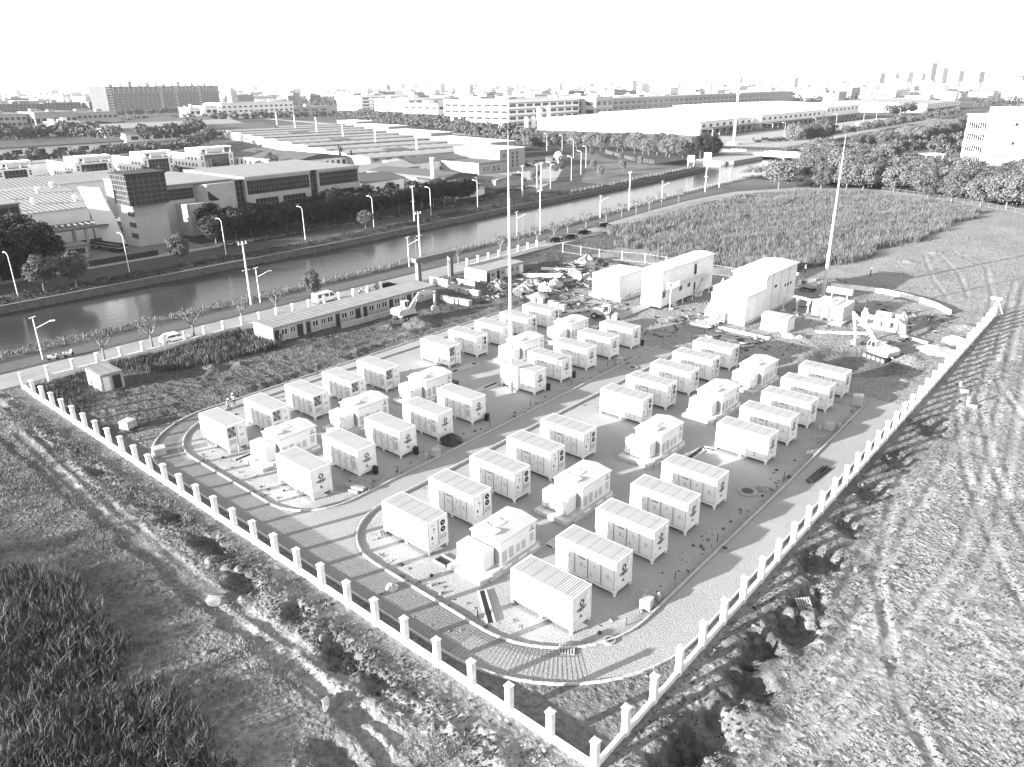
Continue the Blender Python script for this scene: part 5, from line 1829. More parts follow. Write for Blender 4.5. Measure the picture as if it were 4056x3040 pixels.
for i, (x, y) in enumerate([(-125.6, 36.0), (-125.2, 37.0), (-125.6, 38.2), (-120.4, 91.0), (-120.0, 92.0), (-120.4, 93.0)]):
    t = thing('motor_scooter', 'parked motor scooter on the canal road, %s from the left' % ORD[i], 'scooter', (x, y, .03), R(70 + 17 * i), 'parked scooters')
    for wx in (-.6, .6):
        MB().cyl((wx, -.05, .25), (wx, .05, .25), .25, .25, 10).build('wheel', M_DARK, t)
    MB().extr([(-.75, .4), (-.1, .35), (.4, .35), (.6, .9), (.5, .95), (.2, .5), (-.1, .55), (-.15, .75), (-.8, .8)], -.14, .14, 'y').build('body', M_CARG if i % 2 else M_CARW, t)
    MB().bar((.55, -.3, 1.0), (.55, .3, 1.0), .05).build('handlebar', M_DARK, t)
# flat trailer in the forecourt
t = thing('flatbed_trailer', 'long dark flatbed trailer parked in the forecourt beyond the canal', 'trailer', (-206.0, 77.5, .03), R(12))
MB().box(-6.5, 6.5, -1.25, 1.25, 1.1, 1.3).build('bed', M_GREY, t)
for y in (-1.25, 1.19):
    MB().box(-6.5, 6.5, y, y + .06, 1.3, 1.9).build('side_board', M_DARK, t)
MB().box(6.44, 6.5, -1.19, 1.19, 1.3, 1.9).build('tail_board', M_DARK, t)
for x in (2.6, 3.8, 5.0, -5.2):
    for y in (-1.0, 1.0):
        MB().cyl((x, y - .2, .5), (x, y + .2, .5), .5, .5, 12).build('wheel', M_DARK, t)
MB().box(-6.3, 6.3, -.5, .5, .7, 1.1).build('chassis', M_DARK, t)
t = thing('box_truck', 'dark box truck by the arched shelter', 'truck', (-214.0, 248.0, .03), R(60))
MB().box(-3.2, 1.4, -1.15, 1.15, .9, 3.3).build('box', M_DARK, t)
MB().extr([(1.5, .6), (3.2, .6), (3.2, 1.4), (2.9, 2.5), (1.5, 2.6)], -1.1, 1.1, 'y').build('cab', M_GREY, t)
for x in (-2, 2.4):
    for y in (-1, 1):
        MB().cyl((x, y - .15, .45), (x, y + .15, .45), .45, .45, 12).build('wheel', M_DARK, t)
t = thing('box_truck', 'white box truck at the warehouse yard hedge', 'truck', (-226.0, 705.0, .03), R(80))
MB().box(-4.2, 2.4, -1.25, 1.25, .9, 3.8).build('box', M_WHITE, t)
MB().extr([(2.5, .6), (4.2, .6), (4.2, 1.4), (3.9, 2.5), (2.5, 2.6)], -1.1, 1.1, 'y').build('cab', M_PGREY, t)
# bollard chain in front of the forecourt
t = thing('folding_gate', 'low dark folding barrier across the forecourt entrance', 'barrier', (-189.6, 66.5, 0), 0)
for k in range(34):
    MB().box(-.2, .2, k * .48, k * .48 + .3, 0, 1.35).build('bar', M_DARK, t)
# football sculpture
t = thing('ball_sculpture', 'large shiny football sculpture on a white stem beside the curving road', 'sculpture', (-239, 307, 0))
MB().cyl((0, 0, -.1), (0, 0, .5), 1.6, 1.3, 14).build('base', M_CONC, t)
MB().cyl((0, 0, .5), (0, 0, 2.9), .55, .4, 12).build('stem', M_WHITE, t)
bm = None
import bmesh
bm = bmesh.new()
bmesh.ops.create_icosphere(bm, subdivisions=3, radius=2.15)
me = bpy.data.meshes.new('ball')
bm.to_mesh(me)
bm.free()
me.polygons.foreach_set('use_smooth', [True] * len(me.polygons))
me.materials.append(mat('polished_steel', 0.7, rough=0.18, var=0.05, scale=1, metal=0.9))
b = link('ball', me, t, (0, 0, 4.9))
g_ = (1 + 5 ** .5) / 2
for vx in [(0, s1, s2 * g_) for s1 in (1, -1) for s2 in (1, -1)] + [(s1, s2 * g_, 0) for s1 in (1, -1) for s2 in (1, -1)] + [(s2 * g_, 0, s1) for s1 in (1, -1) for s2 in (1, -1)]:
    n_ = Vector(vx).normalized()
    MB().cyl(n_ * 2.0, n_ * 2.17, .78, .74, 5).build('patch', M_GREY, b)

# ================================================================ buildings beyond the canal
M_BCON = mat('facade_concrete', 0.36, rough=0.85, var=0.10, scale=0.4, coords='World')
M_BWHITE = mat('facade_white', 0.74, rough=0.8, var=0.05, scale=0.3, coords='World')
M_BGREY = mat('facade_grey', 0.30, rough=0.8, var=0.08, scale=0.3, coords='World')
M_BDARK = mat('facade_dark', 0.13, rough=0.8, var=0.15, scale=0.2, coords='World')
M_RPALE = mat('pale_metal_roof', 0.20, rough=0.6, var=0.10, scale=0.15, coords='World', detail=6)
M_RGREY = mat('grey_metal_roof', 0.07, rough=0.7, var=0.15, scale=0.2, coords='World', detail=6)
M_RDARK = mat('dark_roof', 0.025, rough=0.7, var=0.2, scale=0.3, coords='World')
M_GL2 = mat('facade_glass', 0.03, rough=0.22, var=0.5, scale=0.25, coords='World', spec=0.3)
M_MULL = mat('mullion', 0.10, rough=0.5, var=0.1, scale=1)
M_TINT = mat('tinted_glass', 0.006, rough=0.3, var=0.5, scale=0.8, spec=0.1)
M_BAND = mat('facade_band', 0.20, rough=0.8, var=0.1, scale=0.4, coords='World')


def glazing(parent, plane, c, a0, a1, z0, z1, na, nz, name='window', mt=None, bars=None):
    """curtain wall on plane 'x' (facing +x at x=c, spanning y) or 'y' (facing -y at y=c, spanning x): panes and mullions"""
    if plane == 'x':
        f = MB().box(c - .06, c, a0, a1, z0, z1).build(name, bars or M_MULL, parent)
    else:
        f = MB().box(a0, a1, c, c + .06, z0, z1).build(name, bars or M_MULL, parent)
    da, dz = (a1 - a0) / na, (z1 - z0) / nz
    m_ = .08 * min(da, dz)
    for i in range(na):
        for j in range(nz):
            A0, A1, Z0_, Z1_ = a0 + i * da + m_, a0 + (i + 1) * da - m_, z0 + j * dz + m_, z0 + (j + 1) * dz - m_
            tl = rs5.uniform(-.03, .03)
            if plane == 'x':
                q = MB().add([(c + .02 + tl, A0, Z0_), (c + .02 - tl, A1, Z0_), (c + .03 - tl, A1, Z1_), (c + .03 + tl, A0, Z1_), (c - .01, A0, Z0_), (c - .01, A1, Z0_), (c - .01, A1, Z1_), (c - .01, A0, Z1_)], [(0, 1, 2, 3), (0, 4, 5, 1), (1, 5, 6, 2), (2, 6, 7, 3), (3, 7, 4, 0)])
            else:
                q = MB().add([(A0, c - .02 - tl, Z0_), (A1, c - .02 + tl, Z0_), (A1, c - .03 + tl, Z1_), (A0, c - .03 - tl, Z1_), (A0, c + .01, Z0_), (A1, c + .01, Z0_), (A1, c + .01, Z1_), (A0, c + .01, Z1_)], [(0, 1, 2, 3), (0, 4, 5, 1), (1, 5, 6, 2), (2, 6, 7, 3), (3, 7, 4, 0)])
            q.build('pane', mt or M_GL2, f)
    return f


# gallery with glass tower
OX, OY = -210.0, 80.0
t = thing('glass_gallery', 'long concrete and glass office with corner glass tower beyond the canal', 'building', (OX, OY, 0))
for a, b in ((40.4, 63.0), (65.8, 82.2)):
    MB().box(-36, 0, a, b, -.1, 13.3).build('wall', M_BCON, t)
    MB().box(-36.3, .3, a - .2, b + .2, 13.3, 13.9).build('parapet', M_BCON, t)
glazing(t, 'x', .02, 41.0, 62.6, 8.8, 12.8, 22, 3)
glazing(t, 'x', .02, 66.4, 81.6, 8.8, 12.9, 16, 3)
glazing(t, 'x', .02, 43.2, 51.0, 4.6, 7.4, 6, 2)
glazing(t, 'x', .02, 52.6, 60.8, 4.4, 7.4, 6, 2)
glazing(t, 'x', .02, 68.0, 79.5, 3.6, 7.2, 8, 2)
MB().box(-34, -.9, 63.0, 65.8, -.1, 13.0).build('wall', M_BCON, t)
glazing(t, 'x', -.88, 63.0, 65.8, .2, 13.0, 2, 8)
MB().box(-34, -1.2, 36.6, 40.4, -.1, 13.2).build('wall', M_BCON, t)
glazing(t, 'x', -1.18, 36.7, 40.3, .2, 13.2, 3, 8)
MB().box(-36, -3.0, 25.4, 36.6, -.1, 13.7).build('wall', M_BCON, t)
MB().prism([(-3.0, 25.3), (1.8, 27.5), (1.0, 36.6), (-3.0, 36.6)], -.1, 13.2).build('wall', M_BCON, t)
q = MB()
q.add([(1.83, 27.6, 11.6), (1.84, 27.6, 9.0), (1.35, 34.0, 5.4), (1.4, 33.0, 7.0)], [(0, 1, 2, 3)])
q.build('slit_window', M_GL2, t)
MB().box(-34, -1.5, 14.5, 25.4, -.1, 13.4).build('wall', M_BCON, t)
glazing(t, 'x', -1.48, 14.9, 25.2, 9.6, 12.6, 11, 3)
MB().prism([(-1.4, 19.5), (3.2, 21.0), (2.6, 33.5), (-1.4, 33.5)], -.1, 8.6).build('wall', M_BCON, t)
MB().box(3.0, 3.2, 23.6, 24.6, 2.2, 6.2).build('slit_window', M_GL2, t)
MB().box(-34, -.6, 14.3, 36.4, 13.4, 13.9).build('roof', M_RPALE, t)
MB().box(-36.1, .1, 40.2, 82.4, 13.9, 13.96).build('roof', M_RPALE, t)
MB().box(-32, 0, 36.4, 40.6, 13.2, 13.5).build('roof', M_RPALE, t)
# tower
tw = MB().box(-.5, 8.2, 3.2, 13.4, 10.6, 18.2).build('tower', M_MULL, t)
glazing(t, 'x', 8.22, 3.2, 13.4, 10.7, 18.1, 7, 6, 'tower_glazing')
glazing(t, 'y', 3.18, -.5, 8.2, 10.7, 18.1, 6, 6, 'tower_glazing')
MB().box(-.9, 8.6, 2.8, 13.8, 18.2, 18.6).build('tower_roof', M_RDARK, t)
MB().prism([(-.5, 3.6), (6.0, 4.6), (6.8, 13.0), (-.5, 13.0)], -.1, 10.6).build('tower_base', M_BCON, t)
MB().add([(-3, -.5, 0), (.5, 3.4, 0), (.5, 3.8, 0), (-3, 0, 0), (-3.5, -4.0, 15.5), (-.2, -.2, 15.0), (-.2, .3, 15.0), (-3.5, -3.5, 15.5)], [(0, 1, 5, 4), (1, 2, 6, 5), (2, 3, 7, 6), (3, 0, 4, 7), (4, 5, 6, 7)]).build('fin_wall', M_BWHITE, t)
for z in (2.2, 5.0, 7.8):
    MB().box(2, 6.5, 4.2, 4.5, z, z + 1.2).build('window', M_GL2, t)
# entrance canopy
t = thing('entrance_canopy', 'dark slatted entrance canopy on columns before the gallery', 'canopy', (-221, 66, 0))
MB().box(0, 1.0, 0, 26, 5.2, 5.8).box(9, 10, 0, 26, 5.2, 5.8).build('beam', M_BDARK, t)
for k in range(18):
    MB().box(1.0, 9.0, .4 + k * 1.45, .8 + k * 1.45, 5.3, 5.7).build('slat', M_BDARK, t)
for y in (1, 9, 17, 25):
    for x in (.5, 9.5):
        MB().box(x - .35, x + .35, y - .35, y + .35, 0, 5.2).build('column', M_BGREY, t)
t = thing('gatehouse', 'small flat-roofed gatehouse beside the forecourt', 'building', (-206, 66.0, 0))
MB().box(0, 4.5, 0, 5.0, -.1, 3.0).build('wall', M_BGREY, t)
MB().box(-.4, 4.9, -.4, 5.4, 3.0, 3.25).build('roof', M_BDARK, t)
glazing(t, 'x', 4.52, .6, 4.4, 1.0, 2.4, 3, 1)
# second glass block at the picture edge
t = thing('glass_block', 'dark glass block at the left edge beyond the canal', 'building', (-222, 48, 0))
MB().box(0, 10, 0, 13.5, -.1, 13.0).build('wall', M_MULL, t)
glazing(t, 'x', 10.02, 0.1, 13.4, 1.0, 12.6, 6, 6)
MB().box(-.3, 10.3, -.3, 13.8, 13.0, 13.4).build('roof', M_RPALE, t)


def ribbed_roof(parent, x0, x1, xr, ze, zr, y0, y1, mt, step):
    """gable roof with its ridge along y at xr; standing seams run down the slopes"""
    MB().extr([(x0, ze), (x1, ze), (xr, zr)], y0, y1, 'y').build('roof', mt, parent)
    q = MB()
    y = y0 + step
    while y < y1:
        q.bar((x1, y, ze + .06), (xr, y, zr + .06), .08, .08)
        y += step
    q.build('roof_seams', mt, parent)


t = thing('large_warehouse', 'large warehouse with ribbed pale roof and turbine vents left of the gallery', 'building', (-226, 0, 0))
MB().box(-64, 0, -60, 86.5, -.1, 8.7).build('wall', M_BWHITE, t)
ribbed_roof(t, -64.4, .5, -32, 8.7, 11.6, -60.5, 87, M_RPALE, 1.3)
for y in (8, 30, 51, 66, 82):
    MB().box(-.02, .05, y, y + .35, 0, 8.6).build('downpipe', M_BDARK, t)
for x, y in ((-6, 60), (-10, 72), (-8, 82), (-20, 66), (-24, 78), (-28, 55), (-30, 84)):
    MB().cyl((x, y, 8.7 + (-x) * .09), (x, y, 9.8 + (-x) * .09), .35, .35, 8).cyl((x, y, 9.6 + (-x) * .09), (x, y, 10.4 + (-x) * .09), .7, .5, 10).build('turbine_vent', M_WHITE, t)
MB().box(-26, -14, 44, 58, 9.9, 11.4).build('skylight', M_RGREY, t)
t = thing('pale_shed', 'pale ribbed shed roof behind the large warehouse', 'building', (-300, 40, 0))
MB().box(-30, 0, -60, 84, -.1, 7.5).build('wall', M_BWHITE, t)
ribbed_roof(t, -30.5, .5, -15, 7.5, 9.5, -60.5, 84.5, M_RPALE, 1.5)

# four white office villas with roof pergolas
for i, (y0, y1) in enumerate(((105, 119), (136, 152.5), (166.5, 181.5), (195, 213.5))):
    w_ = y1 - y0
    t = thing('office_villa', 'white office villa with roof pergola and dark glass front, %s from the left' % ORD[i], 'building', (-380, y0, 0), 0, 'white office villas')
    MB().box(-34, 0, 0, w_, -.1, 7.2).build('wall', M_BWHITE, t)
    glazing(t, 'x', .05, 2.6, w_ - 2.6, .4, 6.6, 6, 3, 'glass_front')
    for y in (.9, w_ - 1.7):
        for z in (1.2, 4.2):
            for k in range(2):
                MB().box(-.02, .06, y, y + .8, z + k * 1.1, z + k * 1.1 + .8).build('window', M_GL2, t)
    MB().box(-33.5, -.4, .4, w_ - .4, 7.2, 7.3).build('roof', M_RDARK if i != 1 else M_RGREY, t)
    MB().box(-20, -4, 3, w_ - 3, 7.3, 9.3).build('roof_room', M_BWHITE, t)
    MB().box(-3.99, -3.95, 4, 6, 7.9, 8.8).build('window', M_GL2, t)
    for y in (.5, 4.2, w_ - 4.8, w_ - 1.1):
        MB().box(-1.2, -.6, y, y + .6, 7.2, 9.6).build('pergola_post', M_BWHITE, t)
    MB().box(-1.3, -.5, -.6, w_ + .6, 9.6, 10.0).box(-9, -.5, -.6, 0, 9.6, 10).box(-9, -.5, w_, w_ + .6, 9.6, 10).build('pergola_beam', M_BWHITE, t)
    for k in range(int(w_ / .9)):
        MB().box(-4.5, .6, .2 + k * .9, .45 + k * .9, 10.0, 10.25).build('pergola_slat', M_BWHITE, t)
    for k in range(8):
        for z in (1.0, 4.2):
            MB().box(-30 + k * 3.6, -28.6 + k * 3.6, -.05, .02, z, z + 1.5).build('window', M_GL2, t)
t = thing('linked_offices', 'low white wing with dark roof joining the villas at the rear', 'building', (-420, 95, 0))
MB().box(-14, 0, 0, 130, -.1, 5.5).build('wall', M_BWHITE, t)
MB().box(-14.4, .4, -.4, 130.4, 5.5, 5.9).build('roof', M_RPALE, t)

# shed with low dark gable before the long factory roofs
t = thing('gabled_shed', 'grey gabled shed roof beside the last villa', 'building', (-330, 216, 0))
MB().box(-62, 0, 0, 34, -.1, 4.6).build('wall', M_BWHITE, t)
MB().extr([(-.6, 4.6), (34.6, 4.6), (17, 7.4)], -63, .6, 'x').build('roof', M_RGREY, t)
for k in range(9):
    MB().box(-.02, .05, 2 + k * 3.4, 3.6 + k * 3.4, 1.0, 3.4).build('window', M_GL2, t)
for k in range(14):
    MB().box(-60 + k * 4.2, -58.6 + k * 4.2, -.05, .02, 1.0, 3.4).build('window', M_GL2, t)

# long factory: parallel shed bays
ang = R(12)
for i in range(11):
    bx = -305 - i * 31.0
    by = 243 + i * 9.6
    L = 74 + i * 4.0
    t = thing('factory_bay', 'long pale shed bay of the factory, %s counting back from the canal' % ORD[i], 'building', (bx, by, 0), -ang, 'parallel factory bays')
    MB().extr([(-29, -.1), (0, -.1), (0, 5.45), (-29, 4.7)], 0, L, 'y').build('wall', M_BWHITE if i % 3 else M_BGREY, t)
    MB().extr([(-29.6, 4.6), (.7, 5.4), (.7, 5.6), (-7, 6.2), (-29.6, 4.9)], -.6, L + .4, 'y').build('roof', M_RPALE, t)
    for k in range(int(L / 7)):
        MB().box(-.02, .06, 2 + k * 7, 5 + k * 7, 3.9, 4.9).build('window', M_GL2, t)
    if i % 3 == 1:
        MB().extr([(.72, 5.62), (-7, 6.22), (-7, 6.26), (.72, 5.66)], L * .3, L * .3 + 14, 'y').build('skylight', M_RGREY, t)
    if i % 2 == 0:
        MB().cyl((-12, L * .45, 7), (-12, L * .45, 17), .5, .4, 8).build('chimney', M_PGREY, t)
    # end block with parapet
    MB().box(-24, -2, L - .5, L + 16, -.1, 8.6 - (i % 3) * .8).build('end_block', M_BGREY, t)
    MB().box(-24.3, -1.7, L - .8, L + 16.3, 8.6 - (i % 3) * .8, 8.9 - (i % 3) * .8).build('end_parapet', M_BWHITE, t)
    for k in range(3):
        MB().box(-2.02, -1.94, L + 2 + k * 4.5, L + 4.2 + k * 4.5, 2.5, 5.0).build('window', M_GL2, t)
# end office of the factory
t = thing('factory_office', 'grey two-storey factory office with tall white-framed windows', 'building', (-250, 276, 0))
MB().box(-30, 0, 0, 18.5, -.1, 9.2).build('wall', M_BGREY, t)
MB().box(-30.3, .3, -.3, 18.8, 9.2, 9.6).build('parapet', M_BWHITE, t)
for y0, y1, z0, z1 in ((2, 4.6, 5.6, 7.4), (2, 4.6, .8, 2.8), (8.6, 10.2, .8, 8.0), (12, 13.6, .8, 8.0)):
    glazing(t, 'x', .03, y0, y1, z0, z1, 2, 4 if z1 - z0 > 3 else 2, 'window', None, M_WHITE)
t = thing('factory_annexe', 'low grey annexe with pale roof edge before the factory office', 'building', (-245.5, 257, 0))
MB().box(-34, 0, 0, 18.6, -.1, 4.5).build('wall', M_BGREY, t)
MB().box(-34.3, .3, -.3, 18.9, 4.5, 4.9).build('roof', M_RGREY, t)
MB().box(-34.3, .35, -.4, -.3, 4.4, 5.0).build('fascia', M_BWHITE, t)
for y in (2.5, 5.0, 9.5, 12.5):
    glazing(t, 'x', .03, y, y + 1.7, .8 if y > 9 else 1.5, 3.2, 2, 2, 'window', None, M_WHITE)
# workshop with dealer signs
t = thing('workshop', 'pale workshop with oval sign and round star sign', 'building', (-215, 206, 0))
MB().box(-46, 0, 0, 18, -.1, 4.4).build('wall', M_BWHITE, t)
MB().extr([(-.4, 4.4), (18.4, 4.4), (17.8, 5.4), (9, 6.6), (0, 5.4)], -46.4, .4, 'x').build('roof', M_RGREY, t)
q = MB()
q.extr([(8.0 + 2.1 * math.cos(k * math.pi / 8), 3.5 + 1.0 * math.sin(k * math.pi / 8)) for k in range(16)], .4, .46, 'x')
sg = q.build('oval_sign', M_INK, t)
put(sg, 'lettering', text_mesh('Ford', 1.35, 'lettering', M_WHITE, .01), (.47, 8.0, 3.1), '+x')
q = MB()
for k in range(20):
    a, b = k * math.pi / 10, (k + 1) * math.pi / 10
    q.bar((.42, 12.6 + .9 * math.cos(a), 3.5 + .9 * math.sin(a)), (.42, 12.6 + .9 * math.cos(b), 3.5 + .9 * math.sin(b)), .12)
for a in (90, 210, 330):
    q.bar((.42, 12.6, 3.5), (.42, 12.6 + .9 * math.cos(R(a)), 3.5 + .9 * math.sin(R(a))), .14)
q.build('star_sign', M_VENT, t)
MB().box(.0, 6, 1, 14, 2.2, 2.45).build('awning', M_SHEET, t)
tag(MB().cyl((0, 0, -.1), (0, 0, 12.3), .85, .8, 14).cyl((0, 0, 12.3), (0, 0, 12.9), 1.0, 1.0, 14).build('chimney', M_PGREY, None, (-218.5, 203.5, 0)), 'thick pale chimney beside the workshop', 'chimney')
t = thing('barrel_roof_shed', 'dark open shed with a curved roof beside the canal trees', 'building', (-204, 174, 0))
arcp = [(8.0 + 8.6 * math.cos(R(a)), 3.0 + 1.9 * math.sin(R(a))) for a in range(0, 181, 18)]
MB().extr(arcp, 0, 11, 'x').build('roof', M_RDARK, t)
MB().box(0, .2, 0, 16, -.1, 3.0).build('wall', M_BDARK, t)
MB().box(0, 11, 0, .2, -.1, 3.0).build('wall', M_BDARK, t)
for y in (.3, 5.5, 10.6, 15.8):
    MB().box(10.7, 11, y - .12, y + .12, -.1, 3.0).build('post', M_GREY, t)
t = thing('arched_shelter', 'arched corrugated shelter beside the workshop', 'building', (-221, 227, 0), R(-4))
for k in range(14):
    z_ = 3.2 + .12 * (k % 2)
    MB().extr([(8 + 8.2 * math.cos(R(a)), 2.4 + 1.5 * math.sin(R(a)) + .1 * (k % 2)) for a in range(0, 181, 20)], k, k + 1.0, 'x').build('roof_panel', M_RPALE if k % 2 else M_RGREY, t)
MB().box(0, 14, 0, .2, -.1, 2.4).build('wall', M_BGREY, t)
MB().box(13.7, 13.9, 0, 16, -.1, 2.4).build('wall', M_BGREY, t)
for i, (x, y, w_, d_, h_, mt_, rm, lab) in enumerate([(-236, 184, 24, 20, 4.2, M_BWHITE, M_RGREY, 'low shed with sloped grey roof behind the gallery'), (-262, 190, 24, 46, 4.6, M_BGREY, M_RPALE, 'wide low shed with pale roof behind the workshop'), (-270, 240, 22, 40, 5.0, M_BWHITE, M_RGREY, 'grey roofed shed before the factory bays'),
                                                      (-198, 196, 7, 14, 2.6, M_BWHITE, M_RPALE, 'row of little pale lean-to roofs by the canal trees'), (-252, 318, 4, 5, 3.0, M_BWHITE, M_RPALE, 'little white kiosk in the far car park')]):
    t = thing('low_shed', lab, 'building', (x, y, 0))
    MB().box(-w_, 0, 0, d_, -.1, h_).build('wall', mt_, t)
    MB().extr([(-w_ - .4, h_), (.5, h_), (.5, h_ + .15), (-w_ * .5, h_ + w_ * .08), (-w_ - .4, h_ + .15)], -.4, d_ + .4, 'y').build('roof', rm, t)
    for k in range(int(d_ / 5)):
        MB().box(-.02, .05, 1 + k * 5, 2.6 + k * 5, 1.0, 2.2).build('window', M_GL2, t)


# a plain storeyed block; front faces local -y, side faces local +x
def block(label, x, y, w, d, h, rz=0.0, wall=None, rows=3, nf=8, ns=8, z0=1.2, band=None, roof=None, cat='building', group=None, name='factory_block', wh=.45, wf=.62, extras=True, kids=True):
    wall = wall or M_BWHITE
    t = thing(name, label, cat, (x, y, 0), rz, group)
    MB().box(-w, 0, 0, d, -.2, h).build('wall', wall, t)
    MB().box(-w - .4, .4, -.4, d + .4, h, h + .6).build('parapet', wall, t)
    MB().box(-w + .3, -.3, .3, d - .3, h + .6, h + .62).build('roof', roof or M_RPALE, t)
    if rows:
        st = (h - z0) / rows
        if nf:
            dw = w / nf
            me = MB().box(0, dw * wf, -.08, .02, 0, st * wh).mesh('window', M_GL2)
            for r_ in range(rows):
                for k in range(nf):
                    link('window', me, t, (-w + dw * (k + .5 - wf / 2), 0, z0 + r_ * st))
        if ns:
            dw = d / ns
            me = MB().box(-.02, .08, 0, dw * wf, 0, st * wh).mesh('window', M_GL2)
            for r_ in range(rows):
                for k in range(ns):
                    link('window', me, t, (0, dw * (k + .5 - wf / 2), z0 + r_ * st))
        if band:
            for r_ in range(rows):
                MB().box(-.02, .05, 0, d, z0 + r_ * st + st * wh + .3, z0 + r_ * st + st * wh + 1.3).build('band', band, t)
    if extras:
        rr_ = random.Random(int(abs(x * 7 + y)))
        for k in range(rr_.randint(2, 4)):
            a, b = rr_.uniform(-w * .9, -w * .25), rr_.uniform(d * .05, d * .7)
            MB().box(a, a + w * .15, b, b + min(d * .15, 12), h + .6, h + rr_.uniform(2, 4)).build('roof_plant', wall if k else M_BGREY, t)
    return t


block('broad white factory with bands of grey windows and two silos', -487, 551, 84, 108, 23.5, rows=4, nf=8, ns=9, band=M_BAND, wh=.42, wf=.74)
for i, (dx, h_) in enumerate(((6, 26), (16, 28), (0, 14), (-7, 14))):
    tag(MB().cyl((0, 0, -.1), (0, 0, h_ * .62), 2.2, 2.2, 14).cyl((0, 0, h_ * .62), (0, 0, h_ * .68), 2.2, .5, 14).build('silo', M_WHITE, None, (-470 + dx * .3, 566 + dx, 0)), '%s white silo beside the broad factory, %s' % (('tall', 'left') if i == 0 else ('tall', 'right') if i == 1 else ('short', 'inner') if i == 2 else ('short', 'outer')), 'silo', 'silos')
block('white four-storey factory standing farther left behind trees', -1023, 806, 62, 120, 21.5, rows=4, nf=6, ns=6, band=M_BAND)
block('white factory with dark round fans on its roof', -905, 800, 78, 90, 17.5, rows=2, nf=7, ns=6, z0=7, band=M_BAND)
block('low white wing between the two white factories', -800, 760, 70, 80, 13, rows=1, nf=5, ns=5, z0=6)
block('very long striped factory with two rows of windows', -492, 690, 40, 520, 21, wall=M_BGREY, rows=3, nf=3, ns=44, z0=5, band=M_BAND, wh=.4)
block('tall pale stair block joining the striped factory', -470, 664, 46, 30, 24, wall=M_BGREY, rows=3, nf=3, ns=3, band=M_BAND)
# big white warehouse in three steps
t = thing('white_warehouse', 'huge white warehouse with loading docks under a long awning', 'building', (-290, 545, 0))
for a, b, x, h_ in ((0, 92, 0, 9.5), (93, 232, 6, 10.8), (233, 325, 8, 13.0)):
    MB().box(-158, x, a, b, -.1, h_).build('wall', M_BWHITE, t)
    MB().extr([(-158.5, h_), (x + .4, h_), (x + .4, h_ + .3), (-75, h_ + 3.0), (-158.5, h_ + .3)], a - .4, b + .4, 'y').build('roof', M_BWHITE, t)
    n = int((b - a) / 11)
    for k in range(n):
        y = a + 4 + k * 11
        MB().box(x - .02, x + .1, y, y + 4, h_ - 4.0, h_ - 2.0).build('window', M_GL2, t)
        MB().box(x - .02, x + .1, y, y + 7, .4, 3.6).build('dock_door', M_BDARK, t)
        MB().box(x + 8.8, x + 9.2, y - 1, y - .6, -.1, 4.4).build('awning_post', M_PGREY, t)
    MB().box(x, x + 10, a + 1, b - 1, 4.4, 4.8).build('awning', M_RGREY, t)
    MB().box(x, x + 5, a + 1, b - 1, -.1, 1.1).build('loading_dock', M_CONC, t)
for k in range(26):
    if k % 7 < 5:
        MB().box(-112 + k * 3.2, -110.4 + k * 3.2, -.06, .02, 6.2, 7.6).build('window', M_GL2, t)
t = thing('white_warehouse', 'second white warehouse with a dock awning farther along the canal', 'building', (-256, 1025, 0))
MB().box(-150, 0, 0, 155, -.1, 9).build('wall', M_BWHITE, t)
MB().extr([(-150.5, 9), (.4, 9), (.4, 9.3), (-75, 12), (-150.5, 9.3)], -.4, 155.4, 'y').build('roof', M_RPALE, t)
MB().box(0, 10, 3, 152, 4.2, 4.6).build('awning', M_RGREY, t)
for k in range(14):
    MB().box(-.02, .1, 6 + k * 10.5, 10 + k * 10.5, 5.8, 7.6).build('window', M_GL2, t)
    MB().box(-.02, .1, 6 + k * 10.5, 13 + k * 10.5, .3, 3.6).build('dock_door', M_BDARK, t)
# office at the right edge, set diagonally
t = thing('corner_office', 'tall white office with glazed bands and side signboard at the right edge', 'building', (-76, 414, 0), R(47))
MB().box(0, 70, 0, 16, -.1, 22.0).build('wall', M_BWHITE, t)
MB().box(-.6, 70.4, -.3, 16.4, 22.0, 22.6).build('parapet', M_BWHITE, t)
MB().box(8, 60, 3, 13, 22.6, 25.5).build('roof_room', M_BWHITE, t)
for z0_, z1_ in ((16.6, 18.6), (11.6, 13.6), (6.4, 8.4), (1.6, 3.6)):
    MB().box(-.1, .02, 2.0, 14.6, z0_ - .3, z1_ + .3).build('window_band', M_TINT, t)
    for k in range(9):
        MB().box(-.16, -.1, 2.0 + k * 1.5, 2.2 + k * 1.5, z0_, z1_).build('mullion', M_BWHITE, t)
    MB().box(-.7, 0, 1.2, 15.2, z1_ - 4.4 if z1_ > 8 else 4.2, z0_ - .9 if z1_ > 8 else 5.7).build('spandrel', M_BWHITE, t)
MB().box(-.14, .02, .3, 1.5, .2, 21.6).build('pilaster', M_BGREY, t)
MB().box(-.12, .0, 1.6, 15.0, 18.9, 21.5).build('sign_panel', M_BGREY, t)
MB().box(6, 66, -.1, .02, 19.6, 20.4).build('groove', M_BAND, t)
for x, z in ((12, 17.6), (12, 9.4)):
    MB().box(x, x + 1.6, -.1, .02, z, z + 1.3).build('window', M_GL2, t)
MB().box(3, 18, -.12, .02, 4.4, 5.4).build('window', M_BAND, t)
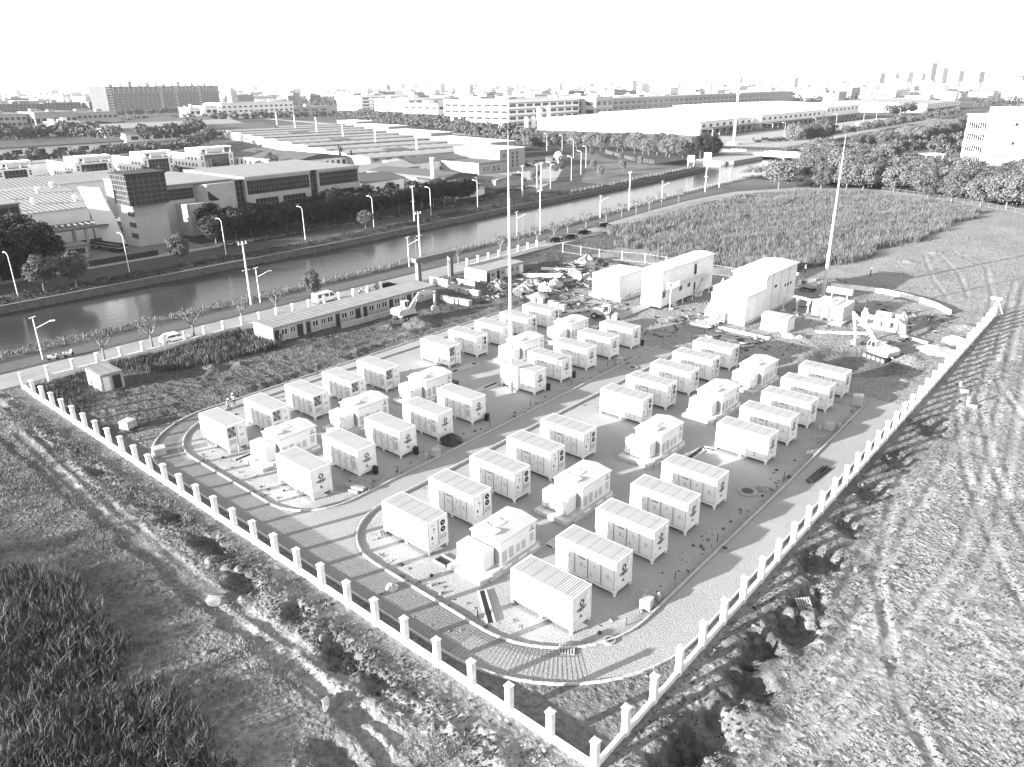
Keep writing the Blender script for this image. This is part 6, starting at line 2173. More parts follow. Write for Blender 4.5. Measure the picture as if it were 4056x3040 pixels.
# small steel canopy beside it
t = thing('scaffold_canopy', 'small white canopy on a steel frame beside the corner office', 'canopy', (-97, 402, 0), R(47))
MB().box(0, 9, 0, 7, 5.0, 5.4).build('roof', M_BWHITE, t)
q = MB()
for x in (.5, 4.5, 8.5):
    for y in (.5, 6.5):
        q.bar((x, y, 0), (x, y, 5), .18)
q.bar((.5, .5, 2.5), (8.5, .5, 2.5), .12).bar((.5, .5, 0), (4.5, .5, 2.5), .1).bar((4.5, .5, 2.5), (8.5, .5, 0), .1)
q.build('frame', M_PGREY, t)
# dark apartment slab and other large blocks to the left
sa = math.atan2(367, -322)
t = block('huge dark apartment slab with pale balcony stacks on the left skyline', 0, 0, 488, 26, 40, wall=M_BDARK, rows=10, nf=0, ns=0, extras=False, name='apartment_slab')
t.location = (-1629, 903, 0)
t.rotation_euler[2] = sa
L_ = 488
wmesh = MB().box(0, 8, -.3, 0, 0, 1.0).mesh('balcony', M_BGREY)
for r_ in range(9):
    for k in range(26):
        link('balcony', wmesh, t, (-L_ + 10 + k * 18.0, 0, 2.5 + r_ * 4.1))
for k in range(27):
    MB().box(-L_ + 4 + k * 18, -L_ + 5 + k * 18, -.35, 0, 30, 39.5).build('pier', M_BWHITE, t)
for x in (-L_ + 2, -300, -235, -120, -14):
    for r_ in range(10):
        MB().box(x, x + 12, -2.0, 0, 2 + r_ * 3.9, 2.8 + r_ * 3.9).build('balcony_stack', M_BWHITE, t)
for k in range(14):
    MB().box(-L_ + 20 + k * 33, -L_ + 32 + k * 33, 4, 20, 40.6, 44.5 + (k % 3) * 2).build('roof_room', M_BWHITE if k % 2 else M_BGREY, t)
block('white office with three rows of paired windows below the dark slab', -952, 528, 40, 106, 18.5, rows=3, nf=4, ns=14, z0=2.5, wh=.36, wf=.5)
block('narrow white stair block left of the white office', -940, 500, 30, 16, 16, rows=2, nf=0, ns=2)
block('narrow white stair block farther left of the white office', -930, 474, 26, 14, 15, rows=2, nf=0, ns=2)
block('low grey wing right of the white office', -960, 636, 40, 60, 10, wall=M_BGREY, rows=2, nf=3, ns=4)
block('low pale factory at the far left with small square windows', -1000, 285, 60, 34, 13, wall=M_BGREY, rows=2, nf=6, ns=6)
block('pale factory hall with arched vents left of the dark slab', -985, 322, 50, 44, 14, wall=M_BGREY, rows=1, nf=4, ns=7, z0=3)
block('low white hall with round windows below the apartments', -1000, 372, 50, 46, 12, wall=M_BGREY, rows=1, nf=3, ns=8, z0=6)
block('small plain white hall among the trees at the left', -812, 281, 26, 26, 9, rows=0)
for i, (x, y, w_, d_) in enumerate(((-1500, 440, 30, 62), (-1500, 508, 30, 60), (-1480, 574, 30, 66), (-1490, 640, 30, 60))):
    block('dark brick apartment row with white stair towers, %s from the left' % ORD[i], x, y, w_, d_, 16, wall=M_BDARK, rows=4, nf=3, ns=10, group='brick apartment rows', name='apartment_row')
for i in range(3):
    t = thing('low_factory_roof', 'low grey factory roof before the dark slab, %s row back' % ORD[i], 'building', (-620 - i * 95, 262 + i * 26, 0), R(-8))
    MB().box(-60, 0, 0, 120, -.1, 6).build('wall', M_BWHITE, t)
    MB().extr([(-61, 6), (1, 6), (-30, 9)], -1, 121, 'y').build('roof', M_RGREY if i % 2 == 0 else M_RPALE, t)
    for k in range(14):
        MB().box(-.05, .1, 4 + k * 8.2, 9 + k * 8.2, 1.5, 4).build('window', M_GL2, t)
t = thing('long_low_roof', 'long low roof with a white fascia behind the villas at the left', 'building', (-556, 120, 0), R(-2))
MB().box(-22, 0, 0, 112, -.1, 5.0).build('wall', M_BWHITE, t)
MB().extr([(-22.5, 5), (1.2, 5), (1.2, 5.4), (-11, 7.2), (-22.5, 5.4)], -1, 113, 'y').build('roof', M_RGREY, t)
for k in range(8):
    MB().box(-.05, .08, 5 + k * 13, 11 + k * 13, 1, 3.6).build('window', M_GL2, t)

# ================================================================ vegetation
M_LEAF = mat('leaves', 0.075, rough=0.75, var=0.45, scale=0.9, spec=0.2)
M_LEAFL = mat('pale_leaves', 0.11, rough=0.75, var=0.45, scale=0.9, spec=0.2)
M_LEAFD = mat('dark_leaves', 0.028, rough=0.75, var=0.45, scale=0.9, spec=0.2)
M_BARK = mat('bark', 0.13, rough=0.9, var=0.3, scale=2.0)
M_REED = mat('reed_blades', 1.0, rough=0.8, var=0.25, scale=0.8, attr='tone', coords='World', spec=0.15)


def leaf_quads(P, N, size, rng):
    """one small four-cornered leaf clump at each point, facing roughly along N"""
    n = len(P)
    a = rng.normal(size=(n, 3))
    u = np.cross(N, a)
    u /= np.linalg.norm(u, axis=1)[:, None] + 1e-9
    w = np.cross(N, u)
    s = (size * rng.uniform(.6, 1.3, n))[:, None]
    k = rng.uniform(.55, 1.0, n)[:, None]
    V = np.stack([P - u * s - w * s * k * .3, P - w * s * k + u * s * .2, P + u * s + w * s * k * .25, P + w * s * k], 1).reshape(-1, 3)
    F = np.arange(4 * n).reshape(n, 4)
    return V, F


def crown_mesh(name, seed, rx, rz, zc, clumps, per, size, mt, shape='round'):
    rng = np.random.default_rng(seed)
    d = rng.normal(size=(clumps, 3))
    d /= np.linalg.norm(d, axis=1)[:, None]
    r = rng.uniform(.45, 1.0, clumps) ** .6
    c = d * r[:, None] * np.array([rx, rx, rz]) * .82
    if shape == 'cone':
        hgt = rng.uniform(-1, 1, clumps)
        a = rng.uniform(0, 6.28, clumps)
        rr = (1 - hgt) / 2 * rx * rng.uniform(.5, 1, clumps)
        c = np.stack([rr * np.cos(a), rr * np.sin(a), hgt * rz], 1)
    else:
        c[:, 2] = np.where(c[:, 2] < -.55 * rz, -.55 * rz + rng.uniform(-.1, .1, clumps) * rz, c[:, 2])
    cr = rx * rng.uniform(.20, .36, clumps)
    if shape == 'cone':
        cr *= .7
    q = rng.normal(size=(clumps, per, 3))
    q /= np.linalg.norm(q, axis=2)[:, :, None]
    q[:, :, 2] = np.abs(q[:, :, 2]) * np.where(rng.random((clumps, per)) < .8, 1, -1)
    P = (c[:, None, :] + q * cr[:, None, None] * rng.uniform(.75, 1.05, (clumps, per, 1))).reshape(-1, 3)
    N = (q * .8 + rng.normal(size=q.shape) * .35).reshape(-1, 3)
    N /= np.linalg.norm(N, axis=1)[:, None]
    V, F = leaf_quads(P, N, size, rng)
    V[:, 2] += zc
    return np_mesh(name, V, F, mt)


def trunk_mesh(seed, h, r, limbs, reach):
    rs_ = random.Random(seed)
    q = MB()
    q.cyl((0, 0, -.2), (0, 0, h), r, r * .65, 7)
    for k in range(limbs):
        a = k * 6.283 / limbs + rs_.uniform(-.4, .4)
        e = (math.cos(a) * reach, math.sin(a) * reach, h + reach * rs_.uniform(.9, 1.6))
        mid_ = (e[0] * .45, e[1] * .45, h + (e[2] - h) * .55)
        q.cyl((0, 0, h - .1), mid_, r * .55, r * .38, 5).cyl(mid_, e, r * .38, r * .15, 5)
    return q.mesh('trunk', M_BARK)


# tree kinds, all about ten metres tall before scaling
KIND = {}
for k in range(5):
    KIND['broad', k] = (crown_mesh('crown', 10 + k, 5.3, 4.3, 5.4, 72, 80, .25, M_LEAFL if k % 2 else M_LEAF), trunk_mesh(k, 2.0, .26, 5, 2.0))
for k in range(4):
    KIND['dark', k] = (crown_mesh('crown', 30 + k, 4.9, 4.5, 5.4, 70, 80, .26, M_LEAFD), trunk_mesh(20 + k, 2.0, .26, 5, 2.0))
for k in range(2):
    KIND['round', k] = (crown_mesh('crown', 50 + k, 3.8, 3.9, 5.4, 60, 80, .2, M_LEAF), trunk_mesh(30 + k, 2.0, .22, 4, 1.2))
KIND['cone', 0] = (crown_mesh('crown', 60, 1.8, 4.6, 5.4, 70, 26, .25, M_LEAFD, 'cone'), trunk_mesh(40, 2.5, .2, 2, .4))
KIND['cone', 1] = (crown_mesh('crown', 61, 2.0, 4.4, 5.2, 70, 26, .25, M_LEAFD, 'cone'), trunk_mesh(41, 2.5, .2, 2, .4))


def tree(kind, x, y, h, label, grp, rng, name='tree', z=0.0, wide=1.0):
    n = sum(1 for a, b in KIND if a == kind)
    cm, tm = KIND[kind, rng.randrange(n)]
    t = thing(name, label, 'tree', (x, y, z), rng.uniform(0, 6.28), grp)
    s = h / 10
    t.scale = (s * wide * rng.uniform(.9, 1.1), s * wide * rng.uniform(.9, 1.1), s)
    link('crown', cm, t)
    link('trunk', tm, t)


def along(pts, sp, jit, rng):
    out = []
    for p, a in resample(pts, sp):
        out.append((p.x + rng.uniform(-jit, jit), p.y + rng.uniform(-jit, jit)))
    return out


rt_ = random.Random(77)


FAR_V, FAR_F, FAR_N = [], [], 0
far_src = {}
for k in range(3):
    fm = crown_mesh('crown', 70 + k, 5.0, 4.2, 5.6, 40, 11, .62, None)
    far_src[k] = np.empty(len(fm.vertices) * 3, np.float32)
    fm.vertices.foreach_get('co', far_src[k])
    far_src[k] = far_src[k].reshape(-1, 3)
    bpy.data.meshes.remove(fm)


def far_grove(spots, h0, h1):
    """rows too far off to tell tree from tree: collected into one mass"""
    global FAR_N
    for x, y in spots:
        V = far_src[rt_.randrange(3)].copy()
        a, s = rt_.uniform(0, 6.28), rt_.uniform(h0, h1) / 10
        c, d = math.cos(a), math.sin(a)
        X, Y = V[:, 0] * c - V[:, 1] * d, V[:, 0] * d + V[:, 1] * c
        FAR_V.append(np.stack([X * s + x, Y * s + y, V[:, 2] * s], 1))


def grove(spots, kind, h0, h1, phrase, grp, name='tree', wide=1.0):
    for i, (x, y) in enumerate(sorted(spots, key=lambda p: azim(*p))):
        tree(kind, x, y, rt_.uniform(h0, h1), '%s, %s from the left' % (phrase, ordinal(i)), grp, rt_, name, 0, wide)


grove(along([(-193, 100), (-193, 150), (-194, 200)], 5.5, 1.2, rt_) + along([(-201, 104), (-202, 175)], 6.0, 1.5, rt_), 'dark', 7.0, 9.6, 'dense dark tree before the gallery', 'dark trees before the gallery')
grove(along([(-190, 18), (-191, 60)], 5.0, 1.2, rt_) + along([(-199, 14), (-200, 60)], 5.5, 1.5, rt_) + along([(-208, 20), (-209, 58)], 6.5, 1.5, rt_), 'dark', 9.5, 12.5, 'tall dark tree left of the forecourt', 'dark trees left of the forecourt')
grove([(-172.4, 50.8), (-171.2, 56.6), (-174.8, 81.2)], 'round', 7.6, 8.6, 'round lit tree on the far canal verge', 'round trees on the far verge')
grove([(-177, 137.5), (-197, 197), (-206, 249), (-222, 287), (-219, 279), (-211, 256)], 'round', 4.6, 6.0, 'small round tree along the far street', 'small round trees along the far street')
grove([(-354, 124), (-352, 131), (-356, 156), (-354, 162), (-350, 168), (-352, 186), (-356, 220), (-344, 206), (-340, 212)], 'round', 6.2, 8.2, 'bushy tree among the villas', 'trees among the villas')
grove([(-334, 247), (-338, 250), (-342, 254), (-330, 251), (-352, 262), (-356, 264), (-366, 270), (-370, 273)], 'cone', 6, 8.5, 'dark pointed conifer by the factory gables', 'conifers by the factory', 'conifer')
far_grove(along([(-655, 120), (-690, 168), (-700, 238), (-630, 262)], 8.0, 2.0, rt_), 12, 16)
far_grove(along([(-600, 268), (-590, 300), (-640, 330), (-700, 356)], 8.0, 2.5, rt_), 10, 15)
far_grove(along([(-880, 430), (-850, 560), (-800, 640)], 11, 3, rt_), 9, 13)
far_grove(along([(-800, 596), (-640, 528), (-490, 474), (-400, 424), (-316, 372)], 8.5, 2.5, rt_), 8.5, 12)
far_grove(along([(-820, 640), (-660, 560), (-505, 500), (-420, 455), (-330, 402)], 9.5, 3, rt_), 9, 13)
grove(along([(-312, 372), (-296, 388), (-262, 392), (-236, 384), (-208, 376)], 6.5, 2, rt_) + along([(-300, 410), (-250, 412), (-220, 405)], 8, 2.5, rt_), 'broad', 9, 11.5, 'leafy tree behind the park lawn', 'trees behind the park lawn')
grove([(-254, 356), (-195, 280), (-200, 305), (-207, 331), (-213, 300), (-224, 340)], 'broad', 4.5, 6.5, 'thin young tree on the park lawn', 'young trees on the park lawn', 'young_tree', .6)
grove([(-203, 384), (-200, 388), (-206, 393), (-202, 398)], 'dark', 10, 13, 'tall tree on the stone embankment by the bridge', 'trees on the embankment')
front_row = [(-119, 289), (-106, 297), (-97, 298), (-92, 301), (-82, 303), (-68, 293), (-60, 290), (-50, 283), (-43, 283), (-34, 276), (-25, 270), (-15, 264)]
grove(front_row, 'broad', 8.5, 11.5, 'big tree in the front row beyond the reed field', 'front row beyond the reeds', 'tree', 1.1)
fill = []
poly = [(-142, 312), (-128, 306), (-96, 308), (-40, 288), (0, 268), (30, 280), (20, 330), (-40, 330), (-98, 334), (-112, 405), (-150, 400)]
tries = 0
while len(fill) < 118 and tries < 5000:
    tries += 1
    x, y = rt_.uniform(-150, 30), rt_.uniform(268, 405)
    if in_poly(np.array([x]), np.array([y]), poly)[0] and azim(x, y) > R(-20.6) and all((x - a) ** 2 + (y - b) ** 2 > 26 for a, b in fill + front_row):
        fill.append((x, y))
grove(fill, 'broad', 9, 12.5, 'tree in the dense wood beyond the reed field', 'dense wood beyond the reeds', 'tree', 1.15)
grove(along([(-146, 455), (-145, 520), (-144, 640), (-150, 760)], 8, 2, rt_) + along([(-136, 470), (-134, 640)], 10, 2, rt_), 'broad', 8, 11, 'tree on the right canal bank past the bridge', 'trees on the right bank past the bridge')
grove([(-195, 490), (-192, 508), (-190, 516), (-196, 534), (-193, 542)], 'broad', 12, 15, 'tall loose tree before the warehouse yard', 'tall trees before the warehouse yard')
far_grove(along([(-200, 600), (-203, 700), (-206, 860), (-215, 1000)], 14, 4, rt_), 7, 9)
far_grove(along([(-262, 905), (-262, 1010)], 9, 4, rt_) + along([(-140, 780), (-160, 1000), (-165, 1250)], 16, 6, rt_) + along([(-110, 640), (-112, 900)], 16, 6, rt_), 10, 14)
far_grove(along([(-62, 470), (-40, 560), (-30, 700)], 12, 4, rt_), 9, 12)

far_grove(along([(-455, 120), (-462, 235)], 8, 3, rt_) + along([(-480, 240), (-540, 285), (-560, 300)], 8, 3, rt_) + along([(-760, 250), (-800, 330), (-880, 400)], 9, 4, rt_) + along([(-500, 100), (-520, 112)], 7, 3, rt_), 8, 12)
far_grove(along([(-122, 440), (-112, 520), (-108, 640)], 10, 5, rt_) + along([(-100, 436), (-86, 470)], 8, 3, rt_) + along([(-230, 1190), (-250, 1400), (-300, 1600)], 16, 8, rt_), 7, 10)
far_grove(along([(-1150, 470), (-1180, 600)], 10, 4, rt_) + along([(-700, 900), (-640, 1250)], 16, 8, rt_) + along([(-430, 1230), (-300, 1260)], 13, 6, rt_) + along([(-1300, 900), (-900, 1250)], 18, 10, rt_), 9, 13)
FV = np.concatenate(FAR_V)
stuff(link('far_tree_belts', np_mesh('far_tree_belts', FV, np.arange(len(FV)).reshape(-1, 4), M_LEAF)), 'dark belts of trees between the distant factories', 'trees')

# pollarded street trees along the canal road
PV = []
for k in range(3):
    rs_ = random.Random(90 + k)
    q = MB()
    q.cyl((0, 0, -.1), (0, 0, 2.0), .19, .15, 7)
    rng = np.random.default_rng(90 + k)
    tips = []
    for j in range(7):
        a = j * .9 + rs_.uniform(-.3, .3)
        rr_ = rs_.uniform(.9, 1.7)
        e = (math.cos(a) * rr_, math.sin(a) * rr_, 2.0 + rs_.uniform(1.2, 2.3))
        m_ = (e[0] * .55, e[1] * .55, 2.0 + (e[2] - 2.0) * .4)
        q.cyl((0, 0, 1.9), m_, .12, .09, 5).cyl(m_, e, .09, .05, 5)
        tips.append(e)
    tips = np.array(tips)
    P = (tips[rng.integers(0, len(tips), 260)] + rng.normal(size=(260, 3)) * (.30 if k < 2 else .45))
    N = rng.normal(size=(260, 3))
    N /= np.linalg.norm(N, axis=1)[:, None]
    V, F = leaf_quads(P, N, .11, rng)
    PV.append((q.mesh('trunk', M_BARK), np_mesh('crown', V, F, M_LEAF)))
poll = [(-119.6, 41.1), (-119.8, 48.6), (-120.1, 55.8), (-120.4, 64.9), (-120.6, 72.0), (-123.2, 121.4), (-123.8, 136.5), (-122.7, 142.2), (-124.4, 151.3), (-124.6, 158.6), (-125.9, 166.3), (-127.3, 176.6), (-128.2, 187.9), (-129.6, 198.2), (-129.8, 206.7), (-130.2, 215), (-131.3, 224.6), (-131.5, 236)]
for i, (x, y) in enumerate(sorted(poll, key=lambda p: azim(*p))):
    t = thing('pollarded_tree', 'pollarded street tree with stubby limbs on the canal road, %s from the left' % ordinal(i), 'tree', (x, y, 0), i * 1.3, 'pollarded street trees')
    tm, cm = PV[i % 3]
    link('trunk', tm, t)
    link('crown', cm, t)
tree('round', -121.6, 80.8, 7.2, 'tall leafy street tree beside the white van', None, rt_, 'street_tree', 0, .62)


# reeds, grass and bank shrubs: nobody could count these -------------------
def blades(name, label, cat, P, h0, h1, w, per, spread, tone0, tone1, seed, lean=.35):
    rng = np.random.default_rng(seed)
    n = len(P) * per
    base = np.repeat(P, per, 0) + np.concatenate([rng.normal(size=(n, 2)) * spread, np.zeros((n, 1))], 1)
    h = rng.uniform(h0, h1, n) * (.8 + .45 * fbm(base[:, 0], base[:, 1], 5.0, 3, seed + 60))
    a = rng.uniform(0, 6.283, n)
    b = rng.uniform(0, 6.283, n)
    ln = rng.uniform(.1, 1.0, n) * lean
    du = np.stack([np.cos(a), np.sin(a), np.zeros(n)], 1)
    dl = np.stack([np.cos(b), np.sin(b), np.zeros(n)], 1)
    up_ = np.array([0, 0, 1.0])
    ww = (w * rng.uniform(.6, 1.3, n))[:, None]
    m1 = base + up_ * (h * .6)[:, None] + dl * (ln * h * .25)[:, None]
    tip = base + up_ * (h * rng.uniform(.86, 1.0, n))[:, None] + dl * (ln * h * .8)[:, None]
    V = np.stack([base - du * ww * .5, base + du * ww * .5, m1 + du * ww * .5, m1 - du * ww * .5, tip], 1)
    T_ = np.repeat(rng.uniform(tone0, tone1, n), 5)
    V = V.reshape(-1, 3)
    o = np.arange(n)[:, None] * 5
    F = np.concatenate([o + np.array([[0, 1, 2]]), o + np.array([[0, 2, 3]]), o + np.array([[3, 2, 4]])], 0)
    me = np_mesh(name, V, F, M_REED, False, T_)
    return stuff(link(name, me), label, cat)


def scatter(poly, n, seed, mask=None):
    rng = np.random.default_rng(seed)
    px, py = np.array([p[0] for p in poly]), np.array([p[1] for p in poly])
    x = rng.uniform(px.min(), px.max(), n)
    y = rng.uniform(py.min(), py.max(), n)
    k = in_poly(x, y, poly)
    x, y = x[k], y[k]
    if mask is not None:
        k = mask(x, y, rng)
        x, y = x[k], y[k]
    return np.stack([x, y, ground_zs(x, y) - .02], 1)


FIELD = [(-121, 178), (-108, 160), (-90, 153.5), (-73, 152.5), (-60, 158), (-52, 178), (-48, 215), (-44.5, 255), (-46, 270), (-62, 283), (-88, 296), (-110, 288), (-120, 268), (-122, 240), (-121.5, 210)]
P = scatter(FIELD, 46000, 1, lambda x, y, r: (fbm(x, y, 9, 3, 41) + r.uniform(-.5, .9, len(x)) > -.12) & (seg_dist(x, y, FIELD + FIELD[:1]) + 5 * fbm(x, y, 7, 3, 47) > 1.8) & (seg_dist(x, y, [(-104, 163), (-108, 200), (-98, 240), (-101, 280)]) + .5 * fbm(x, y, 5, 2, 48) > .55) & (seg_dist(x, y, [(-112, 180), (-90, 190), (-70, 186)]) > .5))
blades('reed_bed', 'wide bed of tall reeds behind the plant buildings', 'reeds', P, 1.4, 2.6, .06, 6, .24, .045, .155, 2)
NEARR = [(-100, 6), (-82, 11.5), (-72, 12.7), (-65.6, 14.3), (-61, 15.9), (-57, 15.2), (-53.7, 14.7), (-50, 15.4), (-46, 14.7), (-41.6, 14.9), (-37.4, 14.1), (-35.7, 14.9), (-34, 12), (-33, 4), (-60, -8), (-100, -8)]
P = scatter(NEARR, 16000, 3, lambda x, y, r: (fbm(x, y, 4.0, 3, 42) + r.uniform(-.4, .8, len(x)) > -.08) & (seg_dist(x, y, NEARR[:12]) + 3.5 * fbm(x, y, 3.5, 3, 49) > .5))
blades('reeds', 'dense dark reeds at the bottom left', 'reeds', P, .9, 2.3, .05, 7, .2, .015, .12, 4, .9)
P = scatter([(-115.4, 40), (-115.4, 61.5), (-103.5, 61.5), (-103.8, 52), (-107, 44)], 3800, 5, lambda x, y, r: fbm(x, y, 4.0, 3, 43) + r.uniform(-.4, .8, len(x)) > .0)
blades('tall_grass', 'strip of tall grass inside the canal-side fence', 'grass', P, .7, 1.6, .07, 5, .25, .04, .11, 6, .5)
P = scatter([(-115.5, 29.4), (-115.5, 40), (-111.2, 40), (-111.2, 34.5), (-104.8, 34), (-100, 30)], 700, 7)
blades('tall_grass', 'tuft of tall grass around the lone hut', 'grass', P, .4, 1.1, .06, 5, .25, .03, .08, 8, .5)
P = scatter([(-112, 2), (-112, 27.6), (-28, 27.6), (-24, 20), (-30, 8), (-60, 0)], 30000, 9, lambda x, y, r: fbm(x, y, 6.0, 4, 44) + .9 * fbm(x, y, 1.6, 2, 45) + r.uniform(-.5, .5, len(x)) > .22)
blades('rough_grass', 'thin rough grass on the trampled ground before the near fence', 'grass', P, .12, .5, .045, 5, .2, .05, .20, 10, .9)
P = scatter([(-18.4, 30), (-18.9, 120), (-5, 120), (6, 60), (2, 40), (-10, 28)], 5200, 11, lambda x, y, r: fbm(x, y, 5.0, 4, 46) + r.uniform(-.4, .4, len(x)) > .25)
blades('rough_grass', 'sparse weeds on the bare soil outside the right fence', 'grass', P, .08, .3, .03, 5, .2, .05, .14, 12, .9)
P = scatter([(-117, 148), (-117, 165), (-122, 178), (-126, 200), (-122, 176), (-106, 158), (-92, 151)], 2500, 13)
blades('rough_grass', 'short grass between the parked cars and the reeds', 'grass', P, .15, .5, .06, 5, .3, .05, .12, 14, .8)


def shrub_band(name, label, pts, n, w, h, size, mt, seed, z0=0.0, zfun=None, gap=.0):
    rng = np.random.default_rng(seed)
    P_ = np.array(pts, float)
    seg = np.linalg.norm(np.diff(P_, axis=0), axis=1)
    cum = np.r_[0, np.cumsum(seg)]
    s = rng.uniform(0, cum[-1], n)
    x = np.interp(s, cum, P_[:, 0]) + rng.uniform(-w / 2, w / 2, n)
    y = np.interp(s, cum, P_[:, 1])
    bush = np.clip(fbm(x, y, 1.8, 3, seed) + .45 - gap, 0, 1)
    k = bush > .05
    x, y, bush = x[k], y[k], bush[k]
    zb = zfun(x, y) if zfun else z0
    z = zb + h * bush * rng.uniform(.35, 1.1, len(x))
    N = rng.normal(size=(len(x), 3)) * .6 + np.array([0, -.2, 1.0])
    N /= np.linalg.norm(N, axis=1)[:, None]
    V, F = leaf_quads(np.stack([x, y, z], 1), N, size, rng)
    return stuff(link(name, np_mesh(name, V, F, mt)), label, 'shrubs')


def bank_z(x, y):
    b = np.interp(y, [a for a, c in NEAR], [c for a, c in NEAR])
    return np.interp(x - b, [0, 3.0, 9.5, 30], [-2.6, -1.1, -.02, 0])


shrub_band('bank_shrubs', 'low leafy growth along the near canal bank', [(-136.0, -40), (-136.2, 120), (-138, 165), (-142, 220), (-145, 275), (-145.5, 330)], 42000, 8.5, .95, .16, M_LEAF, 21, 0, bank_z)
shrub_band('verge_shrubs', 'low leafy growth along the far canal verge', [(-170.6, -40), (-171.2, 120), (-175.5, 200), (-178.5, 300), (-182, 338)], 34000, 6.0, .95, .17, M_LEAFD, 22)
shrub_band('hedge', 'clipped hedge along the warehouse yard', [(-226, 500), (-212, 525), (-211, 600), (-212, 742), (-215, 860)], 22000, 3.0, 2.6, .32, M_LEAFD, 23, 0, None, -.3)
shrub_band('bridge_shrubs', 'shrubs on the banks around the bridge', [(-150, 330), (-146, 400), (-146, 450), (-148, 520)], 9000, 9, 2.4, .3, M_LEAF, 24, 0, None, -.1)
shrub_band('verge_shrubs', 'low shrubs along the green strip before the warehouse yard', [(-188, 440), (-187, 520), (-190, 640), (-195, 760)], 9000, 10, 1.2, .3, M_LEAF, 25, 0, None, .1)
shrub_band('street_shrubs', 'dark shrubs between the far street and the buildings', [(-186, 98), (-187, 190), (-200, 236)], 9000, 3.2, 1.6, .2, M_LEAFD, 26, 0, None, -.2)
shrub_band('belt_undergrowth', 'undergrowth below the wood beyond the reeds', [(-138, 312), (-96, 316), (-40, 292), (10, 268)], 15000, 14, 1.6, .3, M_LEAFD, 27, 0, None, -.1)

# clods of soil strewn over the dug ground --------------------------------
def clods(name, label, P, s0, s1, seed, mt):
    rng = np.random.default_rng(seed)
    n = len(P)
    base = np.array([[1, 0, -.3], [0, 1, -.3], [-1, 0, -.3], [0, -1, -.3], [.15, 0, 1], [-.2, .1, .8]])
    s = s0 + (s1 - s0) * rng.random(n) ** 2.4
    J = rng.uniform(.6, 1.25, (n, 6, 1))
    V = base[None] * J * s[:, None, None]
    a = rng.uniform(0, 6.28, n)
    c, d = np.cos(a)[:, None], np.sin(a)[:, None]
    X, Y = V[:, :, 0] * c - V[:, :, 1] * d, V[:, :, 0] * d + V[:, :, 1] * c
    V = np.stack([X, Y, V[:, :, 2] * .7], 2) + P[:, None, :]
    o = np.arange(n)[:, None] * 6
    F = np.concatenate([o + np.array([f_]) for f_ in ((0, 1, 4), (1, 2, 5), (2, 3, 5), (3, 0, 4), (1, 5, 4), (3, 4, 5))], 0)
    T_ = np.repeat(rng.uniform(.03, .10, n), 6)
    return stuff(link(name, np_mesh(name, V.reshape(-1, 3), F, mt, False, T_)), label, 'soil')


P1 = scatter([(-110, 23.4), (-110, 28.3), (-20, 28.3), (-20, 23.2)], 20000, 31, lambda x, y, r: np.exp(-((y - 25.5) / 1.6) ** 2) + .5 * fbm(x, y, 3, 2, 51) > r.uniform(.2, 1.1, len(x)))
P2 = scatter([(-18.7, 29), (-19.6, 120), (-4, 140), (8, 70), (3, 40), (-10, 26)], 105000, 32, lambda x, y, r: .55 + .9 * fbm(x, y, 2.5, 3, 52) - .5 * np.exp(-((x + 9.4) / 2.0) ** 2) > r.uniform(0, 1, len(x)))
P3 = scatter([(-115, 30), (-115, 100), (-90.2, 100), (-90.2, 46), (-86, 32)], 11000, 33, lambda x, y, r: .35 + .9 * fbm(x, y, 3, 3, 53) > r.uniform(0, 1, len(x)))
P4 = scatter([(-44, 104), (-22, 104), (-22, 146), (-44, 146)], 4000, 34, lambda x, y, r: .35 + .9 * fbm(x, y, 3, 3, 54) > r.uniform(0, 1, len(x)))
P5 = scatter([(-80, 3), (-100, 23), (-28, 23), (-26, 14), (-40, 4)], 26000, 35, lambda x, y, r: .25 + .9 * fbm(x, y, 3, 3, 55) > r.uniform(0, 1, len(x)))
P6 = scatter([(-60, 148), (-52, 190), (-47, 240), (-30, 240), (-19, 150)], 9000, 36, lambda x, y, r: .45 + .9 * fbm(x, y, 4, 3, 56) > r.uniform(0, 1, len(x)))
clods('soil_clods', 'clods strewn along the dug strip before the near fence', P1, .03, .24, 41, G_SOIL)
clods('soil_clods', 'clods strewn over the cultivated soil outside the right fence', P2, .03, .17, 42, G_SOIL)
clods('soil_clods', 'clods strewn over the dirt beside the cabins', P3, .04, .26, 43, G_SOIL)
clods('soil_clods', 'clods around the dug pit', P4, .05, .30, 44, G_SOIL)
clods('soil_clods', 'small stones on the rough ground at lower left', P5, .025, .11, 45, G_SOIL)
clods('soil_clods', 'clods on the pale soil behind the transformer yard', P6, .05, .25, 46, G_SOIL)

# ================================================================ the far city
rc = random.Random(321)
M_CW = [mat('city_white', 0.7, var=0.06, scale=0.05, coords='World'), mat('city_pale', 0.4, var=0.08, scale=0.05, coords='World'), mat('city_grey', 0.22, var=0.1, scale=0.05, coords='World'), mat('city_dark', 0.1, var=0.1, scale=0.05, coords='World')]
keep_off = [(-1700, -1180, 380, 960), (-1130, -780, 250, 930), (-1000, -440, 240, 700), (-660, -430, 540, 1240), (-460, -140, 380, 1200)]
spots = []
tries = 0


def free(x, y, r):
    for x0, x1, y0, y1 in keep_off:
        if x0 - r < x < x1 + r and y0 - r < y < y1 + r:
            return False
    return True


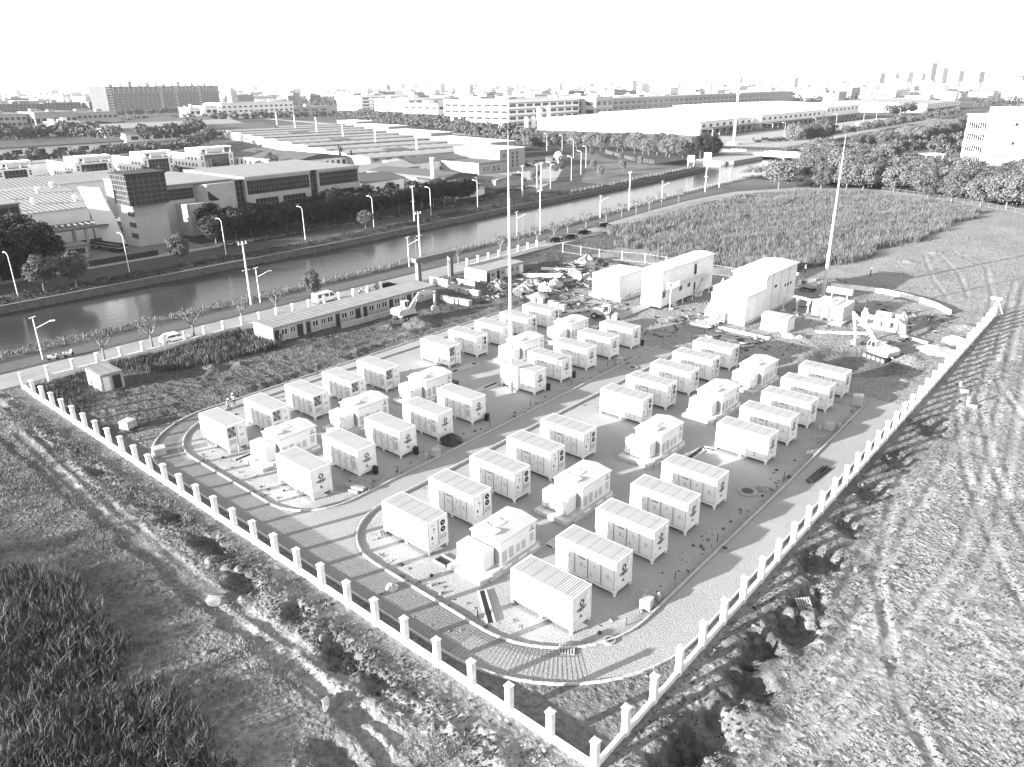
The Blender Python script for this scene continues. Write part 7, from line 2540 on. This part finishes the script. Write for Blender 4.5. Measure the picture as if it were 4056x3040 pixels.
while len(spots) < 285 and tries < 60000:
    tries += 1
    d_ = 700 + 3000 * rc.random() ** 1.3
    a = R(rc.uniform(-78, -4))
    x, y = d_ * math.sin(a), d_ * math.cos(a)
    w_, dd, h_ = rc.uniform(16, 60), rc.uniform(16, 60), rc.choice([7, 9, 10, 12, 14, 16, 18, 20])
    if a > R(-14) and d_ < 1500:
        continue
    if free(x, y, 40) and all((x - p[0]) ** 2 + (y - p[1]) ** 2 > (34 + (p[2] + w_) * .5) ** 2 for p in spots):
        spots.append((x, y, w_, dd, h_))
seen_ = {}
for x, y, w_, dd, h_ in sorted(spots, key=lambda p: azim(p[0], p[1])):
    tone_ = rc.choices([0, 1, 2, 3], [5, 3, 1.5, 1])[0]
    mt_ = M_CW[tone_]
    look = '%s %s %s' % ('broad' if w_ > 38 else 'narrow', 'low' if h_ < 11 else 'mid-height' if h_ < 17 else 'tall', ['white', 'pale grey', 'grey', 'dark'][tone_])
    seen_[look] = seen_.get(look, -1) + 1
    far = math.hypot(x, y)
    t = thing('city_building', '%s building in the hazy town, %s such from the left' % (look, ordinal(seen_[look])), 'building', (x, y, 0), R(rc.choice([0, 0, 8, -10, 20])), 'hazy town buildings')
    MB().box(-w_ / 2, w_ / 2, -dd / 2, dd / 2, -.5, h_).build('wall', mt_, t)
    MB().box(-w_ / 2 - .5, w_ / 2 + .5, -dd / 2 - .5, dd / 2 + .5, h_, h_ + .8).build('roof', rc.choice([M_RPALE, M_RPALE, M_RGREY, M_BWHITE]), t)
    nb = max(1, int(h_ / 4))
    for k in range(nb):
        z = 1.4 + k * (h_ - 1) / nb
        MB().box(-w_ / 2 + 1, w_ / 2 - 1, -dd / 2 - .12, -dd / 2, z, z + 1.5).build('window_band', M_BAND, t)
        MB().box(w_ / 2, w_ / 2 + .12, -dd / 2 + 1, dd / 2 - 1, z, z + 1.5).build('window_band', M_GL2, t)
    if rc.random() < .6:
        MB().box(-w_ * .3, -w_ * .05, -dd * .2, dd * .1, h_ + .8, h_ + rc.uniform(2.5, 5)).build('roof_room', mt_, t)
# towers at the right skyline
for i in range(15):
    f_ = i / 14
    x, y = -1080 + 560 * f_ + rc.uniform(-12, 12), 3560 - 230 * f_ + rc.uniform(-40, 40)
    h_ = (56 if i < 11 else 38) + rc.uniform(-3, 5) + (30 if i == 5 else 14 if i == 6 else 0)
    t = thing('apartment_tower', 'pale apartment tower in the cluster on the right skyline, %s from the left' % ORD[i], 'building', (x, y, 0), R(-14), 'skyline towers')
    MB().box(-9, 9, -20, 20, -.5, h_).build('wall', M_CW[0], t)
    MB().box(9, 9.3, -19, 19, 2, h_ - 3).build('shade_side', M_CW[2], t)  # grey sheet paints the shade on the tower's unlit side
    MB().box(-6, 4, -6, 6, h_, h_ + 4).build('roof_room', M_CW[0], t)
# scattered taller blocks
tall = [(-60.2, 2100, 30, 14), (-61.6, 2300, 36, 16), (-44.5, 2300, 36, 26), (-37, 2700, 28, 30), (-31.5, 2500, 34, 30), (-30.2, 2600, 34, 34), (-28.2, 2300, 34, 34), (-25.9, 2500, 38, 16), (-22.4, 2400, 42, 20), (-20.5, 2800, 36, 18), (-64, 2600, 36, 14), (-66, 2400, 30, 20), (-50, 2900, 36, 18)]
for i, (a, d_, h_, w_) in enumerate(sorted(tall)):
    x, y = d_ * math.sin(R(a)), d_ * math.cos(R(a))
    t = thing('tower_block', 'grey tower block standing above the hazy town, %s from the left' % ORD[i], 'building', (x, y, 0), R(rc.uniform(-15, 15)), 'tower blocks above the town')
    MB().box(-w_, w_, -8, 8, -.5, h_).build('wall', M_CW[rc.choice([0, 1, 2])], t)
    MB().box(-w_ * .5, w_ * .2, -5, 5, h_, h_ + 5).build('roof_room', M_CW[1], t)
    for k in range(int(h_ / 5)):
        MB().box(-w_ + 1, w_ - 1, -8.15, -8, 2 + k * 5, 3.8 + k * 5).build('window_band', M_BAND, t)
# everything farther off reads as one mass
q = MB()
for i in range(2600):
    d_ = 2400 + 9600 * rc.random() ** 1.2
    a = R(rc.uniform(-84, 2))
    x, y = d_ * math.sin(a), d_ * math.cos(a)
    w_ = rc.uniform(12, 50)
    h_ = rc.choice([8, 10, 12, 14, 18, 22]) if rc.random() < .92 else rc.uniform(22, 40)
    if d_ > 6500 and rc.random() < .18:
        h_ = rc.uniform(26, 55)
        w_ = rc.uniform(14, 26)
    q.rbox(x, y, -1, h_, w_, rc.uniform(10, 30), rc.uniform(0, 3))
stuff(q.build('distant_city', M_CW[1]), 'faint distant city along the whole horizon', 'city')
q = MB()
for a, d_, h_ in ((-51.8, 7800, 160), (-46.2, 8200, 95), (-43.6, 7800, 85), (-38.2, 7800, 100), (-37.8, 7700, 90), (-33.4, 7600, 100)):
    x, y = d_ * math.sin(R(a)), d_ * math.cos(R(a))
    q.rbox(x, y, -1, h_ * .7, 30, 30, 0).rbox(x, y, h_ * .7, h_, 20, 20, 0)
stuff(q.build('distant_skyscrapers', M_CW[1]), 'very faint skyscrapers on the horizon haze', 'skyscrapers')
# green masses between the far blocks
rng = np.random.default_rng(9)
PP = []
for i in range(900):
    d_ = 800 + 3200 * rc.random() ** 1.2
    a = R(rc.uniform(-80, -3))
    x, y = d_ * math.sin(a), d_ * math.cos(a)
    if not free(x, y, 5):
        continue
    n = 34
    L = rc.uniform(10, 40)
    th = rc.uniform(0, 3.14)
    s = rng.uniform(-1, 1, n) * L
    PP.append(np.stack([x + s * math.cos(th) + rng.normal(size=n) * 3, y + s * math.sin(th) + rng.normal(size=n) * 3, np.abs(rng.normal(size=n)) * 3.5 + 2.0], 1))
PP = np.concatenate(PP)
N = rng.normal(size=PP.shape) + np.array([0, -.4, .8])
N /= np.linalg.norm(N, axis=1)[:, None]
V, F = leaf_quads(PP, N, 2.6, rng)
stuff(link('distant_trees', np_mesh('distant_trees', V, F, M_LEAFD)), 'dark tree masses between the far town blocks', 'trees')

# ================================================================ haze
hz = bpy.data.materials.new('haze')
hz.use_nodes = True
hn = hz.node_tree
hn.nodes.clear()
ho_ = hn.nodes.new('ShaderNodeOutputMaterial')
pv = hn.nodes.new('ShaderNodeVolumePrincipled')
pv.inputs['Color'].default_value = (.97, .97, .97, 1)
pv.inputs['Density'].default_value = 0.00004
pv.inputs['Anisotropy'].default_value = 0.0
hn.links.new(pv.outputs[0], ho_.inputs['Volume'])
o = MB().box(-26500, 26500, -9500, 25500, -4, 168).build('haze', hz)
stuff(o, 'pale haze filling the air over the whole scene', 'haze')
